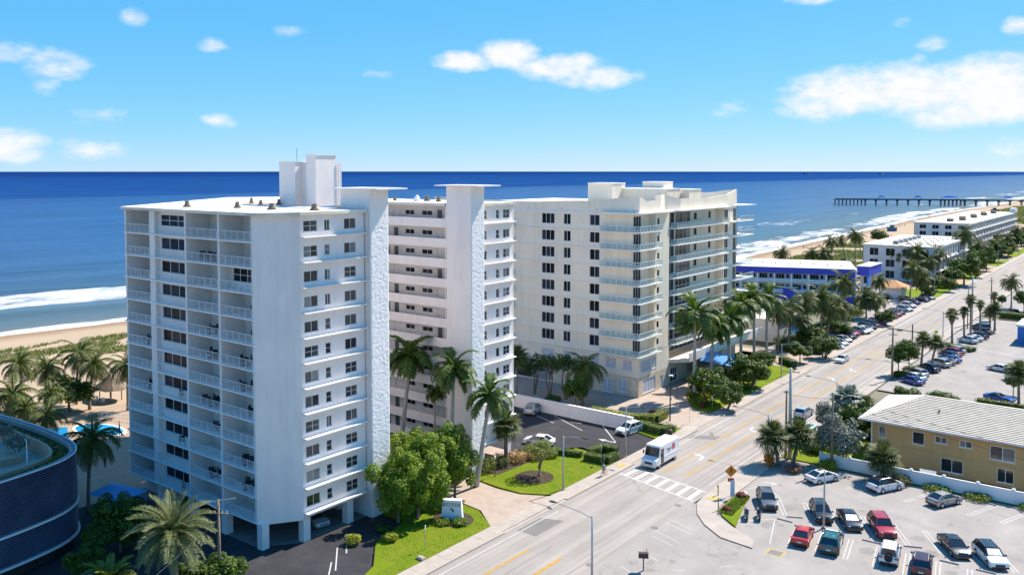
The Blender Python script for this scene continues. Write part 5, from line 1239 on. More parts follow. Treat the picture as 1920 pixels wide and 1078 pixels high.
CARS=[
('suv', 'graphite', (-39.0, 101.2), -59, 0.02, 'grey sport utility car facing the motorcycles'),
('suv', 'black', (-32.5, 101.4), -60, 0.02, 'black sport utility car behind the red sedan'),
('sedan', 'black', (-29.2, 101.3), -58, 0.02, 'black sedan beside the maroon pickup'),
('pickup', 'crimson', (-25.7, 101.4), -59, 0.02, 'crimson wagon with ribbed roof in the front row'),
('sedan', 'black', (-18.2, 101.0), -57, 0.02, 'black sedan left of the white and black crossover'),
('suv', 'white2', (-14.7, 100.6), -58, 0.02, 'white crossover with black roof at the row end'),
('sedan', 'red', (-32.0, 93.8), 100, 0.02, 'bright red sedan parked beside the patrol car'),
('police', 'green', (-28.9, 93.9), 100, 0.02, 'dark green and white patrol car with roof numbers'),
('jeep', 'white', (-23.1, 94.6), 100, 0.02, 'small white jeep with spare wheel on its back'),
('suv', 'maroon', (-19.9, 94.2), 100, 0.02, 'dark maroon sport utility car with roof rails'),
('sedan', 'white', (-36.3, 113.6), 62, 0.02, 'white sedan in the first bay before the fence'),
('suv', 'white2', (-28.9, 115.3), 62, 0.02, 'large white wagon with black roof before the fan palm'),
('hatch', 'greyb', (-21.9, 114.7), 62, 0.02, 'silver grey hatchback beside the white fence'),
('suv', 'white', (-67.01, 116.35), 262, 0.02, 'white sport utility car by the end of the garden wall'),
('sedan', 'white', (-74.8, 103.18), 195, 0.02, 'white sedan behind the corner lawn shrubs'),
('suv', 'silver', (-85.5, 116.24), 107, 0.02, 'silver sport utility car before the garden wall'),
('suv', 'silver', (-93.8, 113.8), 107, 0.02, 'silver car half hidden by the white wing'),
('sedan', 'silver', (-78.5, 63.6), -8, 0.06, 'silver sedan under the white tower'),
('sedan', 'white', (-56.52, 188.29), -90, 0.02, 'white sedan driving towards the camera on the road'),
('suv', 'silver', (-48.64, 141.93), 90, 0.02, 'silver sport utility car driving away on the road'),
('sedan', 'white', (-62.41, 201.73), -25, 0.02, 'white and black coupe in the motel parking, nearest'),
('hatch', 'silver', (-63.13, 210.83), -25, 0.02, 'silver hatchback second in the motel parking'),
('suv', 'crimson', (-64.11, 219.6), -25, 0.02, 'red sport utility car third in the motel parking'),
('pickup', 'crimson', (-67.95, 220.27), -25, 0.02, 'dark red pickup behind the other motel cars'),
('suv', 'silver', (-62.87, 224.2), -25, 0.02, 'grey wagon beside the red car in the motel parking'),
('suv', 'black', (-63.32, 231.43), -25, 0.02, 'black sport utility car midway along the motel parking'),
('suv', 'crimson', (-63.25, 240.52), -25, 0.02, 'red sport utility car midway along the motel parking'),
('sedan', 'maroon', (-63.19, 252.43), -25, 0.02, 'maroon sedan under the signal arm'),
('suv', 'black', (-63.34, 260.38), -25, 0.02, 'black car right of the maroon sedan'),
('suv', 'silver', (-63.0, 267.9), -25, 0.02, 'silver car beyond the signal arm'),
('suv', 'white', (-63.91, 276.1), -25, 0.02, 'white wagon beyond the silver car'),
('suv', 'navy', (-64.47, 283.71), -25, 0.02, 'navy wagon beyond the white one'),
('sedan', 'navy', (-63.47, 291.49), -25, 0.02, 'navy sedan near the lawn end of the row'),
('suv', 'silver', (-63.23, 297.5), -25, 0.02, 'silver wagon last in the motel row by the lawn'),
('suv', 'black', (-67.69, 288.22), -25, 0.02, 'black car against the motel hedge'),
('suv', 'silver', (-39.09, 196.56), 150, 0.02, 'silver sport utility car under the cabbage palms'),
('sedan', 'blue', (-38.29, 202.41), 150, 0.02, 'bright blue sedan second from the cabbage palms'),
('sedan', 'navyb', (-39.31, 207.1), 150, 0.02, 'dark blue sedan third from the cabbage palms'),
('suv', 'silver', (-39.33, 212.82), 150, 0.02, 'pale blue silver wagon beside the clipped hedge'),
('suv', 'white', (-39.27, 227.66), 150, 0.02, 'white sport utility car right of the skirted fan palm'),
('suv', 'black', (-38.37, 235.13), 150, 0.02, 'black sport utility car behind the white one'),
('sedan', 'navy', (-38.51, 243.08), 150, 0.02, 'navy sedan behind the slim fan palms'),
('suv', 'navy', (-40.11, 248.44), 150, 0.02, 'dark blue car at the far end of the hedge row'),
('suv', 'silver', (-40.74, 183.74), 150, 0.02, 'grey car shaded by the roadside trees'),
('sedan', 'blue', (-39.99, 177.08), 150, 0.02, 'blue car shaded by the roadside trees'),
('sedan', 'white', (-28.46, 199.18), 160, 0.02, 'white sedan alone in the middle of the lot'),
('coupe', 'blue', (-24.59, 173.06), -12, 0.02, 'blue coupe with black roof beside the low hedge'),
('suv', 'black', (-37.19, 280.64), 120, 0.02, 'black car behind the far clipped hedge'),
('sedan', 'navy', (-34.49, 278.07), 120, 0.02, 'dark car at the right edge behind the far hedge'),
('sedan', 'silver', (-62.77, 206.28), -25, 0.02, 'first silver car squeezed between two others in the motel row, counted from near'),
('suv', 'black', (-63.62, 215.22), -25, 0.02, 'second black car squeezed between two others in the motel row, counted from near'),
('sedan', 'white', (-63.09, 227.81), -25, 0.02, 'third white car squeezed between two others in the motel row, counted from near'),
('suv', 'navy', (-63.28, 235.98), -25, 0.02, 'fourth navy car squeezed between two others in the motel row, counted from near'),
('sedan', 'graphite', (-63.22, 246.48), -25, 0.02, 'fifth graphite car squeezed between two others in the motel row, counted from near'),
('suv', 'crimson', (-63.27, 256.4), -25, 0.02, 'sixth crimson car squeezed between two others in the motel row, counted from near'),
('sedan', 'white', (-40.37, 180.41), 150, 0.02, 'first white car filling a bay of the roadside lot row, counted from near'),
('suv', 'navy', (-39.92, 190.15), 150, 0.02, 'second navy car filling a bay of the roadside lot row, counted from near'),
('sedan', 'graphite', (-38.69, 199.49), 150, 0.02, 'third graphite car filling a bay of the roadside lot row, counted from near'),
('suv', 'crimson', (-39.32, 209.96), 150, 0.02, 'fourth crimson car filling a bay of the roadside lot row, counted from near'),
('sedan', 'white', (-38.82, 231.39), 150, 0.02, 'fifth white car filling a bay of the roadside lot row, counted from near'),
]
POLES={'l1': ((-61.22, 89.8), 7.05), 'l2': ((-61.48, 105.76), 7.38), 'l3': ((-61.94, 166.49), 6.61), 'n1': ((-43.95, 68.14), 6.67), 'u1': ((-42.74, 119.13), 13.1), 'u2': ((-43.51, 118.53), 9.69), 'u3': ((-36.81, 115.58), 10.7), 'u4': ((-43.82, 177.75), 10.4), 'u5': ((-50.38, 221.07), 7.72), 's1': ((-48.27, 235.68), 3.78), 'e1': ((-44.94, 117.42), 6.42), 'e2': ((-46.45, 148.84), 4.8), 'left': ((-72.97, 47.67), 8.85), 'c1': ((-64.89, 125.76), 7.56), 'gp': ((-41.44, 260.4), 13.12), 'gp2': ((-40.75, 250.89), 10.74), 'fp': ((-37.7, 268.58), 11.75), 'far1': ((-60.95, 382.26), 6.33), 'lotlight': ((-31.17, 98.43), 6.51)}

trunk_r = pm('royal_palm_trunk', (.40,.37,.33), .85, .12, 2, .2, 15)
trunk_c = pm('coconut_trunk', (.26,.205,.155), .9, .2, 2, .4, 15)
bark = pm('tree_bark', (.20,.155,.12), .9, .25, 3, .5, 18)
g_royal = leafm('royal_palm_leaf', (0.0540,0.1116,0.0130), (0.1008,0.1440,0.0180), .5, .3)
g_coco = leafm('coconut_leaf', (0.0612,0.0936,0.0130), (0.1368,0.1368,0.0252), .5, .3)
g_sabal = leafm('fan_palm_leaf', (0.0756,0.1116,0.0252), (0.1368,0.1440,0.0432), .45, .28)
g_silver = leafm('silver_leaf', (0.1170,0.1440,0.1080), (0.2070,0.2340,0.1845), .4, .2)
g_date = leafm('date_palm_leaf', (0.1275,0.1615,0.0510), (0.2295,0.2380,0.1020), .4, .25)
g_areca = leafm('areca_leaf', (0.0960,0.1520,0.0160), (0.2400,0.2400,0.0320), .45, .3)
g_bism = leafm('silver_fan_leaf', (.15,.20,.15), (.27,.31,.24), .35, .2)
g_broad = leafm('broad_leaf', (0.0504,0.1044,0.0094), (0.0972,0.1440,0.0130), .55, .3)
g_tree = leafm('bright_tree_leaf', (.13,.23,.012), (.22,.29,.02), .5, .34)
g_hedge = leafm('hedge_leaf', (0.0850,0.1445,0.0119), (0.1870,0.2295,0.0170), .45, .25)
g_hy = leafm('yellow_hedge_leaf', (.27,.30,.015), (.36,.33,.02), .4, .25)
g_thin = leafm('dark_fine_leaf', (.045,.095,.018), (.08,.13,.02), .45, .25)
copper = leafm('copper_croton_leaf', (.42,.22,.07), (.50,.33,.12), .4, .25)
crown_sh = pm('green_crownshaft', (.16,.24,.06), .5, .1, 2)

def feather(L_, rise, droop, nl=26, ll=.62, wd=.075, vee=.5, hang=.35):
    """pinnate frond along +X"""
    mb = MB(); pts = []
    for i in range(9):
        t = i/8; ang = rise - droop*t**1.4
        if i == 0: pts.append((0.,0.,0.))
        else:
            p = pts[-1]; pts.append((p[0]+L_/8*math.cos(ang), 0., p[2]+L_/8*math.sin(ang)))
    mb.tube(pts, [.055*(1-.85*i/8) for i in range(9)], 4, False)
    def at(t):
        k = min(int(t*8), 7); f_ = t*8-k; a, b = pts[k], pts[k+1]
        return (a[0]+(b[0]-a[0])*f_, 0, a[2]+(b[2]-a[2])*f_), (b[0]-a[0], b[2]-a[2])
    for i in range(nl):
        t = .14+.86*i/(nl-1); p, d_ = at(min(t,.999)); dl = math.hypot(*d_); tx, tz = d_[0]/dl, d_[1]/dl
        l = ll*(1-.75*abs(t-.42)**1.3)*(1 if t < .85 else .75)
        for s in (-1,1):
            jt = mnoise.noise((i*1.7, s*3.1, L_))*.25
            fx = .55+jt; sy = s*math.cos(vee+jt)*.85; uz = math.sin(vee+jt)*.6-hang
            q = (p[0]+l*(tx*fx - tz*uz*.3), p[1]+l*sy, p[2]+l*(tz*fx+uz))
            m_ = ((p[0]+q[0])/2, (p[1]+q[1])/2, (p[2]+q[2])/2+.10*l)
            w_ = wd*(.7+.5*l/ll)
            mb.add([(p[0]-tx*w_*.5,p[1],p[2]-tz*w_*.5),(p[0]+tx*w_*.5,p[1],p[2]+tz*w_*.5),(m_[0]+tx*w_,m_[1],m_[2]+tz*w_),q,(m_[0]-tx*w_*.6,m_[1],m_[2]-tz*w_*.6)], [(0,1,2,4),(4,2,3)])
    return mb
def fan(L_, rise, droop, nb=15, blade=.75, wd=.09):
    mb = MB(); pet = L_-blade
    p = (pet*math.cos(rise), 0, pet*math.sin(rise)); mb.tube([(0,0,0),p], [.03,.02], 4, False)
    for i in range(nb):
        a = (i/(nb-1)-.5)*4.2; l = blade*(1-.12*abs(a))
        dx, dy = math.cos(a), math.sin(a)
        ux, uz = math.cos(rise-.25), math.sin(rise-.25)
        m_ = (p[0]+l*.55*dx*ux, l*.55*dy, p[2]+l*.55*dx*uz+.05)
        q = (p[0]+l*dx*ux*.95, l*dy*.95, p[2]+l*dx*uz-droop*l)
        w_ = wd; nx, ny = -dy*w_, dx*w_
        mb.add([p,(m_[0]+nx*ux,m_[1]+ny,m_[2]),q,(m_[0]-nx*ux,m_[1]-ny,m_[2])], [(0,1,2,3)])
    return mb
# crown recipes: list of (azimuth, frond mesh index); meshes modelled for a crown radius of 1 unit * size
def recipe(kind):
    rr = random.Random(hash(kind) % 97 if False else sum(map(ord,kind)))
    fr_, mat, n = [], None, 0
    if kind in ('royal','royal_s'):
        mat = g_royal
        fr_ = [feather(1.15,1.25,1.5,24,.34,.030,.3,.25), feather(1.15,.85,1.9,26,.36,.030,.3,.35), feather(1.12,.45,1.9,26,.36,.030,.2,.4), feather(1.1,.05,1.5,24,.34,.030,.1,.4), feather(1.0,-.45,.9,22,.3,.030,.0,.35)]
        plan = [(0,3),(1,4),(2,5),(3,5),(4,3)]
    elif kind == 'coco':
        mat = g_coco
        fr_ = [feather(1.15,1.2,1.3,22,.33,.021,.1,.35), feather(1.15,.75,1.7,24,.34,.021,.0,.5), feather(1.12,.3,1.7,24,.34,.021,.0,.55), feather(1.08,-.15,1.3,24,.33,.021,-.1,.55), feather(.95,-.7,.7,20,.28,.021,-.1,.4)]
        plan = [(0,3),(1,5),(2,5),(3,5),(4,3)]
    elif kind == 'date':
        mat = g_date
        fr_ = [feather(1.05,1.35,.7,26,.27,.013,.7,.08), feather(1.08,.95,1.0,28,.28,.013,.7,.1), feather(1.1,.55,1.1,28,.28,.013,.6,.12), feather(1.1,.15,1.0,28,.28,.013,.5,.15), feather(1.05,-.35,.8,26,.26,.013,.4,.15), feather(.9,-.9,.4,22,.2,.013,.3,.12)]
        plan = [(0,6),(1,10),(2,11),(3,11),(4,9),(5,6)]
    elif kind == 'areca':
        mat = g_areca
        fr_ = [feather(1.25,1.35,1.0,18,.3,.05,.5,.15), feather(1.25,1.05,1.5,18,.3,.05,.5,.2), feather(1.2,.8,1.7,18,.3,.05,.4,.25)]
        plan = [(0,7),(1,9),(2,9)]
    elif kind == 'bism':
        mat = g_bism
        fr_ = [fan(.95,1.2,.1,17,.55,.07), fan(1.0,.75,.15,17,.55,.07), fan(1.0,.3,.2,17,.55,.07), fan(.95,-.2,.25,17,.5,.07)]
        plan = [(0,5),(1,8),(2,8),(3,6)]
    elif kind == 'wash':
        mat = g_sabal
        fr_ = [fan(.95,1.3,.05,14,.55,.05), fan(1.0,.85,.1,14,.55,.05), fan(1.0,.35,.2,14,.55,.05), fan(.85,-.3,.25,12,.45,.05), fan(.62,-1.0,.1,9,.4,.05)]
        plan = [(0,5),(1,8),(2,8),(3,7),(4,6)]
    else:
        mat = g_sabal
        fr_ = [fan(.95,1.35,.0,16,.58,.036), fan(1.0,.9,.05,16,.6,.036), fan(1.02,.45,.1,16,.6,.036), fan(1.0,-.05,.15,16,.58,.036), fan(.92,-.6,.15,14,.52,.036)]
        plan = [(0,7),(1,10),(2,11),(3,10),(4,8)]
    items = []; a0 = 0
    for idx, cnt in plan:
        a0 += rr.uniform(.2,.8)
        for i in range(cnt): items.append((idx, a0+2*math.pi*i/cnt+rr.uniform(-.25,.25), rr.uniform(.88,1.1), rr.uniform(-.12,.12)))
    meshes = [m.mesh('frond',[mat]) for m in fr_]
    # joined crown for the small ones
    jm = MB()
    for idx, a, s, t in items: jm.merge(fr_[idx], Matrix.Rotation(a,4,'Z') @ Matrix.Rotation(t,4,'Y') @ Matrix.Scale(s,4))
    return meshes, items, jm.mesh('crown',[mat])
REC = {k: recipe(k) for k in ('royal','royal_s','coco','date','areca','bism','wash','sabal')}
pr = random.Random(77)
skirt_m = pm('dry_brown_skirt', (.22,.14,.07), .9, .25, 3, .4, 12)
def palm(kind, base, top, rad, rpx, label):
    rad *= {'coco':.95,'royal':1.15,'date':.85,'sabal':1.25}.get(kind,1.08)
    nm = {'royal':'royal_palm','royal_s':'royal_palm','coco':'coconut_palm','date':'date_palm','areca':'areca_palm','bism':'silver_fan_palm','wash':'fan_palm','sabal':'cabbage_palm'}[kind]
    o = empty(nm, (base[0],base[1],.05), 0, label, 'palm', 'palm trees')
    lx, ly, lz = top[0], top[1], top[2]-.05 - (.7 if kind == 'date' else 0)
    meshes, items, joined = REC[kind]
    if kind == 'areca':
        st = MB()
        for i in range(9):
            a = i*.7; st.tube([(.25*math.cos(a)*rad*.3,.25*math.sin(a)*rad*.3,0),(.5*math.cos(a)*rad*.3,.5*math.sin(a)*rad*.3,max(.4,lz*.6))],[.05,.03],5)
        obj('stems', st, trunk_c, o); lz = max(.3,lz*.45); lx=ly=0
    else:
        r0 = {'royal':.30,'royal_s':.15,'coco':.19,'date':.34,'bism':.25,'wash':.22,'sabal':.22}[kind]
        n = 8; pts = []; rr_ = []
        for i in range(n+1):
            t = i/n; bend = t*t if kind == 'coco' else t
            zz = lz*t*(1 if kind not in ('royal','royal_s') else .93)
            pts.append((lx*bend, ly*bend, zz))
            k = (1.25-.5*t) if kind != 'royal' else (1.0+.15*math.sin(t*3.1)-.35*t)
            if i == 0: k *= 1.3
            rr_.append(r0*k)
        obj('trunk', MB().tube(pts, rr_, 9), trunk_r if kind in ('royal','royal_s') else trunk_c, o, smooth=True)
        if kind in ('royal','royal_s'):
            obj('crownshaft', MB().tube([(lx*.93,ly*.93,lz*.93),(lx*.96,ly*.96,lz*.96),(lx,ly,lz+.15)],[r0*.62,r0*.7,r0*.3],8), crown_sh, o, smooth=True)
        if kind == 'wash':
            obj('dry_skirt', MB().tube([(lx,ly,lz-rad*.95),(lx,ly,lz-rad*.45),(lx,ly,lz)],[.24,rad*.28,rad*.22],9), skirt_m, o)
    rz = pr.uniform(0,6.28)
    if rpx >= 20:
        for idx, a, s, t in items:
            a2 = a+rz
            obj('frond', meshes[idx], None, o, (lx,ly,lz), None, (0,t,a2), rad*s)
    else:
        obj('crown', joined, None, o, (lx,ly,lz), rz, None, rad)
    return o
for row in PALMS: palm(*row)

# ---- broadleaf crowns
def leaf_cloud(lobes, n, size, seed, droop=0.0):
    rr = random.Random(seed); mb = MB(); tot = sum(l[3]*l[4]*l[5] for l in lobes)**1.0
    for (cx,cy,cz,rx,ry,rz_) in lobes:
        k = int(n*(rx*ry*rz_)/tot)
        for _ in range(k):
            u = rr.uniform(-1,1); a = rr.uniform(0,6.2832); q = math.sqrt(1-u*u); rad = rr.uniform(.45,1.0)**.5
            bump = 1+.22*mnoise.noise((cx+q*math.cos(a)*2.2, cy+q*math.sin(a)*2.2, cz+u*2.2+seed))
            nx, ny, nz = q*math.cos(a), q*math.sin(a), u
            p = Vector((cx+nx*rx*rad*bump, cy+ny*ry*rad*bump, cz+nz*rz_*rad*bump))
            d_ = Vector((nx+rr.uniform(-.9,.9), ny+rr.uniform(-.9,.9), nz+.35+rr.uniform(-.9,.9)-droop)).normalized()
            t = d_.cross(Vector((rr.uniform(-1,1),rr.uniform(-1,1),rr.uniform(-1,1)))).normalized(); b = d_.cross(t)
            s = size*rr.uniform(.6,1.35)
            mb.add([tuple(p-t*s*.5), tuple(p+b*s*.32), tuple(p+t*s*.55), tuple(p-b*s*.32)], [(0,1,2,3)])
    return mb
def lobeset(rr, n, spread=.68, size=.40, flat=1.0):
    L_ = [(0,0,.0,.5,.5,.5*flat)]
    for i in range(n):
        a = 2*math.pi*i/n+rr.uniform(-.4,.4); e = rr.uniform(-.75,.95)
        L_.append((spread*math.cos(a)*math.cos(e), spread*math.sin(a)*math.cos(e), spread*math.sin(e)*flat, size*rr.uniform(.55,1.15), size*rr.uniform(.55,1.15), size*rr.uniform(.55,1.1)*flat))
    return L_
lr = random.Random(9)
CROWN = {}
for nm, mat, cnt, sz in (('broad',g_broad,4200,.125),('silver',g_silver,4000,.11),('thin',g_thin,1500,.14),('grey',g_silver,1200,.15)):
    CROWN[nm] = [leaf_cloud(lobeset(lr,16), cnt, sz, 10+i).mesh('crown',[mat]) for i in range(3)]
def tree(kind, base, cz, rx, ry, z0, label, i):
    rx *= 1.15; ry *= 1.12
    low = cz-ry*.9-z0 < .5*ry
    o = empty('shrub' if low or kind=='grey' else 'tree', (base[0],base[1],z0), 0, label, 'shrub' if low or kind=='grey' else 'tree', 'garden trees and shrubs')
    tm_ = MB(); rr = random.Random(i)
    h = max(.2, cz-z0)
    nst = 4 if kind == 'thin' else (1 if not low else 3)
    for s in range(nst):
        a = rr.uniform(0,6.28); sp = rx*(.35 if nst > 1 else .05)
        tm_.tube([(sp*.3*math.cos(a),sp*.3*math.sin(a),0),(sp*math.cos(a),sp*math.sin(a),h*.5),(sp*.7*math.cos(a+.5),sp*.7*math.sin(a+.5),h)],[max(.05,rx*.06),max(.04,rx*.045),.03],6)
    for s in range(5):
        a = rr.uniform(0,6.28); tm_.tube([(0,0,h*.55),(rx*.5*math.cos(a),rx*.5*math.sin(a),h+ry*rr.uniform(-.2,.5))],[max(.03,rx*.035),.015],5)
    obj('trunk', tm_, bark, o)
    obj('crown', CROWN[kind][i%3], None, o, (0,0,h), rr.uniform(0,6.28), None, (rx,rx,ry))
    return o
for i, row in enumerate(TREES): tree(*row, i)

# the group of bright columnar trees on the front lawn
def big_tree(x, y, h, w_, seed, label):
    rr = random.Random(seed)
    o = empty('lawn_tree', (x,y,.14), 0, label, 'tree', 'bright columnar trees on the front lawn')
    t = MB(); t.tube([(0,0,0),(.1,.05,h*.3),(0,.1,h*.8)],[.2,.15,.05],8)
    lob = []
    for i in range(22):
        a = rr.uniform(0,6.28); z = h*rr.uniform(.20,.92); env = w_*(.45+.75*math.sin(min(1,(z/h))*2.6))*.62
        d_ = env*rr.uniform(.35,1.0); px, py = d_*math.cos(a), d_*math.sin(a)
        lob.append((px,py,z,.85*rr.uniform(.7,1.2),.85*rr.uniform(.7,1.2),1.0*rr.uniform(.8,1.25)))
        t.tube([(0,0,z*.6),(px*.5,py*.5,z*.85),(px,py,z+.3)],[.07,.05,.02],5)
    lob.append((0,0,h*.55,w_*.5,w_*.5,h*.3))
    obj('trunk', t, bark, o)
    obj('crown', leaf_cloud(lob, 15000, .26, seed, -.2), g_tree, o)
big_tree(-70.6,69.6,7.6,4.3,31,'leftmost bright green tree on the front lawn against the tower')
big_tree(-69.4,71.6,8.2,4.5,32,'bright green tree nearest the road in the lawn group')
big_tree(-72.4,73.4,9.8,4.8,33,'tall bright green tree at the foot of the first fin')
big_tree(-71.0,75.2,8.8,4.4,34,'bright green tree left of the monument sign')
big_tree(-72.4,78.0,9.9,4.8,35,'tall bright green tree behind the lawn group')
big_tree(-70.2,79.0,8.4,3.8,36,'rightmost bright green tree beside the driveway')
# small tree in the mulch ring
o = empty('lawn_tree', (-66.6,92.0,.17), 0, 'small twisted tree in a mulch ring on the corner lawn', 'tree')
t = MB().tube([(0,0,0),(-.15,.1,1.1),(.2,0,2.0),(.1,.2,3.0)],[.32,.24,.18,.08],8)
for i in range(7):
    a = i*.9; t.tube([(.1,.05,1.7+.1*i),(.9*math.cos(a),.9*math.sin(a),2.8+.1*i),(1.7*math.cos(a),1.7*math.sin(a),3.4+.08*i)],[.1,.06,.02],5)
obj('trunk', t, bark, o)
obj('crown', leaf_cloud([(1.4*math.cos(i*.9),1.4*math.sin(i*.9),3.4+.25*(i%3),1.0,1.0,.7) for i in range(7)]+[(0,0,4.0,1.0,1.0,.8)], 2300, .2, 51), leafm('olive_tree_leaf',(.15,.19,.03),(.24,.26,.06),.45,.3), o)
# bushes round the corner lawn
def bush(x,y,rx,rz_,mat,label,seed,n=1300,size=.2,cat='shrub'):
    rr = random.Random(seed); o = empty('shrub',(x,y,.1),0,label,cat,'low planted shrubs')
    obj('stems', MB().tube([(0,0,0),(.1,0,rz_)],[.06,.03],5), bark, o)
    obj('foliage', leaf_cloud([(rx*.5*math.cos(i*1.3),rx*.5*math.sin(i*1.3),rz_*.75+rr.uniform(-.2,.2)*rz_,rx*.6,rx*.6,rz_*.7) for i in range(5)], n, size, seed), mat, o)
bush(-72.6,94.6,1.5,1.0,copper,'copper orange croton bush on the corner lawn',61)
bush(-71.2,97.2,1.4,.95,copper,'paler orange croton bush by the wing car park',62)
bush(-73.2,91.8,1.4,1.1,g_sabal,'olive spiky bush left of the croton bushes',63)
bush(-73.6,89.0,1.6,1.3,g_areca,'green bush at the foot of the second fin',64)
bush(-70.0,99.2,1.2,.7,g_hedge,'low green bush behind the small lawn tree',65)
bush(-66.3,72.4,1.0,.45,g_hedge,'low green plants before the white monument sign',66)
bush(-64.6,73.6,1.0,.4,g_hedge,'low green plants at the road side of the monument sign',67)
bush(-68.0,75.4,.8,.4,g_broad,'dark low plants left of the monument sign',68)
bush(-70.5,62.6,.9,.7,g_hy,'yellow green shrub beside the tower car park',69)
bush(-67.8,65.6,.9,.6,g_hy,'second yellow green shrub under the lawn trees',70)
bush(-70.2,66.8,.8,.5,g_broad,'dark shrub under the lawn trees',71)
bush(-27.8,118.6,1.3,.7,g_sabal,'spiky agave like plant beside the large white wagon',72)
bush(-23.5,118.7,1.7,.5,g_hedge,'creeping green plant before the grey hatchback',73)
bush(-19.0,118.9,1.6,.45,g_hedge,'low creeping plants along the white fence',74)
bush(-13.0,118.9,1.6,.4,g_hedge,'low weeds at the right end of the white fence',75)
bush(-37.2,118.3,1.4,.8,g_hy,'yellow green bush at the fence corner',76)
bush(-40.5,114.5,1.1,.6,leafm('pink_flower_leaf',(.30,.10,.16),(.20,.16,.05),.4,.25),'pink flowering shrub at the foot of the roadside palms',77)
bush(-43.9,114.6,.75,1.3,leafm('orange_flower_leaf',(.62,.20,.02),(.50,.24,.03),.4,.25),'orange flowering vine on the roadside palm',78)
bush(-42.3,101.2,.6,.5,leafm('red_tip_leaf',(.32,.05,.05),(.22,.10,.04),.4,.25),'red leaved shrub on the corner grass island',79)
bush(-41.9,96.0,.5,.4,leafm('red_tip_leaf',(.32,.05,.05),(.22,.10,.04),.4,.25),'small red leaved plant at the south tip of the island',80)
bush(-65.5,138.0,1.5,.8,g_hedge,'clipped round bush at the condominium drive corner',81)
bush(-67.8,140.5,1.4,.9,g_broad,'dark rounded bush at the condominium drive',82)
bush(-64.4,136.6,.6,.5,leafm('red_tip_leaf',(.32,.05,.05),(.22,.10,.04),.4,.25),'red bromeliad at the condominium drive corner',83)
bush(-66.2,143.5,1.4,.7,g_hy,'yellow green bush under the nearest royal palm',84)
bush(-64.0,147.0,2.0,.8,g_hedge,'low spreading shrub along the condominium lawn',85)
bush(-64.2,152.5,1.8,.8,g_broad,'dark low shrub before the white garden sign',86)
bush(-65.6,163.5,2.0,1.0,g_hy,'yellow green hedge mound at the lawn end',87)
bush(-68.5,127.0,1.0,.5,leafm('red_tip_leaf',(.32,.05,.05),(.22,.10,.04),.4,.25),'red bromeliads inside the yellow hedge',88)
# clipped hedges: leafy boxes along a path
def hedge(path, w_, h, mat, label, seed, n=None, size=.17):
    rr = random.Random(seed); o = empty('hedge',(path[0][0],path[0][1],.08),0,label,'hedge')
    core = MB(); fo = MB(); ox, oy = path[0]
    for (a,b) in zip(path, path[1:]):
        L_ = math.hypot(b[0]-a[0],b[1]-a[1]); tx, ty = (b[0]-a[0])/L_, (b[1]-a[1])/L_; nx, ny = -ty, tx
        q = w_*.40
        core.prism([(a[0]-ox+nx*q,a[1]-oy+ny*q),(b[0]-ox+nx*q,b[1]-oy+ny*q),(b[0]-ox-nx*q,b[1]-oy-ny*q),(a[0]-ox-nx*q,a[1]-oy-ny*q)],0,h*.88)
        k = int(L_*(w_+2*h)*45)
        for _ in range(k):
            t = rr.uniform(-.02,1.02)*L_; side = rr.random()*(w_+2*h)
            if side < w_: off, z, d_ = side-w_/2, h, Vector((0,0,1))
            elif side < w_+h: off, z, d_ = w_/2, side-w_, Vector((nx,ny,.3))
            else: off, z, d_ = -w_/2, side-w_-h, Vector((-nx,-ny,.3))
            wob = .10*mnoise.noise((t/1.3+seed, off, z))
            off += wob; z += wob + rr.uniform(-.06,.05)
            p = Vector((a[0]-ox+tx*t+nx*off, a[1]-oy+ty*t+ny*off, max(.03,z)))
            d_ = (d_+Vector((rr.uniform(-.8,.8),rr.uniform(-.8,.8),rr.uniform(-.5,.8)))).normalized()
            u = d_.cross(Vector((rr.uniform(-1,1),rr.uniform(-1,1),.4))).normalized(); v = d_.cross(u); s = size*rr.uniform(.6,1.4)
            fo.add([tuple(p-u*s*.5),tuple(p+v*s*.35),tuple(p+u*s*.55),tuple(p-v*s*.35)],[(0,1,2,3)])
    obj('hedge_core', core, pm('hedge_inner',(.035,.055,.012),.9,.2,2), o); obj('foliage', fo, mat, o)
hedge([(-70.3,100.7),(-66.4,102.0)],1.0,.85,g_hedge,'clipped green hedge between the corner lawn and the wing car park',90)
hedge([(-66.0,103.2),(-65.6,106.2),(-63.2,106.4)],1.0,1.0,g_hedge,'clipped hedge with red bed at the wing car park entrance',91)
hedge([(-65.4,101.2),(-62.2,101.6),(-62.0,104.2)],1.1,1.1,g_hedge,'tall clipped hedge beside the crosswalk and sidewalk',92)
hedge([(-77.0,121.4),(-70.5,121.3),(-66.4,123.4),(-66.8,127.5)],1.5,1.3,g_hy,'yellow green clipped hedge curling round a red bed',93)
hedge([(-67.0,119.4),(-62.3,118.2),(-61.9,120.8)],1.5,1.25,g_hedge,'dark green clipped hedge at the garden wall end',94)
hedge([(-99,120.2),(-78,120.4)],1.6,.7,g_thin,'low dark hedge along the garden wall',95)
hedge([(-43.0,219),(-36.2,216.5)],2.6,.9,g_hedge,'long clipped hedge between the two blue car rows',96)
hedge([(-39,271),(-20,270.5)],2.2,1.8,g_hedge,'tall clipped hedge at the far end of the lot',97)
hedge([(-27.5,169.6),(-8,168.6)],1.4,.7,g_hedge,'low bright hedge in front of the blue coupe',98)
hedge([(-62.6,176.4),(-66.5,179.5)],1.6,1.4,g_hedge,'yellow topped hedge at the side drive',99)
hedge([(-63.0,192.4),(-64.0,196.5)],2.2,1.6,g_hedge,'clipped hedge block at the motel parking corner',100)
hedge([(-66.5,191.0),(-72.0,192.0)],1.8,1.2,g_hedge,'dark hedge row at the motel side drive',101)
hedge([(-74.0,205),(-74.2,292)],1.6,1.1,g_thin,'long dark hedge behind the motel parking row',102)
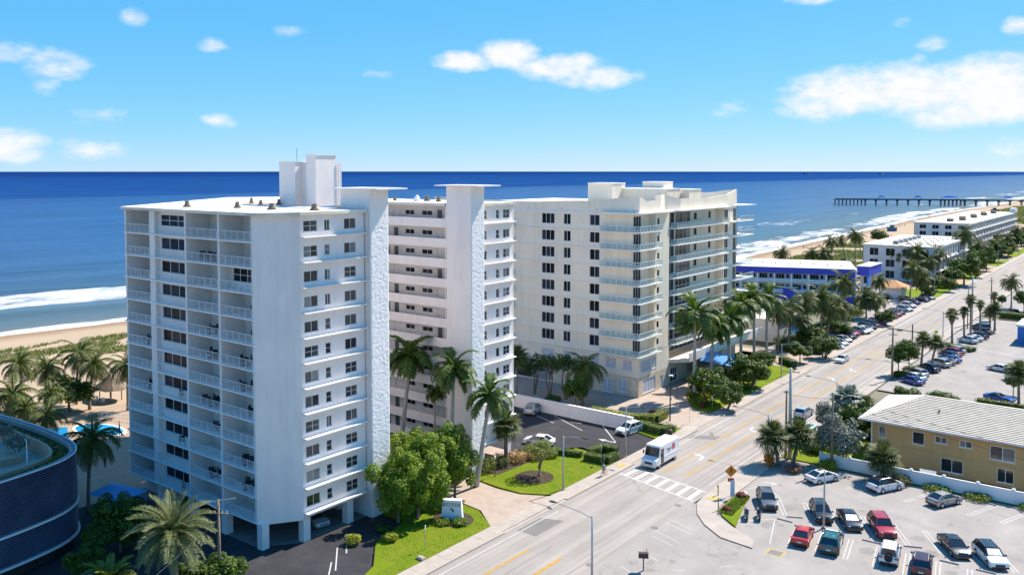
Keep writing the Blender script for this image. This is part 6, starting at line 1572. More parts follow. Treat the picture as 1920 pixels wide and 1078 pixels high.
# planting on the deck rim of the parking structure
rimp = offs(rimS, 1.6); rr_ = random.Random(4); fo = MB()
lob = []
for (x,y) in rimp[::1]: lob.append((x,y,9.75,.8,.8,.3))
o = obj('rim_planting', leaf_cloud(lob, 4200, .2, 3), g_areca); tag(o,'narrow strip of green planting along the curved deck rim','planting')
def grassblades(name, label, inside, n, seed, z, size, mat): return tufts(name, inside, n, seed, label, size, mat, lambda x,y: z)
gbl = leafm('grass_blades',(.125,.20,.005),(.18,.235,.007),.35,.2)
def in_a(rr):
    y = rr.uniform(56,78); x = rr.uniform(-70,-61.6)
    if y < 62 and x < -63.4-(62-y)*-.1: return None
    if x < -61.6 - (y-56)*.9: return None
    if y > 75.2 and x > -61.6-(y-75.2)*1.5: return None
    return x,y
tufts('lawn_grass', in_a, 5200, 201, 'short green grass blades on the front lawn', .09, gbl, lambda x,y: .14)
def in_b(rr):
    y = rr.uniform(86.4,103.2); x = rr.uniform(-73,-61.6)
    if y > 100 and x < -68: return None
    if y < 88 and x > -62.5: return None
    return x,y
tufts('corner_lawn_grass', in_b, 6200, 202, 'short green grass blades on the corner lawn', .09, gbl, lambda x,y: .14)
def in_c(rr):
    y = rr.uniform(95,102); x = rr.uniform(-42.6,-40.8); return (x,y) if x < -41.1+(98-y)*.1 else None
tufts('island_grass', in_c, 500, 203, 'unkempt grass on the small corner island', .4, gbl, lambda x,y: .2)

k = 110
for (x,y,rx,rz_,mt,lab) in ((-66.8,149.5,2.4,1.5,g_broad,'dark shrub mass under the second royal palm'),(-69.8,147.0,2.0,1.4,g_broad,'dark shrub mass by the condominium entrance'),(-67.6,156.0,2.4,1.6,g_broad,'thick shrub behind the white garden sign'),(-69.4,161.5,2.6,1.8,g_thin,'shaded shrub beside the entrance canopy'),(-66.6,166.5,2.2,1.3,g_hedge,'bright shrub at the south end of the condominium garden'),(-70.2,169.5,2.4,1.8,g_broad,'dark shrub under the tallest royal palm'),(-69.0,176.5,2.2,1.4,g_broad,'shrub between the condominium and the side drive'),
  (-72.5,197.5,2.6,1.6,g_thin,'dark shrub before the low white annex'),(-70.0,201.5,2.4,1.3,g_broad,'shrub under the motel coconut palms, near one'),(-70.2,214,2.6,1.2,g_hy,'yellow green shrub under the motel coconut palms'),(-70.8,228,2.8,1.4,g_broad,'shrub before the cobalt blue end wall'),(-71.5,240,2.6,1.4,g_broad,'shrub beyond the cobalt blue end wall'),(-72,252,2.4,1.3,g_hedge,'shrub beside the motel stair block'),
  (-42.8,181,1.6,.8,g_broad,'low shrub at the foot of the branching wooden pole'),(-42.0,186,1.8,.9,g_hedge,'low shrub under the roadside trees'),(-41.0,124.6,1.6,1.1,g_thin,'dark shrub behind the roadside cabbage palms'),(-38.5,131,2.2,1.6,g_thin,'dark shrub left of the tan building'),(-36.8,136,2.0,1.7,g_broad,'shrub in the shade of the tan building'),(-86,122.6,1.5,1.0,g_thin,'dark shrub behind the garden wall')):
    bush(x,y,rx,rz_,mt,lab,k,2200,.26); k += 1

kinds = ('broad','thin')
tr_ = random.Random(321); nth = ['first','second','third','fourth','fifth','sixth','seventh','eighth','ninth','tenth','eleventh','twelfth','thirteenth','fourteenth','fifteenth','sixteenth','seventeenth','eighteenth','nineteenth','twentieth','twenty first','twenty second']
yy = 395.
for i in range(22):
    x = tr_.uniform(-78,-66.5); rx = tr_.uniform(2.6,4.6)
    tree('broad', (x,yy), tr_.uniform(3.0,5.5), rx, tr_.uniform(2.0,3.4), 0., '%s street tree before the far block, counted from the near end' % nth[i], 400+i)
    yy += tr_.uniform(7,14)
yy = 322.
for i in range(9):
    x = tr_.uniform(-69,-66.2); tree('broad', (x,yy), tr_.uniform(1.6,3.4), tr_.uniform(2.0,3.2), tr_.uniform(1.4,2.4), 0., '%s shrub along the grey white block, counted from the near end' % nth[i], 440+i); yy += tr_.uniform(6,10)

# ================================================================== VEHICLES
def paint(name, c, rough=.25, metal=.0): return pm('paint_'+name, c, rough, .02, 2, metal=metal, spec=.5, coat=.8)
PAINT = {'graphite':paint('graphite',(.10,.10,.11),.3,.3),'black':paint('black',(.012,.012,.015)),'crimson':paint('crimson',(.34,.012,.022)),'red':paint('red',(.50,.018,.006)),'white':paint('white',(.76,.76,.76)),'white2':paint('white',(.76,.76,.76)),
 'maroon':paint('maroon',(.055,.008,.012)),'green':paint('green',(.015,.085,.080)),'greyb':paint('greyb',(.30,.29,.28),.35,.3),'silver':paint('silver',(.46,.48,.50),.3,.4),'navy':paint('navy',(.018,.028,.085)),'navyb':paint('navyb',(.012,.03,.16)),'blue':paint('blue',(.012,.075,.34))}
blackp = PAINT['black']
# profile tables: length, width, belt height, roof height, hood line etc.
SPEC = {
 'sedan': dict(L=4.7,W=1.82,zb=.93,zr=1.43,hood=.90,trunk=.99,nose=.70,xw0=1.22,xr0=.30,xr1=-.95,xw1=-1.95,wb=2.75,wr=.33),
 'coupe': dict(L=4.75,W=1.9,zb=.95,zr=1.34,hood=.92,trunk=1.0,nose=.72,xw0=.65,xr0=-.1,xr1=-.95,xw1=-1.8,wb=2.8,wr=.36),
 'hatch': dict(L=4.45,W=1.78,zb=.95,zr=1.49,hood=.90,trunk=1.0,nose=.68,xw0=1.2,xr0=.3,xr1=-1.1,xw1=-2.1,wb=2.7,wr=.32),
 'suv': dict(L=4.7,W=1.9,zb=1.08,zr=1.68,hood=1.05,trunk=1.1,nose=.84,xw0=1.18,xr0=.38,xr1=-1.7,xw1=-2.2,wb=2.78,wr=.36),
 'police': dict(L=5.0,W=2.0,zb=1.14,zr=1.77,hood=1.08,trunk=1.14,nose=.86,xw0=1.05,xr0=.3,xr1=-1.9,xw1=-2.35,wb=3.0,wr=.39),
 'pickup': dict(L=4.95,W=1.95,zb=1.12,zr=1.78,hood=1.10,trunk=1.12,nose=.9,xw0=1.1,xr0=.45,xr1=-1.75,xw1=-2.25,wb=2.95,wr=.39),
 'jeep': dict(L=4.0,W=1.85,zb=1.14,zr=1.84,hood=1.10,trunk=1.14,nose=.98,xw0=.75,xr0=.5,xr1=-1.72,xw1=-1.82,wb=2.5,wr=.40),
}
def car_template(kind):
    S = SPEC[kind]; L_, W = S['L'], S['W']; h = L_/2; w2 = W/2; g0 = .24; wr = S['wr']; ax = S['wb']/2
    root = empty('car', (0,0,-500))
    def arch(cx, dirn):
        r = wr+.07; a = [math.pi*(i/6) for i in range(7)]
        return [(cx+r*math.cos(q), .30+r*math.sin(q)*.95) for q in (a if dirn > 0 else a[::-1])]
    # outline clockwise from rear bottom, over the top, to the front, back along the bottom
    rb = S['trunk']
    top = [(-h,.42),(-h-.02,.62),(-h+.04,rb-.06),(-h+.14,rb)]
    if S['xw1'] > -h+.35: top += [(S['xw1']+.05,S['zb']+.02)]
    top += [(S['xw0']+.02,S['zb']),(S['xw0']+.35,S['hood']+.01),(h-.55,S['hood']-.07),(h-.18,S['nose']+.05),(h-.03,S['nose']-.10),(h,.48),(h-.04,g0+.04)]
    bot = [(ax+wr+.07,g0)] + arch(ax,1) + [(ax-wr-.07,g0),(-ax+wr+.07,g0)] + arch(-ax,1) + [(-ax-wr-.07,g0),(-h+.05,g0+.06)]
    prof = top+bot
    def ring(y, sx, dz):
        return [(x*sx, y, .24+(z-.24)*dz) for x,z in prof]
    body = MB().loft([ring(-w2*.93,.985,.94), ring(-w2,.995,.975), ring(-w2*.8,1,1.0), ring(0,1.008,1.03), ring(w2*.8,1,1.0), ring(w2,.995,.975), ring(w2*.93,.985,.94)])
    b = obj('body', body, PAINT['white'], root); mod = b.modifiers.new('bevel','BEVEL'); mod.width=.07; mod.segments=3; mod.limit_method='ANGLE'; mod.angle_limit=.5; body_m = b.data; body_m.polygons.foreach_set('use_smooth',[True]*len(body_m.polygons)); body_m.set_sharp_from_angle(angle=.9)
    # cabin glass
    zb, zr = S['zb']-.03, S['zr']; wb_, wt = w2*.93, w2*.74
    A, B_, C_, D = S['xw0']+.12, S['xr0'], S['xr1'], S['xw1']
    def q4(p): return MB().add(p,[(0,1,2,3)])
    roofz = zr-.035
    obj('windscreen', q4([(A,-wb_*.96,zb),(A,wb_*.96,zb),(B_,wt*.97,roofz),(B_,-wt*.97,roofz)]), carglass, root)
    obj('rear_window', q4([(D,wb_*.95,zb),(D,-wb_*.95,zb),(C_,-wt*.97,roofz),(C_,wt*.97,roofz)]), carglass, root)
    for s in (-1,1):
        obj('side_window', q4([(A,s*wb_,zb),(B_,s*wt,roofz),(C_,s*wt,roofz),(D,s*wb_,zb)]), carglass, root)
    rf = MB(); n = 5; rings = []
    for i in range(n):
        t = i/(n-1); x = B_+.02+(C_-.04-B_)*t; cz = .035*math.sin(math.pi*t)
        rings.append([(x,-wt*1.0,zr-.06),(x,-wt*.85,zr-.005+cz),(x,0,zr+.02+cz),(x,wt*.85,zr-.005+cz),(x,wt*1.0,zr-.06),(x,0,zr-.05)])
    rf.loft(rings)
    for s in (-1,1):                                    # pillars
        for (x0,x1,wd) in ((A,B_,.05),(D,C_,.07 if kind in('sedan','coupe') else .12)):
            rf.tube([(x0,s*wb_*.985,zb),(x1,s*wt*1.0,zr-.04)],wd*.7,5)
        xm0 = (A+D)/2-.05; xm1 = (B_+C_)/2; rf.tube([(xm0,s*(wb_+.005),zb),(xm1,s*(wt+.01),zr-.04)],.04,5)
        if kind in ('suv','police','hatch','pickup','jeep'):
            rf.tube([(D+.55,s*(wb_+.005),zb),(C_+.45,s*(wt+.01),zr-.04)],.05,5)
    o = obj('roof', rf, PAINT['white'], root)
    if kind in ('suv','pickup'):
        for s in (-1,1): obj('roof_rail', MB().tube([(B_-.2,s*wt*.9,zr+.02),(B_-.3,s*wt*.9,zr+.09),(C_+.25,s*wt*.9,zr+.09),(C_+.15,s*wt*.9,zr+.02)],.022,5), silverm, root)
    # wheels
    ty = MB(); ty.tube([(0,-.11,0),(0,-.10,0),(0,.10,0),(0,.11,0)],[wr*.86,wr,wr,wr*.86],18)
    tym = ty.mesh('tyre',[rubber]); rm = MB().tube([(0,-.118,0),(0,-.112,0),(0,.112,0),(0,.118,0)],[wr*.5,wr*.64,wr*.64,wr*.5],10).mesh('rim',[rimm])
    for sx in (-1,1):
        for sy in (-1,1):
            we = obj('wheel', tym, None, root, (sx*ax, sy*(w2-.10), wr)); obj('rim', rm, None, we)
    obj('wheel_well', MB().box(-ax-wr-.05,-w2*.8,.2,-ax+wr+.05,w2*.8,.62).box(ax-wr-.05,-w2*.8,.2,ax+wr+.05,w2*.8,.62), blackm, root)
    nz = S['nose']
    for s in (-1,1):
        obj('headlight', MB().loft([[(h-.30,s*(w2*.98),nz-.12),(h-.30,s*(w2*.98),nz+.02),(h-.30,s*w2*.6,nz+.03),(h-.30,s*w2*.6,nz-.12)],[(h-.085,s*w2*.86,nz-.13),(h-.115,s*w2*.86,nz-.015),(h-.045,s*w2*.58,nz-.01),(h-.015,s*w2*.58,nz-.13)]]), headl, root)
        obj('tail_light', MB().box(-h-.035,s*w2*.62 if s>0 else s*w2*.97,rb-.26,-h+.12,s*w2*.97 if s>0 else s*w2*.62,rb-.1), taill, root)
        mi = obj('mirror', MB().box(A-.28,s*(w2)-.02 if s>0 else s*w2-.17,zb+.02,A-.12,s*w2+.17 if s>0 else s*w2+.02,zb+.17), PAINT['black'], root)
        for dx in (.35,-.55): obj('door_handle', MB().box((A+D)/2+dx-.09,s*w2*.985-.012,zb-.16,(A+D)/2+dx+.09,s*w2*.985+.022,zb-.12), silverm, root)
    obj('grille', MB().box(h-.06,-w2*.5,.44,h+.018,w2*.5,nz-.16), blackm, root)
    obj('front_bumper', MB().box(h-.1,-w2*.9,.26,h+.035,w2*.9,.42), blackm if kind!='sedan' else PAINT['white'], root)
    obj('rear_bumper', MB().box(-h-.05,-w2*.9,.28,-h+.1,w2*.9,.48), blackm, root)
    for s in (-1,1):
        sm2 = MB()
        for xx in (A-.30,(A+D)/2-.06,D+.75): sm2.box(xx-.012,s*w2*.997-.008,.36,xx+.012,s*w2*.997+.008,zb-.02)
        sm2.box(D+.75,s*w2*.997-.008,.34,A-.30,s*w2*.997+.008,.365)
        obj('door_seam', sm2, blackm, root)
    obj('wiper', MB().tube([(A+.03,-.35,zb+.03),(A-.32,-.05,zb+.26)],.012,4).tube([(A+.03,.25,zb+.03),(A-.32,.5,zb+.26)],.012,4), blackm, root)
    obj('number_plate', MB().box(-h-.058,-.24,.58,-h-.03,.24,.72), platem, root)
    if kind == 'jeep':
        obj('spare_wheel', tym, None, root, (-h-.12,0,1.0), None, (0,0,math.pi/2)); 
    if kind == 'police':
        obj('light_bar', MB().box(-.15,-.62,zr+.03,.12,.62,zr+.13), headl, root)
        for s in (-1,1): obj('white_door', MB().box(-1.05,s*(w2*.985) if s>0 else s*w2*.985-.012,.45,.85,s*w2*.985+.012 if s>0 else s*w2*.985,1.02), PAINT['white'], root)
    return root
def text_obj(name, s, size, mat, parent, loc, rot, ext=.004):
    cu = bpy.data.curves.new(name,'FONT'); cu.body = s; cu.size = size; cu.extrude = ext; cu.align_x = 'CENTER'; cu.align_y='CENTER'
    to = bpy.data.objects.new(name, cu); COL.objects.link(to)
    bpy.context.view_layer.update()
    me = bpy.data.meshes.new_from_object(to.evaluated_get(bpy.context.evaluated_depsgraph_get()))
    bpy.data.objects.remove(to)
    me.materials.clear(); me.materials.append(mat)
    return obj(name, me, None, parent, loc, None, rot)
TPL = {k: car_template(k) for k in SPEC}
for k,(kind,pt,p,hd,z,label) in enumerate(CARS):
    c = copy_tree(TPL[kind]); c.name = 'parked_car' if 'driving' not in label else 'moving_car'
    c.location = (p[0],p[1],z); c.rotation_euler = (0,0,R(hd)); tag(c,label,'car','cars in the car parks and on the road')
    for ch in c.children:
        n = ch.name.split('.')[0]
        if n in ('body','roof') or (n == 'front_bumper' and kind=='sedan'):
            m_ = PAINT[pt]
            if n == 'roof' and (pt == 'white2' or kind == 'coupe'): m_ = blackp
            ch.material_slots[0].link = 'OBJECT'; ch.material_slots[0].material = m_
    if label.startswith('black sedan beside') or label.startswith('white crossover'):
        S = SPEC[kind]; A_, B2 = S['xw0']+.12, S['xr0']; w2_ = S['W']/2; z0_, z1_ = S['zb']-.03, S['zr']-.035
        f_ = lambda t, y, k_: (A_+(B2-A_)*t+.012, y*(w2_*.93*.96+(w2_*.74*.97-w2_*.93*.96)*t), z0_+(z1_-z0_)*t+.02)
        obj('sunshade', MB().add([f_(.14,-.86,0),f_(.14,.86,0),f_(.86,.86,0),f_(.86,-.86,0)],[(0,1,2,3)]), pm('foil_sunshade',(.55,.57,.60),.35,.25,9,metal=.3), c)
    if kind == 'police':
        wt_ = pm('white_lettering',(.8,.8,.8),.5,.02,2)
        text_obj('roof_number','3763',.42,wt_,c,(-1.25,0,1.80),(0,0,-math.pi/2))
for t_ in TPL.values():
    for ch in list(t_.children):
        for g_ in list(ch.children): bpy.data.objects.remove(g_)
        bpy.data.objects.remove(ch)
    bpy.data.objects.remove(t_)
# ---------------- delivery truck
tr = empty('delivery_truck', (-56.6,107.0,0), -math.pi/2, 'boxy white step van with red side emblem at the crosswalk', 'truck')
tw2 = 1.12
vanw = paint('van_white',(.72,.73,.76),.4)
prof = [(-3.5,.55),(-3.5,2.95),(-3.3,3.05),(2.0,3.05),(2.15,2.95),(2.55,1.55),(3.4,1.30),(3.5,1.05),(3.5,.5)]
vb = MB().loft([[(x,y,z) for x,z in prof] for y in (-tw2,tw2)])
b = obj('body', vb, vanw, tr); mod = b.modifiers.new('bevel','BEVEL'); mod.width=.05; mod.segments=2; mod.limit_method='ANGLE'
obj('windscreen', MB().add([(2.21,-tw2*.92,2.78),(2.21,tw2*.92,2.78),(2.57,tw2*.92,1.62),(2.57,-tw2*.92,1.62)],[(0,1,2,3)]), carglass, tr)
obj('roof_panel', MB().box(-3.2,-tw2*.8,3.052,1.6,tw2*.8,3.075), greyst, tr)
for s in (-1,1):
    obj('side_door', MB().box(1.15,s*tw2-.01,.62,1.95,s*tw2+.012,2.6), carglass, tr)
    obj('rub_rail', MB().box(-3.5,s*tw2-.01,1.32,1.1,s*tw2+.03,1.42), stucco2, tr)
    obj('headlight', MB().box(3.44,s*.9-.16,.75,3.53,s*.9+.16,1.0), headl, tr)
    obj('mirror', MB().box(2.3,s*1.38-.1,1.7,2.4,s*1.38+.1,2.15).tube([(2.3,s*1.1,2.1),(2.35,s*1.38,2.1)],.02,5), blackm, tr)
    for x in (2.35,-2.2):
        w_ = obj('wheel', MB().tube([(0,-.13,0),(0,-.11,0),(0,.11,0),(0,.13,0)],[.34,.4,.4,.34],16), rubber, tr, (x,s*.98,.4)); obj('rim', MB().tube([(0,-.14,0),(0,.14,0)],.22,10), rimm, w_)
obj('grille', MB().box(3.44,-.6,.72,3.52,.6,1.05), blackm, tr); obj('bumper', MB().box(3.4,-1.1,.4,3.62,1.1,.58), silverm, tr)
redp = pm('red_emblem_print',(.55,.03,.06),.5,.1,3); ink = pm('dark_print',(.02,.02,.03),.5,.1,3)
em = MB()
for i,(u,v,wd,hh) in enumerate(((-1.6,2.52,.5,.16),(-1.7,2.30,.95,.17),(-1.65,2.08,1.15,.17),(-1.6,1.86,.9,.16))): em.box(u-wd/2,tw2+.004,v,u+wd/2,tw2+.012,v+hh)
obj('side_emblem', em, redp, tr)
em = MB()
for (u,v,wd,hh) in ((.45,2.32,.22,.10),(.1,1.98,.12,.26),(-.1,1.98,.12,.26),(-.3,1.98,.12,.26),(-.5,1.98,.14,.26),(-.72,1.98,.14,.26),(-.1,1.72,.3,.1),(-.5,1.72,.25,.1)): em.box(u-wd/2,tw2+.004,v,u+wd/2,tw2+.012,v+hh)
obj('side_lettering', em, ink, tr)
# ---------------- motorcycles
def motorcycle(x,y,rz,label):
    o = empty('motorcycle',(x,y,.02),rz,label,'motorcycle','motorcycles'); o.scale = (1.15,1.15,1.15)
    for xx in (-.68,.68):
        w_ = obj('wheel', MB().tube([(0,-.06,0),(0,-.05,0),(0,.05,0),(0,.06,0)],[.27,.31,.31,.27],16), rubber, o, (xx,0,.31)); obj('rim', MB().tube([(0,-.05,0),(0,.05,0)],.2,10), rimm, w_)
    obj('tank', MB().loft([[(.35,-.06,.62),(.35,.06,.62),(.35,.06,.86),(.35,-.06,.86)],[(.15,-.17,.6),(.15,.17,.6),(.15,.15,.95),(.15,-.15,.95)],[(-.12,-.14,.6),(-.12,.14,.6),(-.12,.1,.82),(-.12,-.1,.82)]]), blackp, o)
    obj('seat', MB().loft([[(-.1,-.12,.68),(-.1,.12,.68),(-.1,.1,.80),(-.1,-.1,.80)],[(-.55,-.14,.7),(-.55,.14,.7),(-.55,.12,.82),(-.55,-.12,.82)],[(-.85,-.08,.82),(-.85,.08,.82),(-.85,.06,.92),(-.85,-.06,.92)]]), blackm, o)
    obj('engine', MB().box(-.25,-.2,.25,.25,.2,.6), silverm, o)
    obj('fork', MB().tube([(.68,-.09,.31),(.45,-.09,.95)],.03,6).tube([(.68,.09,.31),(.45,.09,.95)],.03,6), silverm, o)
    obj('handlebar', MB().tube([(.3,-.4,1.02),(.45,-.15,1.0),(.45,.15,1.0),(.3,.4,1.02)],.02,6), blackm, o)
    obj('fairing', MB().loft([[(.72,-.06,.72),(.72,.06,.72),(.68,.05,.88),(.68,-.05,.88)],[(.45,-.2,.6),(.45,.2,.6),(.42,.16,1.15),(.42,-.16,1.15)]]), blackp, o)
    obj('fender', MB().tube([(-.95,0,.62),(-.7,0,.68),(-.5,0,.62)],[.06,.09,.06],6), blackp, o)
motorcycle(-39.3,95.6,R(-60),'black motorcycle at the bay corner, left of the pair')
motorcycle(-38.1,96.4,R(-60),'black motorcycle close to the grey car, right of the pair')
# ================================================================== STREET FURNITURE
def street_light(x,y,h,ang,arm,label,mat=galv,name='street_light',conc_=False):
    o = empty(name,(x,y,.1),0,label,'street light','street lights')
    obj('pole', MB().tube([(0,0,0),(0,0,h)],[.13,.075],10), mat, o, smooth=True)
    obj('base', MB().cbox((0,0,.06),(.45,.45,.12)), conc, o)
    dx, dy = math.cos(ang), math.sin(ang)
    obj('arm', MB().tube([(0,0,h-.25),(dx*arm*.3,dy*arm*.3,h+.05),(dx*arm,dy*arm,h+.30)],[.05,.045,.035],7), mat, o)
    obj('lamp_head', MB().loft([[(dx*(arm-.1)-dy*s*.05,dy*(arm-.1)+dx*s*.05,h+.30+t) for s,t in ((-1,-.03),(1,-.03),(1,.05),(-1,.05))],[(dx*(arm+.35)-dy*s*.16,dy*(arm+.35)+dx*s*.16,h+.30+t) for s,t in ((-1,-.07),(1,-.07),(1,.07),(-1,.07))],[(dx*(arm+.75)-dy*s*.10,dy*(arm+.75)+dx*s*.10,h+.30+t) for s,t in ((-1,-.05),(1,-.05),(1,.03),(-1,.03))]]), blackm, o)
street_light(-61.3,89.8,7.0,0,2.9,'grey street light on the corner lawn edge with arm over the road')
street_light(-61.5,105.8,7.3,0.0,2.4,'grey street light at the wing car park entrance')
street_light(-61.6,166.4,6.6,0,3.0,'grey street light beside the white garden sign')
street_light(-45.0,71.0,6.7,math.pi,4.4,'near street light at the bottom edge with arm over the road')
street_light(-45.2,117.4,6.4,math.pi,4.6,'street light behind the roadside cabbage palms')
street_light(-45.4,148.8,4.9,math.pi,4.6,'street light beside the silver leaved tree')
street_light(-31.2,98.4,6.6,-1.9,.5,'tall car park light pole between the red sedan and the black car',conc_pole)
for i,(y,lab) in enumerate(((255,'street light across the road by the motel row'),(300,'street light at the lawn end'),(385,'street light before the far block'),(420,'second street light before the far block'),(480,'distant street light near the right edge'))):
    street_light(-61.8,y,6.6,0,2.6,lab)
street_light(-45.6,232,6.2,math.pi,4.2,'street light beside the yellow warning sign')
def utility(x,y,h,label,mat=wood,arms=((0,1.6),),ang=0.0,r=.16):
    o = empty('utility_pole',(x,y,0),0,label,'utility pole','utility poles')
    obj('pole', MB().tube([(0,0,0),(0,0,h)],[r*1.25,r*.8],10), mat, o, smooth=True)
    dx, dy = math.cos(ang), math.sin(ang)
    for dz,l in arms:
        a = obj('cross_arm', MB().cbox((0,0,h-.35-dz),(l,.11,.12),ang), wood, o)
        for t in (-.45,-.2,.2,.45): obj('insulator', MB().tube([(dx*l*t,dy*l*t,h-.29-dz),(dx*l*t,dy*l*t,h-.08-dz)],[.05,.035],7), greyst, a)
    return o
utility(-42.9,119.6,13.0,'tall concrete utility pole behind the roadside palms',conc_pole,((.2,2.4),),.3,.24)
utility(-43.6,120.0,9.6,'dark wooden pole beside the tall concrete one',wood,((-.1,.8),),.3,.15)
utility(-36.8,118.9,10.6,'dark wooden pole standing before the white fence',wood,(),0,.15)
utility(-43.8,177.8,10.4,'wooden utility pole with branching wires at the roadside',wood,((.1,1.8),(1.2,1.6)),.2,.18)
utility(-43.4,256,13.0,'tall grey utility pole beyond the slim fan palms',conc_pole,((2.0,1.6),),.2,.22)
utility(-43.0,248,10.4,'thinner pole left of the tall grey utility pole',wood,(),0,.12)
utility(-41.4,272,11.2,'distant wooden pole near the coconut palm',wood,((.8,1.4),),.2,.15)
lp = utility(-73.0,47.7,8.9,'wooden power pole with slanted arm beside the date palm',wood,((1.0,1.9),),.55,.16)
obj('top_arm', MB().tube([(-1.1,-.65,8.55),(1.5,.9,9.15)],.07,6), galv, lp)
obj('brace', MB().tube([(1.3,.75,9.0),(0,0,8.2)],.025,5).tube([(-1.0,-.6,8.55),(0,0,7.9)],.025,5), galv, lp)
def wire(p, q, sag, label, r=.022):
    pts = [(p[0]+(q[0]-p[0])*t/12, p[1]+(q[1]-p[1])*t/12, p[2]+(q[2]-p[2])*t/12-sag*4*(t/12)*(1-t/12)) for t in range(13)]
    tag(obj('power_line', MB().tube(pts, r, 4), blackm), label, 'cable')
wire((-42.9,119.6,12.6),(-43.8,177.8,10.0),.7,'power line between the concrete pole and the branching wooden pole')
wire((-43.8,177.8,9.0),(-43.4,256,10.6),.8,'power line running on to the tall grey pole')
wire((-73.0,47.7,7.0),(-55,20,9.0),.5,'service cable dropping from the wooden power pole')
wire((-36.8,118.9,10.3),(30,96,10.5),.9,'power line running right from the wooden pole above the car park')
wire((-36.8,118.9,9.4),(30,95,9.4),1.0,'lower power line running right from the wooden pole')
wire((-43.6,120.0,9.2),(-36.8,118.9,9.8),.25,'short cable between the two dark wooden poles')
wire((-43.8,177.8,10.0),(-61.8,166.4,6.8),.6,'cable crossing the road from the branching wooden pole')
# traffic signal
ts = empty('traffic_signal',(-45.2,199.5,.1),0,'dark mast arm traffic signal across the road','traffic signal')
darkp = pm('dark_bronze_metal',(.06,.045,.04),.5,.1,2,metal=.4)
obj('pole', MB().tube([(0,0,0),(0,0,7.6)],[.16,.12],10), darkp, ts); obj('mast_arm', MB().tube([(2.5,0,6.0),(0,0,6.05),(-9.5,-.6,6.6)],[.07,.11,.06],8), darkp, ts)
for x in (1.6,-2.6,-6.4):
    hd_ = obj('signal_head', MB().box(x-.55,-.25,5.75+max(0,-x)*.06,x+.55,.1,6.15+max(0,-x)*.06), blackm, ts)
    for k,c in enumerate(((.3,.02,.02),(.35,.25,.02),(.02,.2,.06))): obj('lens', MB().tube([(x-.34+.34*k,-.27,5.95+max(0,-x)*.06),(x-.34+.34*k,-.24,5.95+max(0,-x)*.06)],.12,10), pm('lens_%d'%k,c,.3,.05,2), hd_)
# crossing sign
orange = pm('orange_sign_face',(.80,.24,.015),.5,.04,2)
def diamond_sign(x,y,h,s,mat,label,rz,ped=False,plate=False):
    o = empty('warning_sign',(x,y,.13),rz,label,'sign')
    obj('post', MB().tube([(0,0,0),(0,0,h)],.04,6), galv, o)
    obj('sign_face', MB().loft([[(-s,-.05,h-s*.2),(0,-.05,h-s*1.2),(s,-.05,h-s*.2),(0,-.05,h+s*.8)],[(-s,-.07,h-s*.2),(0,-.07,h-s*1.2),(s,-.07,h-s*.2),(0,-.07,h+s*.8)]]), mat, o)
    if ped:
        z = h-s*.2; bl = MB()
        bl.prism([(.06*math.cos(i),.06*math.sin(i)) for i in (0,1.05,2.09,3.14,4.19,5.24)],0,.01)
        p = MB(); p.merge(bl, Matrix.Translation((0.02,-.075,z+.36)) @ Matrix.Rotation(math.pi/2,4,'X'))
        def st(a,b,w_):
            l = math.hypot(b[0]-a[0],b[1]-a[1]); nx, nz = -(b[1]-a[1])/l*w_, (b[0]-a[0])/l*w_
            p.add([(a[0]+nx,-.078,z+a[1]+nz),(a[0]-nx,-.078,z+a[1]-nz),(b[0]-nx,-.078,z+b[1]-nz),(b[0]+nx,-.078,z+b[1]+nz)],[(0,1,2,3)])
        st((0,.28),(-.02,-.02),.07); st((-.02,0),(.16,-.36),.04); st((-.02,0),(-.2,-.34),.04); st((0,.24),(.2,.02),.03); st((0,.24),(-.18,.06),.03)
        obj('pedestrian_symbol', p, ink, o)
    if plate:
        obj('lower_plate', MB().box(-.4,-.07,h-s*1.2-.55,.4,-.05,h-s*1.2-.1), pm('dark_orange_plate',(.55,.10,.02),.5,.05,2), o)
    return o
diamond_sign(-43.6,101.0,3.3,.78,orange,'orange diamond pedestrian warning sign at the crosswalk',R(38),True,True)
diamond_sign(-45.2,222.5,2.6,.55,pm('yellow_sign_face',(.80,.66,.02),.5,.04,2),'yellow diamond warning sign beside the far sidewalk',R(30))
def post_sign(x,y,h,w_,hh,mat,label,rz=R(38)):
    o = empty('sign_post',(x,y,.12),rz,label,'sign','small street signs'); obj('post', MB().tube([(0,0,0),(0,0,h)],.03,6), galv, o)
    obj('plate', MB().box(-w_/2,-.05,h-hh,w_/2,-.03,h), mat, o)
post_sign(-62.6,101.0,2.7,.6,.6,greyst,'small sign post before the tall clipped hedge',R(120))
post_sign(-63.1,66.2,2.7,.3,.45,greyst,'thin sign post on the front lawn edge',R(120))
post_sign(-61.8,126.6,2.6,.4,.5,greyst,'thin sign post at the condominium drive',R(120))
post_sign(-62.2,136.0,2.6,.35,.7,stucco2,'thin sign post at the condominium lawn corner',R(38))
post_sign(-43.0,100.2,2.3,.5,2.0,pm('pale_blue_board',(.55,.64,.78),.5,.04,2),'tall pale blue board beside the corner island',R(38))
post_sign(-68.2,132.4,2.0,.35,.5,greyst,'small sign post in the condominium forecourt',R(38))
o = obj('push_button_post', MB().tube([(0,0,0),(0,0,1.3)],.07,8).box(-.1,-.12,1.0,.1,-.04,1.3), yellow_l, None, (-44.9,100.2,.13)); tag(o,'short yellow push button post at the crosswalk','post')
o = obj('bollard_post', MB().tube([(0,0,0),(0,0,1.5),(0,0,1.55)],[.06,.06,.02],8), blackm, None, (-42.8,95.6,.13)); tag(o,'dark short post at the south tip of the corner island','post')
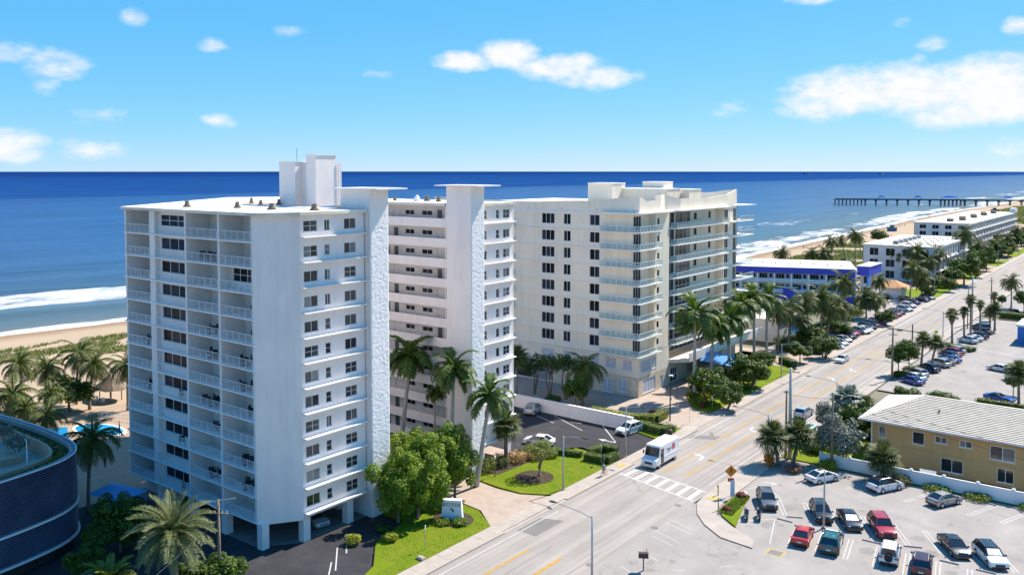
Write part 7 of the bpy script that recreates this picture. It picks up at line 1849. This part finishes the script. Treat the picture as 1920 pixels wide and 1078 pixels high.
o = obj('utility_box', MB().box(-.45,-.3,0,.45,.3,.22).loft([[(-.4,-.25,.22),(.4,-.25,.22),(.4,.25,.22),(-.4,.25,.22)],[(-.34,-.2,.3),(.34,-.2,.3),(.34,.2,.3),(-.34,.2,.3)]]), conc, None, (-61.9,64.3,.14)); tag(o,'low concrete utility box at the lawn edge by the sidewalk','box')
binm = pm('dark_bin',(.05,.03,.03),.6,.2,3)
o = empty('litter_bin',(-61.0,118.3,.13),0,'dark litter bin on the sidewalk behind the van','bin'); obj('drum', MB().tube([(0,0,0),(0,0,.95)],[.32,.36],12), binm, o); obj('lid', MB().tube([(0,0,.95),(0,0,1.1)],[.38,.2],12), binm, o)
o = empty('mail_box',(-42.3,76.5,.0),R(30),'dark mailbox on a post at the bottom edge','mailbox'); obj('post', MB().cbox((0,0,.7),(.14,.14,1.4)), wood, o); obj('box', MB().box(-.5,-.25,1.4,.5,.25,1.9), binm, o); obj('flag', MB().box(.3,.26,1.8,.36,.3,2.2), taill, o)
def gardenlamp(x,y,label):
    o = empty('garden_lamp',(x,y,.14),0,label,'lamp'); obj('post', MB().tube([(0,0,0),(0,0,.2),(0,0,2.3)],[.12,.05,.04],8), blackm, o); obj('lantern', MB().tube([(0,0,2.3),(0,0,2.4),(0,0,2.7),(0,0,2.8)],[.06,.14,.16,.03],8), headl, o)
gardenlamp(-71.2,88.2,'black garden lamp at the driveway edge of the corner lawn')
o = empty('forecourt_lamp',(-64.9,125.8,.1),0,'slim brown lamp post in the condominium forecourt','lamp'); obj('post', MB().tube([(0,0,0),(0,0,7.4)],[.12,.07],9), darkp, o); obj('lamp_head', MB().box(-.2,-.2,7.4,.5,.2,7.55), greyst, o)
# monument sign on the front lawn
ms = empty('monument_sign',(-66.4,74.3,.17),R(30),'white slanted monument sign in the round lawn bed','sign')
obj('slab', MB().loft([[(-1.25,-.45,0),(1.25,-.45,0),(1.25,.45,0),(-1.25,.45,0)],[(-1.1,-.28,2.15),(1.1,-.28,2.15),(1.1,.28,2.15),(-1.1,.28,2.15)]]), stucco2, ms)
obj('cap', MB().box(-1.15,-.33,2.15,1.15,.33,2.25), stucco2, ms)
rotf = (math.atan2(2.15,.17)-0.0,0,0)
def face_box(u0,u1,z0,z1,mat,name):
    m = MB(); f_ = lambda z: -.45+.17*z/2.15-.012
    m.add([(u0,f_(z0),z0),(u1,f_(z0),z0),(u1,f_(z1),z1),(u0,f_(z1),z1)],[(0,1,2,3)]); return obj(name,m,mat,ms)
face_box(-1.0,1.0,1.55,1.90,pm('sign_band_grey',(.30,.29,.29),.6,.1,3),'name_band')
for i in range(9): f2 = face_box(-.82+.19*i,-.72+.19*i,1.62,1.83,stucco2,'letter'); f2.location.y = -.006
for (a,b,c,d_) in ((-.12,.02,1.12,1.38),(.02,.14,.98,1.22),(.12,.26,.9,1.14)): face_box(a,b,c,d_,ink,'emblem')
# condominium garden sign
gs = empty('garden_sign',(-64.6,157.6,.14),R(34),'white rectangular sign board at the condominium lawn','sign')
obj('board', MB().box(-1.5,-.15,.35,1.5,.15,1.75), pm('sign_pale_blue',(.62,.68,.78),.5,.03,1), gs); obj('edge', MB().box(1.5,-.16,.35,1.62,.16,1.77), stucco2, gs); obj('foot', MB().box(-1.2,-.1,0,-.9,.1,.35).box(.9,-.1,0,1.2,.1,.35), stucco2, gs)
text_obj('lettering','LUNA',.62,pm('navy_lettering',(.02,.04,.10),.5,.03,2),gs,(0,-.16,1.28),(math.pi/2,0,0))
obj('small_line', MB().box(-.3,-.158,.68,.35,-.152,.76), ink, gs)
# bus shelter across the road
bs = empty('bus_shelter',(-43.2,128.0,.13),0,'small shelter with pale blue roof behind the roadside palms','shelter')
obj('roof', MB().loft([[(-.8,-1.6,2.6),(.9,-1.6,2.45),(.9,1.6,2.45),(-.8,1.6,2.6)],[(-.8,-1.6,2.72),(.9,-1.6,2.57),(.9,1.6,2.57),(-.8,1.6,2.72)]]), pm('shelter_roof',(.45,.58,.62),.4,.05,1), bs)
for x,y in ((-.6,-1.4),(-.6,1.4),(.7,-1.4),(.7,1.4)): obj('post', MB().tube([(x,y,0),(x,y,2.5)],.04,6), galv, bs)
obj('bench', MB().box(.3,-1.2,.42,.7,1.2,.48), wood, bs); obj('back_panel', MB().box(.72,-1.4,.3,.75,1.4,2.2), carglass, bs)
# far bus shelter on the west side
bs2 = empty('far_shelter',(-66.5,338,.13),0,'open timber shelter on the lawn before the grey white block','shelter')
obj('roof', MB().box(-2.4,-1.8,2.7,2.4,1.8,2.95), roofw, bs2)
for x,y in ((-2,-1.5),(2,-1.5),(2,1.5),(-2,1.5)): obj('post', MB().cbox((x,y,1.35),(.18,.18,2.7)), wood, bs2)
# ================================================================== PEOPLE
skin = pm('skin',(.45,.26,.17),.6,.05,3); bluet = pm('blue_shirt',(.16,.22,.52),.8,.08,3); shorts = pm('khaki_cloth',(.20,.16,.09),.8,.08,3); hairm = pm('dark_hair',(.03,.02,.015),.7,.1,4)
def skin_body(name, verts, edges, radii, mat, parent):
    m = bpy.data.meshes.new(name); m.from_pydata(verts, edges, []); m.materials.append(mat)
    o = bpy.data.objects.new(name, m); COL.objects.link(o); o.parent = parent
    sm_ = o.modifiers.new('skin','SKIN'); ss = o.modifiers.new('sub','SUBSURF'); ss.levels = 1; ss.render_levels = 2
    for i,r_ in enumerate(radii):
        q = m.skin_vertices[0].data[i]; q.radius = (r_,r_); q.use_root = (i == 0)
    return o
def person(x,y,z,rz,pose,label,shirt=None,group=None,scale=1.0):
    o = empty('person',(x,y,z),rz,label,'person',group)
    o.scale = (scale,)*3
    if pose == 'ride':   # seated on a bicycle, facing +X
        V = [(-.12,0,.98),(-.02,0,1.18),(.14,0,1.42),(.2,0,1.52),(.24,0,1.60),  (-.1,.1,.95),(.28,.12,.86),(.16,.12,.42),(.26,.12,.38), (-.1,-.1,.95),(.2,-.12,.72),(.0,-.12,.30),(.1,-.12,.26), (.12,.19,1.40),(.3,.23,1.18),(.5,.22,1.06),(.57,.2,1.05), (.12,-.19,1.40),(.3,-.23,1.18),(.5,-.22,1.06),(.57,-.2,1.05)]
        head = (.28,0,1.70)
    elif pose == 'stand':
        V = [(0,0,.92),(0,0,1.15),(0,0,1.40),(0,0,1.50),(0,0,1.56), (.02,.1,.88),(.04,.11,.48),(0,.11,.08),(.12,.12,.04), (.0,-.1,.88),(.02,-.11,.48),(-.03,-.11,.08),(.1,-.12,.04), (0,.19,1.40),(.02,.24,1.12),(.1,.24,.90),(.13,.24,.83), (0,-.19,1.40),(.02,-.24,1.12),(.08,-.24,.90),(.11,-.24,.83)]
        head = (.02,0,1.66)
    E_ = [(0,1),(1,2),(2,3),(3,4),(0,5),(5,6),(6,7),(7,8),(0,9),(9,10),(10,11),(11,12),(2,13),(13,14),(14,15),(15,16),(2,17),(17,18),(18,19),(19,20)]
    Rd = [.14,.13,.15,.06,.06,.09,.07,.05,.04,.09,.07,.05,.04,.06,.045,.035,.03,.06,.045,.035,.03]
    skin_body('body', V, E_, Rd, skin, o)
    sh = MB(); a, b, c_ = Vector(V[0]), Vector(V[1]), Vector(V[2])
    obj('shirt', MB().tube([a+Vector((0,0,.02)),b,c_-Vector((0,0,.02)),c_+Vector((.02,0,.06))],[.19,.18,.21,.11],10), shirt or bluet, o, smooth=True)
    st = MB()
    for k in (5,9): st.tube([V[0],V[k],Vector(V[k]).lerp(Vector(V[k+1]),.85)],[.15,.125,.10],9)
    obj('shorts', st, shorts, o, smooth=True)
    hd = MB().tube([(head[0],0,head[2]-.11),(head[0],0,head[2]-.06),(head[0]+.01,0,head[2]+.02),(head[0],0,head[2]+.1),(head[0],0,head[2]+.13)],[.05,.08,.098,.075,.02],10)
    h_ = obj('head', hd, skin, o, smooth=True)
    obj('hair', MB().tube([(head[0]-.025,0,head[2]+.0),(head[0]-.02,0,head[2]+.06),(head[0]-.01,0,head[2]+.12),(head[0],0,head[2]+.15)],[.098,.104,.08,.02],10), hairm, h_, smooth=True)
    obj('nose', MB().tube([(head[0]+.09,0,head[2]+.03),(head[0]+.12,0,head[2]-.01)],[.01,.018],5), skin, h_)
    return o
bk = empty('bicycle',(-59.9,97.4,.13),R(-90),'bicycle with rider on the sidewalk before the crosswalk','bicycle')
for xx in (-.5,.55):
    ring = [(.33*math.cos(a*.3491),0,.33*math.sin(a*.3491)) for a in range(19)]
    w_ = obj('wheel', MB().tube(ring,.022,6,False), rubber, bk, (xx,0,.34)); sp = MB()
    for a in range(6): sp.tube([(0,0,0),(.32*math.cos(a*1.047),0,.32*math.sin(a*1.047))],.006,4)
    obj('spokes', sp, silverm, w_)
obj('frame', MB().tube([(-.5,0,.34),(0,0,.32),(.42,0,.82),(-.12,0,.78),(0,0,.32)],.022,6).tube([(-.5,0,.34),(-.12,0,.78)],.018,6).tube([(.55,0,.34),(.42,0,.82),(.40,0,.98)],.022,6), shorts, bk)
obj('saddle', MB().loft([[(-.25,-.08,.88),(-.25,.08,.88),(-.25,.08,.92),(-.25,-.08,.92)],[(.02,-.03,.88),(.02,.03,.88),(.02,.03,.92),(.02,-.03,.92)]]).tube([(-.12,0,.78),(-.12,0,.88)],.018,6), blackm, bk)
obj('handlebar', MB().tube([(.56,-.28,1.04),(.5,-.2,1.03),(.42,0,1.0),(.5,.2,1.03),(.56,.28,1.04)],.016,6), blackm, bk)
person(-59.9,97.4,.13,R(-90),'ride','cyclist in a blue shirt riding on the sidewalk by the crosswalk')
redt = pm('red_shirt',(.45,.05,.05),.8,.1,3); whitet = pm('white_shirt',(.7,.7,.7),.8,.05,3)
bp = [(-160,430),(-166,470),(-163,500),(-168,520),(-172,560),(-160,640),(-170,705),(-166,760),(-172,800),(-165,850),(-150,900),(-160,940)]
for i,(x,y) in enumerate(bp):
    person(x+3,y,beach_z(x+3,y),i*1.3,'stand','%s distant beachgoer in %s shirt, counted along the surf from the near end' % (ordn[i],('a blue','a red','a white')[i%3]),(bluet,redt,whitet)[i%3],'beachgoers on the far sand',1.05)
# beach umbrellas with loungers
ucol = [pm('umbrella_%d'%i,c,.7,.05,1) for i,c in enumerate(((.10,.22,.45),(.45,.46,.48),(.06,.08,.16),(.35,.10,.08)))]
for i,(x,y) in enumerate(((-168,650),(-171,672),(-172,690),(-174,720),(-170,745),(-175,770),(-176,800),(-178,835),(-174,860),(-178,900),(-176,930),(-140,560),(-135,600),(-138,640),(-134,680),(-140,720))):
    o = empty('beach_umbrella',(x,y,beach_z(x,y)),0,'%s distant %s umbrella on the far sand counted from the near end' % ((ordn+['thirteenth','fourteenth','fifteenth','sixteenth'])[i],('blue','grey','dark','red')[i%4]),'umbrella','umbrellas on the far beach')
    obj('pole', MB().tube([(0,0,0),(0,0,2.2)],.04,5), stucco2, o)
    obj('canopy', MB().tube([(0,0,1.9),(0,0,2.15),(0,0,2.45)],[1.7,1.1,.05],9,False), ucol[i%4], o)
# ================================================================== BEACH THINGS
# thatched hut
hut = empty('thatched_hut',(-149.5,76.5,.0),.3,'brown thatched beach hut among the coconut palms','hut')
thatch = pm('palm_thatch',(.20,.145,.10),.95,.3,2.5,.8,14)
rr_ = random.Random(5); rings = []
for (r_,z) in ((2.9,2.25),(2.6,2.55),(1.6,3.4),(.7,4.2),(.12,4.75)): rings.append([(r_*(1+.05*math.sin(k*5))*math.cos(k*math.pi/8)*1.15, r_*(1+.05*math.sin(k*5))*math.sin(k*math.pi/8)*.85, z+.07*math.sin(k*3.3)) for k in range(16)])
obj('roof', MB().loft(rings), thatch, hut)
for a in range(4): obj('post', MB().tube([(2.0*math.cos(a*1.57+.7),1.5*math.sin(a*1.57+.7),0),(2.0*math.cos(a*1.57+.7),1.5*math.sin(a*1.57+.7),2.4)],.09,7), wood, hut)
for i,(x,y) in enumerate(((-150.4,74.3),(-148.6,74.5))):
    o = obj('beach_chair', MB().box(-.3,-.3,.35,.3,.3,.42).box(-.3,.2,.42,.3,.28,1.0).box(-.28,-.28,0,-.22,-.22,.35).box(.22,-.28,0,.28,-.22,.35).box(-.28,.22,0,-.22,.28,.35).box(.22,.22,0,.28,.28,.35), stucco2, None, (x,y,.05), .4*i); tag(o,('left' if i==0 else 'right')+' white beach chair under the thatched hut','chair')
# swimming pool
poolw = pm('pool_water',(.02,.26,.50),.06,.15,.6,.12,3,spec=.6,coords='world')
pp = [(-133.6+4.6*math.cos(a*.3)*1.0-1.2*math.sin(a*.3), 66.4+2.2*math.sin(a*.3)+1.2*math.cos(a*.3)) for a in range(21)]
pp2 = [(-134+ (x+134)*1.12, 66.4+(y-66.4)*1.14) for x,y in pp]
po = struct(obj('swimming_pool', MB().sheet(pp,.14), poolw)); obj('pool_coping', MB().prism(pp2,.02,.12), stucco2, po)
po2 = struct(obj('second_pool', MB().sheet([(-140.8,62),(-136,60.5),(-133.6,61.6),(-139,64)],.14), poolw))
o = empty('closed_umbrella',(-127.0,66.2,.06),0,'closed dark umbrella on the pool terrace beside the tower','umbrella'); obj('pole', MB().tube([(0,0,0),(0,0,2.7)],.04,6), galv, o); obj('canopy', MB().tube([(0,0,1.0),(0,0,1.6),(0,0,2.7)],[.16,.13,.03],8), PAINT['navy'], o)
for i in range(5):
    o = empty('sun_lounger',(-129.5+1.6*i,70.2+.4*i,.06),.3,'%s pale sun lounger on the pool terrace counted from the sea' % ordn[i],'lounger','loungers on the pool terrace'); obj('bed', MB().box(-.35,-.9,.3,.35,.5,.38).add([(-.35,.5,.34),(.35,.5,.34),(.35,1.0,.75),(-.35,1.0,.75)],[(0,1,2,3)]), stucco2, o); obj('legs', MB().box(-.33,-.8,0,-.28,-.75,.3).box(.28,-.8,0,.33,-.75,.3).box(-.33,.4,0,-.28,.45,.3).box(.28,.4,0,.33,.45,.3), galv, o)
pf = empty('pool_fence',(0,0,0),0,'low white fence round the pool terrace','fence')
fx = MB()
for k in range(26):
    t = k/25; x, y = -140+20*t, 69.5+7.0*t; fx.cbox((x,y,.55),(.05,.05,1.1))
fx.tube([(-140,69.5,1.1),(-120,76.5,1.1)],.03,5).tube([(-140,69.5,.6),(-120,76.5,.6)],.025,5); obj('rails', fx, rail_m, pf)
cano = empty('pool_canopy',(-99.8,51.6,0),.2,'bright blue canopy at the foot of the white tower','canopy')
obj('fabric', MB().loft([[(-2.8,-2.0,2.3),(2.8,-2.0,2.3),(2.8,2.0,2.3),(-2.8,2.0,2.3)],[(-1.4,-.1,3.1),(1.4,-.1,3.1),(1.4,.1,3.1),(-1.4,.1,3.1)]]), pm('blue_awning',(.10,.38,.78),.7,.08,1), cano)
for x,y in ((-2.6,-1.8),(2.6,-1.8),(2.6,1.8),(-2.6,1.8)): obj('post', MB().tube([(x,y,0),(x,y,2.3)],.06,6), galv, cano)
pth = struct(obj('garden_path', MB().sheet([(-88,29),(-80,29),(-81.5,41),(-86,44)], .06), conc))
# lifeguard towers
def lifeguard(x,y,label,c1,c2):
    o = empty('lifeguard_tower',(x,y,beach_z(x,y)),.3,label,'lifeguard tower','lifeguard towers')
    m1 = pm('tower_'+label[:6],c1,.7,.1,1); m2 = pm('towerb_'+label[:6],c2,.7,.1,1)
    obj('deck', MB().box(-3.2,-2.6,1.6,3.2,2.6,1.9).box(-3.2,-2.6,1.9,-3.1,2.6,2.8).box(3.1,-2.6,1.9,3.2,2.6,2.8).box(-3.2,-2.6,1.9,3.2,-2.5,2.8), m1, o)
    obj('skirt', MB().box(-3.0,-2.4,0,3.0,2.4,1.6), m1, o)
    obj('cabin', MB().box(-1.5,-1.5,1.9,1.5,1.5,4.2), m2, o); obj('roof', MB().box(-2.2,-2.2,4.2,2.2,2.2,4.4), m1, o); obj('window', MB().box(-1.2,-1.53,2.9,1.2,-1.505,3.9), carglass, o)
lifeguard(-160,640,'blue and yellow lifeguard tower on the far sand',(.05,.16,.30),(.55,.52,.08))
lifeguard(-150,990,'grey lifeguard tower farther along the beach',(.22,.25,.30),(.30,.36,.36))
# ================================================================== PIER
pr_ = empty('fishing_pier',(0,0,0),0,'long dark fishing pier reaching into the sea','pier')
pierw = pm('dark_pier_timber',(.085,.075,.075),.9,.2,.3)
pa, pb = Vector((-352,1130,0)), Vector((-120,1225,0)); pd = (pb-pa); PL = pd.length; pa_ang = math.atan2(pd.y,pd.x); u = pd.normalized(); v = Vector((-u.y,u.x,0))
def pbox(name, s0, s1, t0, t1, z0, z1, mat=pierw):
    c = [pa+u*s0+v*t0, pa+u*s1+v*t0, pa+u*s1+v*t1, pa+u*s0+v*t1]; return obj(name, MB().prism([(q.x,q.y) for q in c], z0, z1), mat, pr_)
DZ = 4.2
pbox('deck',0,PL,-3.5,3.5,DZ,DZ+.5); pbox('rail',0,PL,-3.5,-3.35,DZ+.5,DZ+1.6); pbox('rail',0,PL,3.35,3.5,DZ+.5,DZ+1.6)
pbox('head_deck',-2,30,-7,7,DZ,DZ+.52); pbox('mid_deck',118,148,-6,6,DZ,DZ+.52)
s_ = 0.
while s_ < PL:
    dense = s_ < 32 or 118 < s_ < 150
    for t in (-2.6,2.6):
        q = pa+u*s_+v*t; obj('pile', MB().tube([(q.x,q.y,-5),(q.x,q.y,DZ)],.55 if not dense else .45,6), pierw, pr_)
    q = pa+u*s_; obj('pile_cap', MB().cbox((q.x,q.y,DZ-.5),(2.6 if not dense else 1.2,6.5,1.0),pa_ang), pierw, pr_)
    s_ += 4.5 if dense else 12.5
bpier = pm('bright_blue_canvas',(.008,.07,.42),.95,.05,.5,spec=.05)
for i,(s0,wd,lab) in enumerate(((55,7,'small blue shade nearest the pier head'),(97,8,'small blue shade midway along the pier'),(133,20,'large blue peaked shelter on the pier'),(198,9,'small blue shade near the beach end of the pier'))):
    q = pa+u*s0; o = empty('pier_shelter',(q.x,q.y,DZ+.5),pa_ang,lab,'shelter')
    obj('canopy', MB().loft([[(-wd/2,-3,3.4),(wd/2,-3,3.4),(wd/2,3,3.4),(-wd/2,3,3.4)],[(-wd*.12,-.3,5.2),(wd*.12,-.3,5.2),(wd*.12,.3,5.2),(-wd*.12,.3,5.2)]]), bpier, o)
    for x in (-.42,.42):
        for y in (-2.6,2.6): obj('post', MB().tube([(wd*x,y,0),(wd*x,y,3.4)],.15,5), pierw, o)
for s0 in (53,95,194):
    q = pa+u*s0-v*2; o = obj('pier_lamp', MB().tube([(0,0,0),(0,0,8)],.12,5).box(-.5,-.2,7.8,.5,.2,8), pierw, None, (q.x,q.y,DZ+.5)); tag(o,{53:'thin lamp mast by the shade nearest the pier head',95:'thin lamp mast by the shade midway along the pier',194:'thin lamp mast near the beach end of the pier'}[s0],'lamp','pier lamp masts')
# ships on the horizon
shipm = pm('grey_ship_hull',(.16,.20,.26),.7,.1,.05)
def ship(px_ang, dist, L_, label):
    a = R(px_ang); x, y = math.sin(a)*dist, math.cos(a)*dist
    o = empty('ship',(x,y,SEA),a+1.7,label,'ship')
    obj('hull', MB().loft([[(-L_/2,-10,0),(-L_/2,10,0),(-L_/2,10,10),(-L_/2,-10,10)],[(L_*.4,-10,0),(L_*.4,10,0),(L_*.4,10,10),(L_*.4,-10,10)],[(L_/2,-1,0),(L_/2,1,0),(L_*.53,1,13),(L_*.53,-1,13)]]), shipm, o)
    obj('bridge', MB().box(-L_*.42,-9,10,-L_*.32,9,28), shipm, o); obj('funnel', MB().box(-L_*.46,-4,10,-L_*.43,4,30), shipm, o)
ship(-37.767+math.degrees(math.atan((1512-960)/1624)),11000,150,'tiny cargo ship left of the other on the horizon')
ship(-37.767+math.degrees(math.atan((1652-960)/1624)),11500,110,'tiny cargo ship right of the other on the horizon')
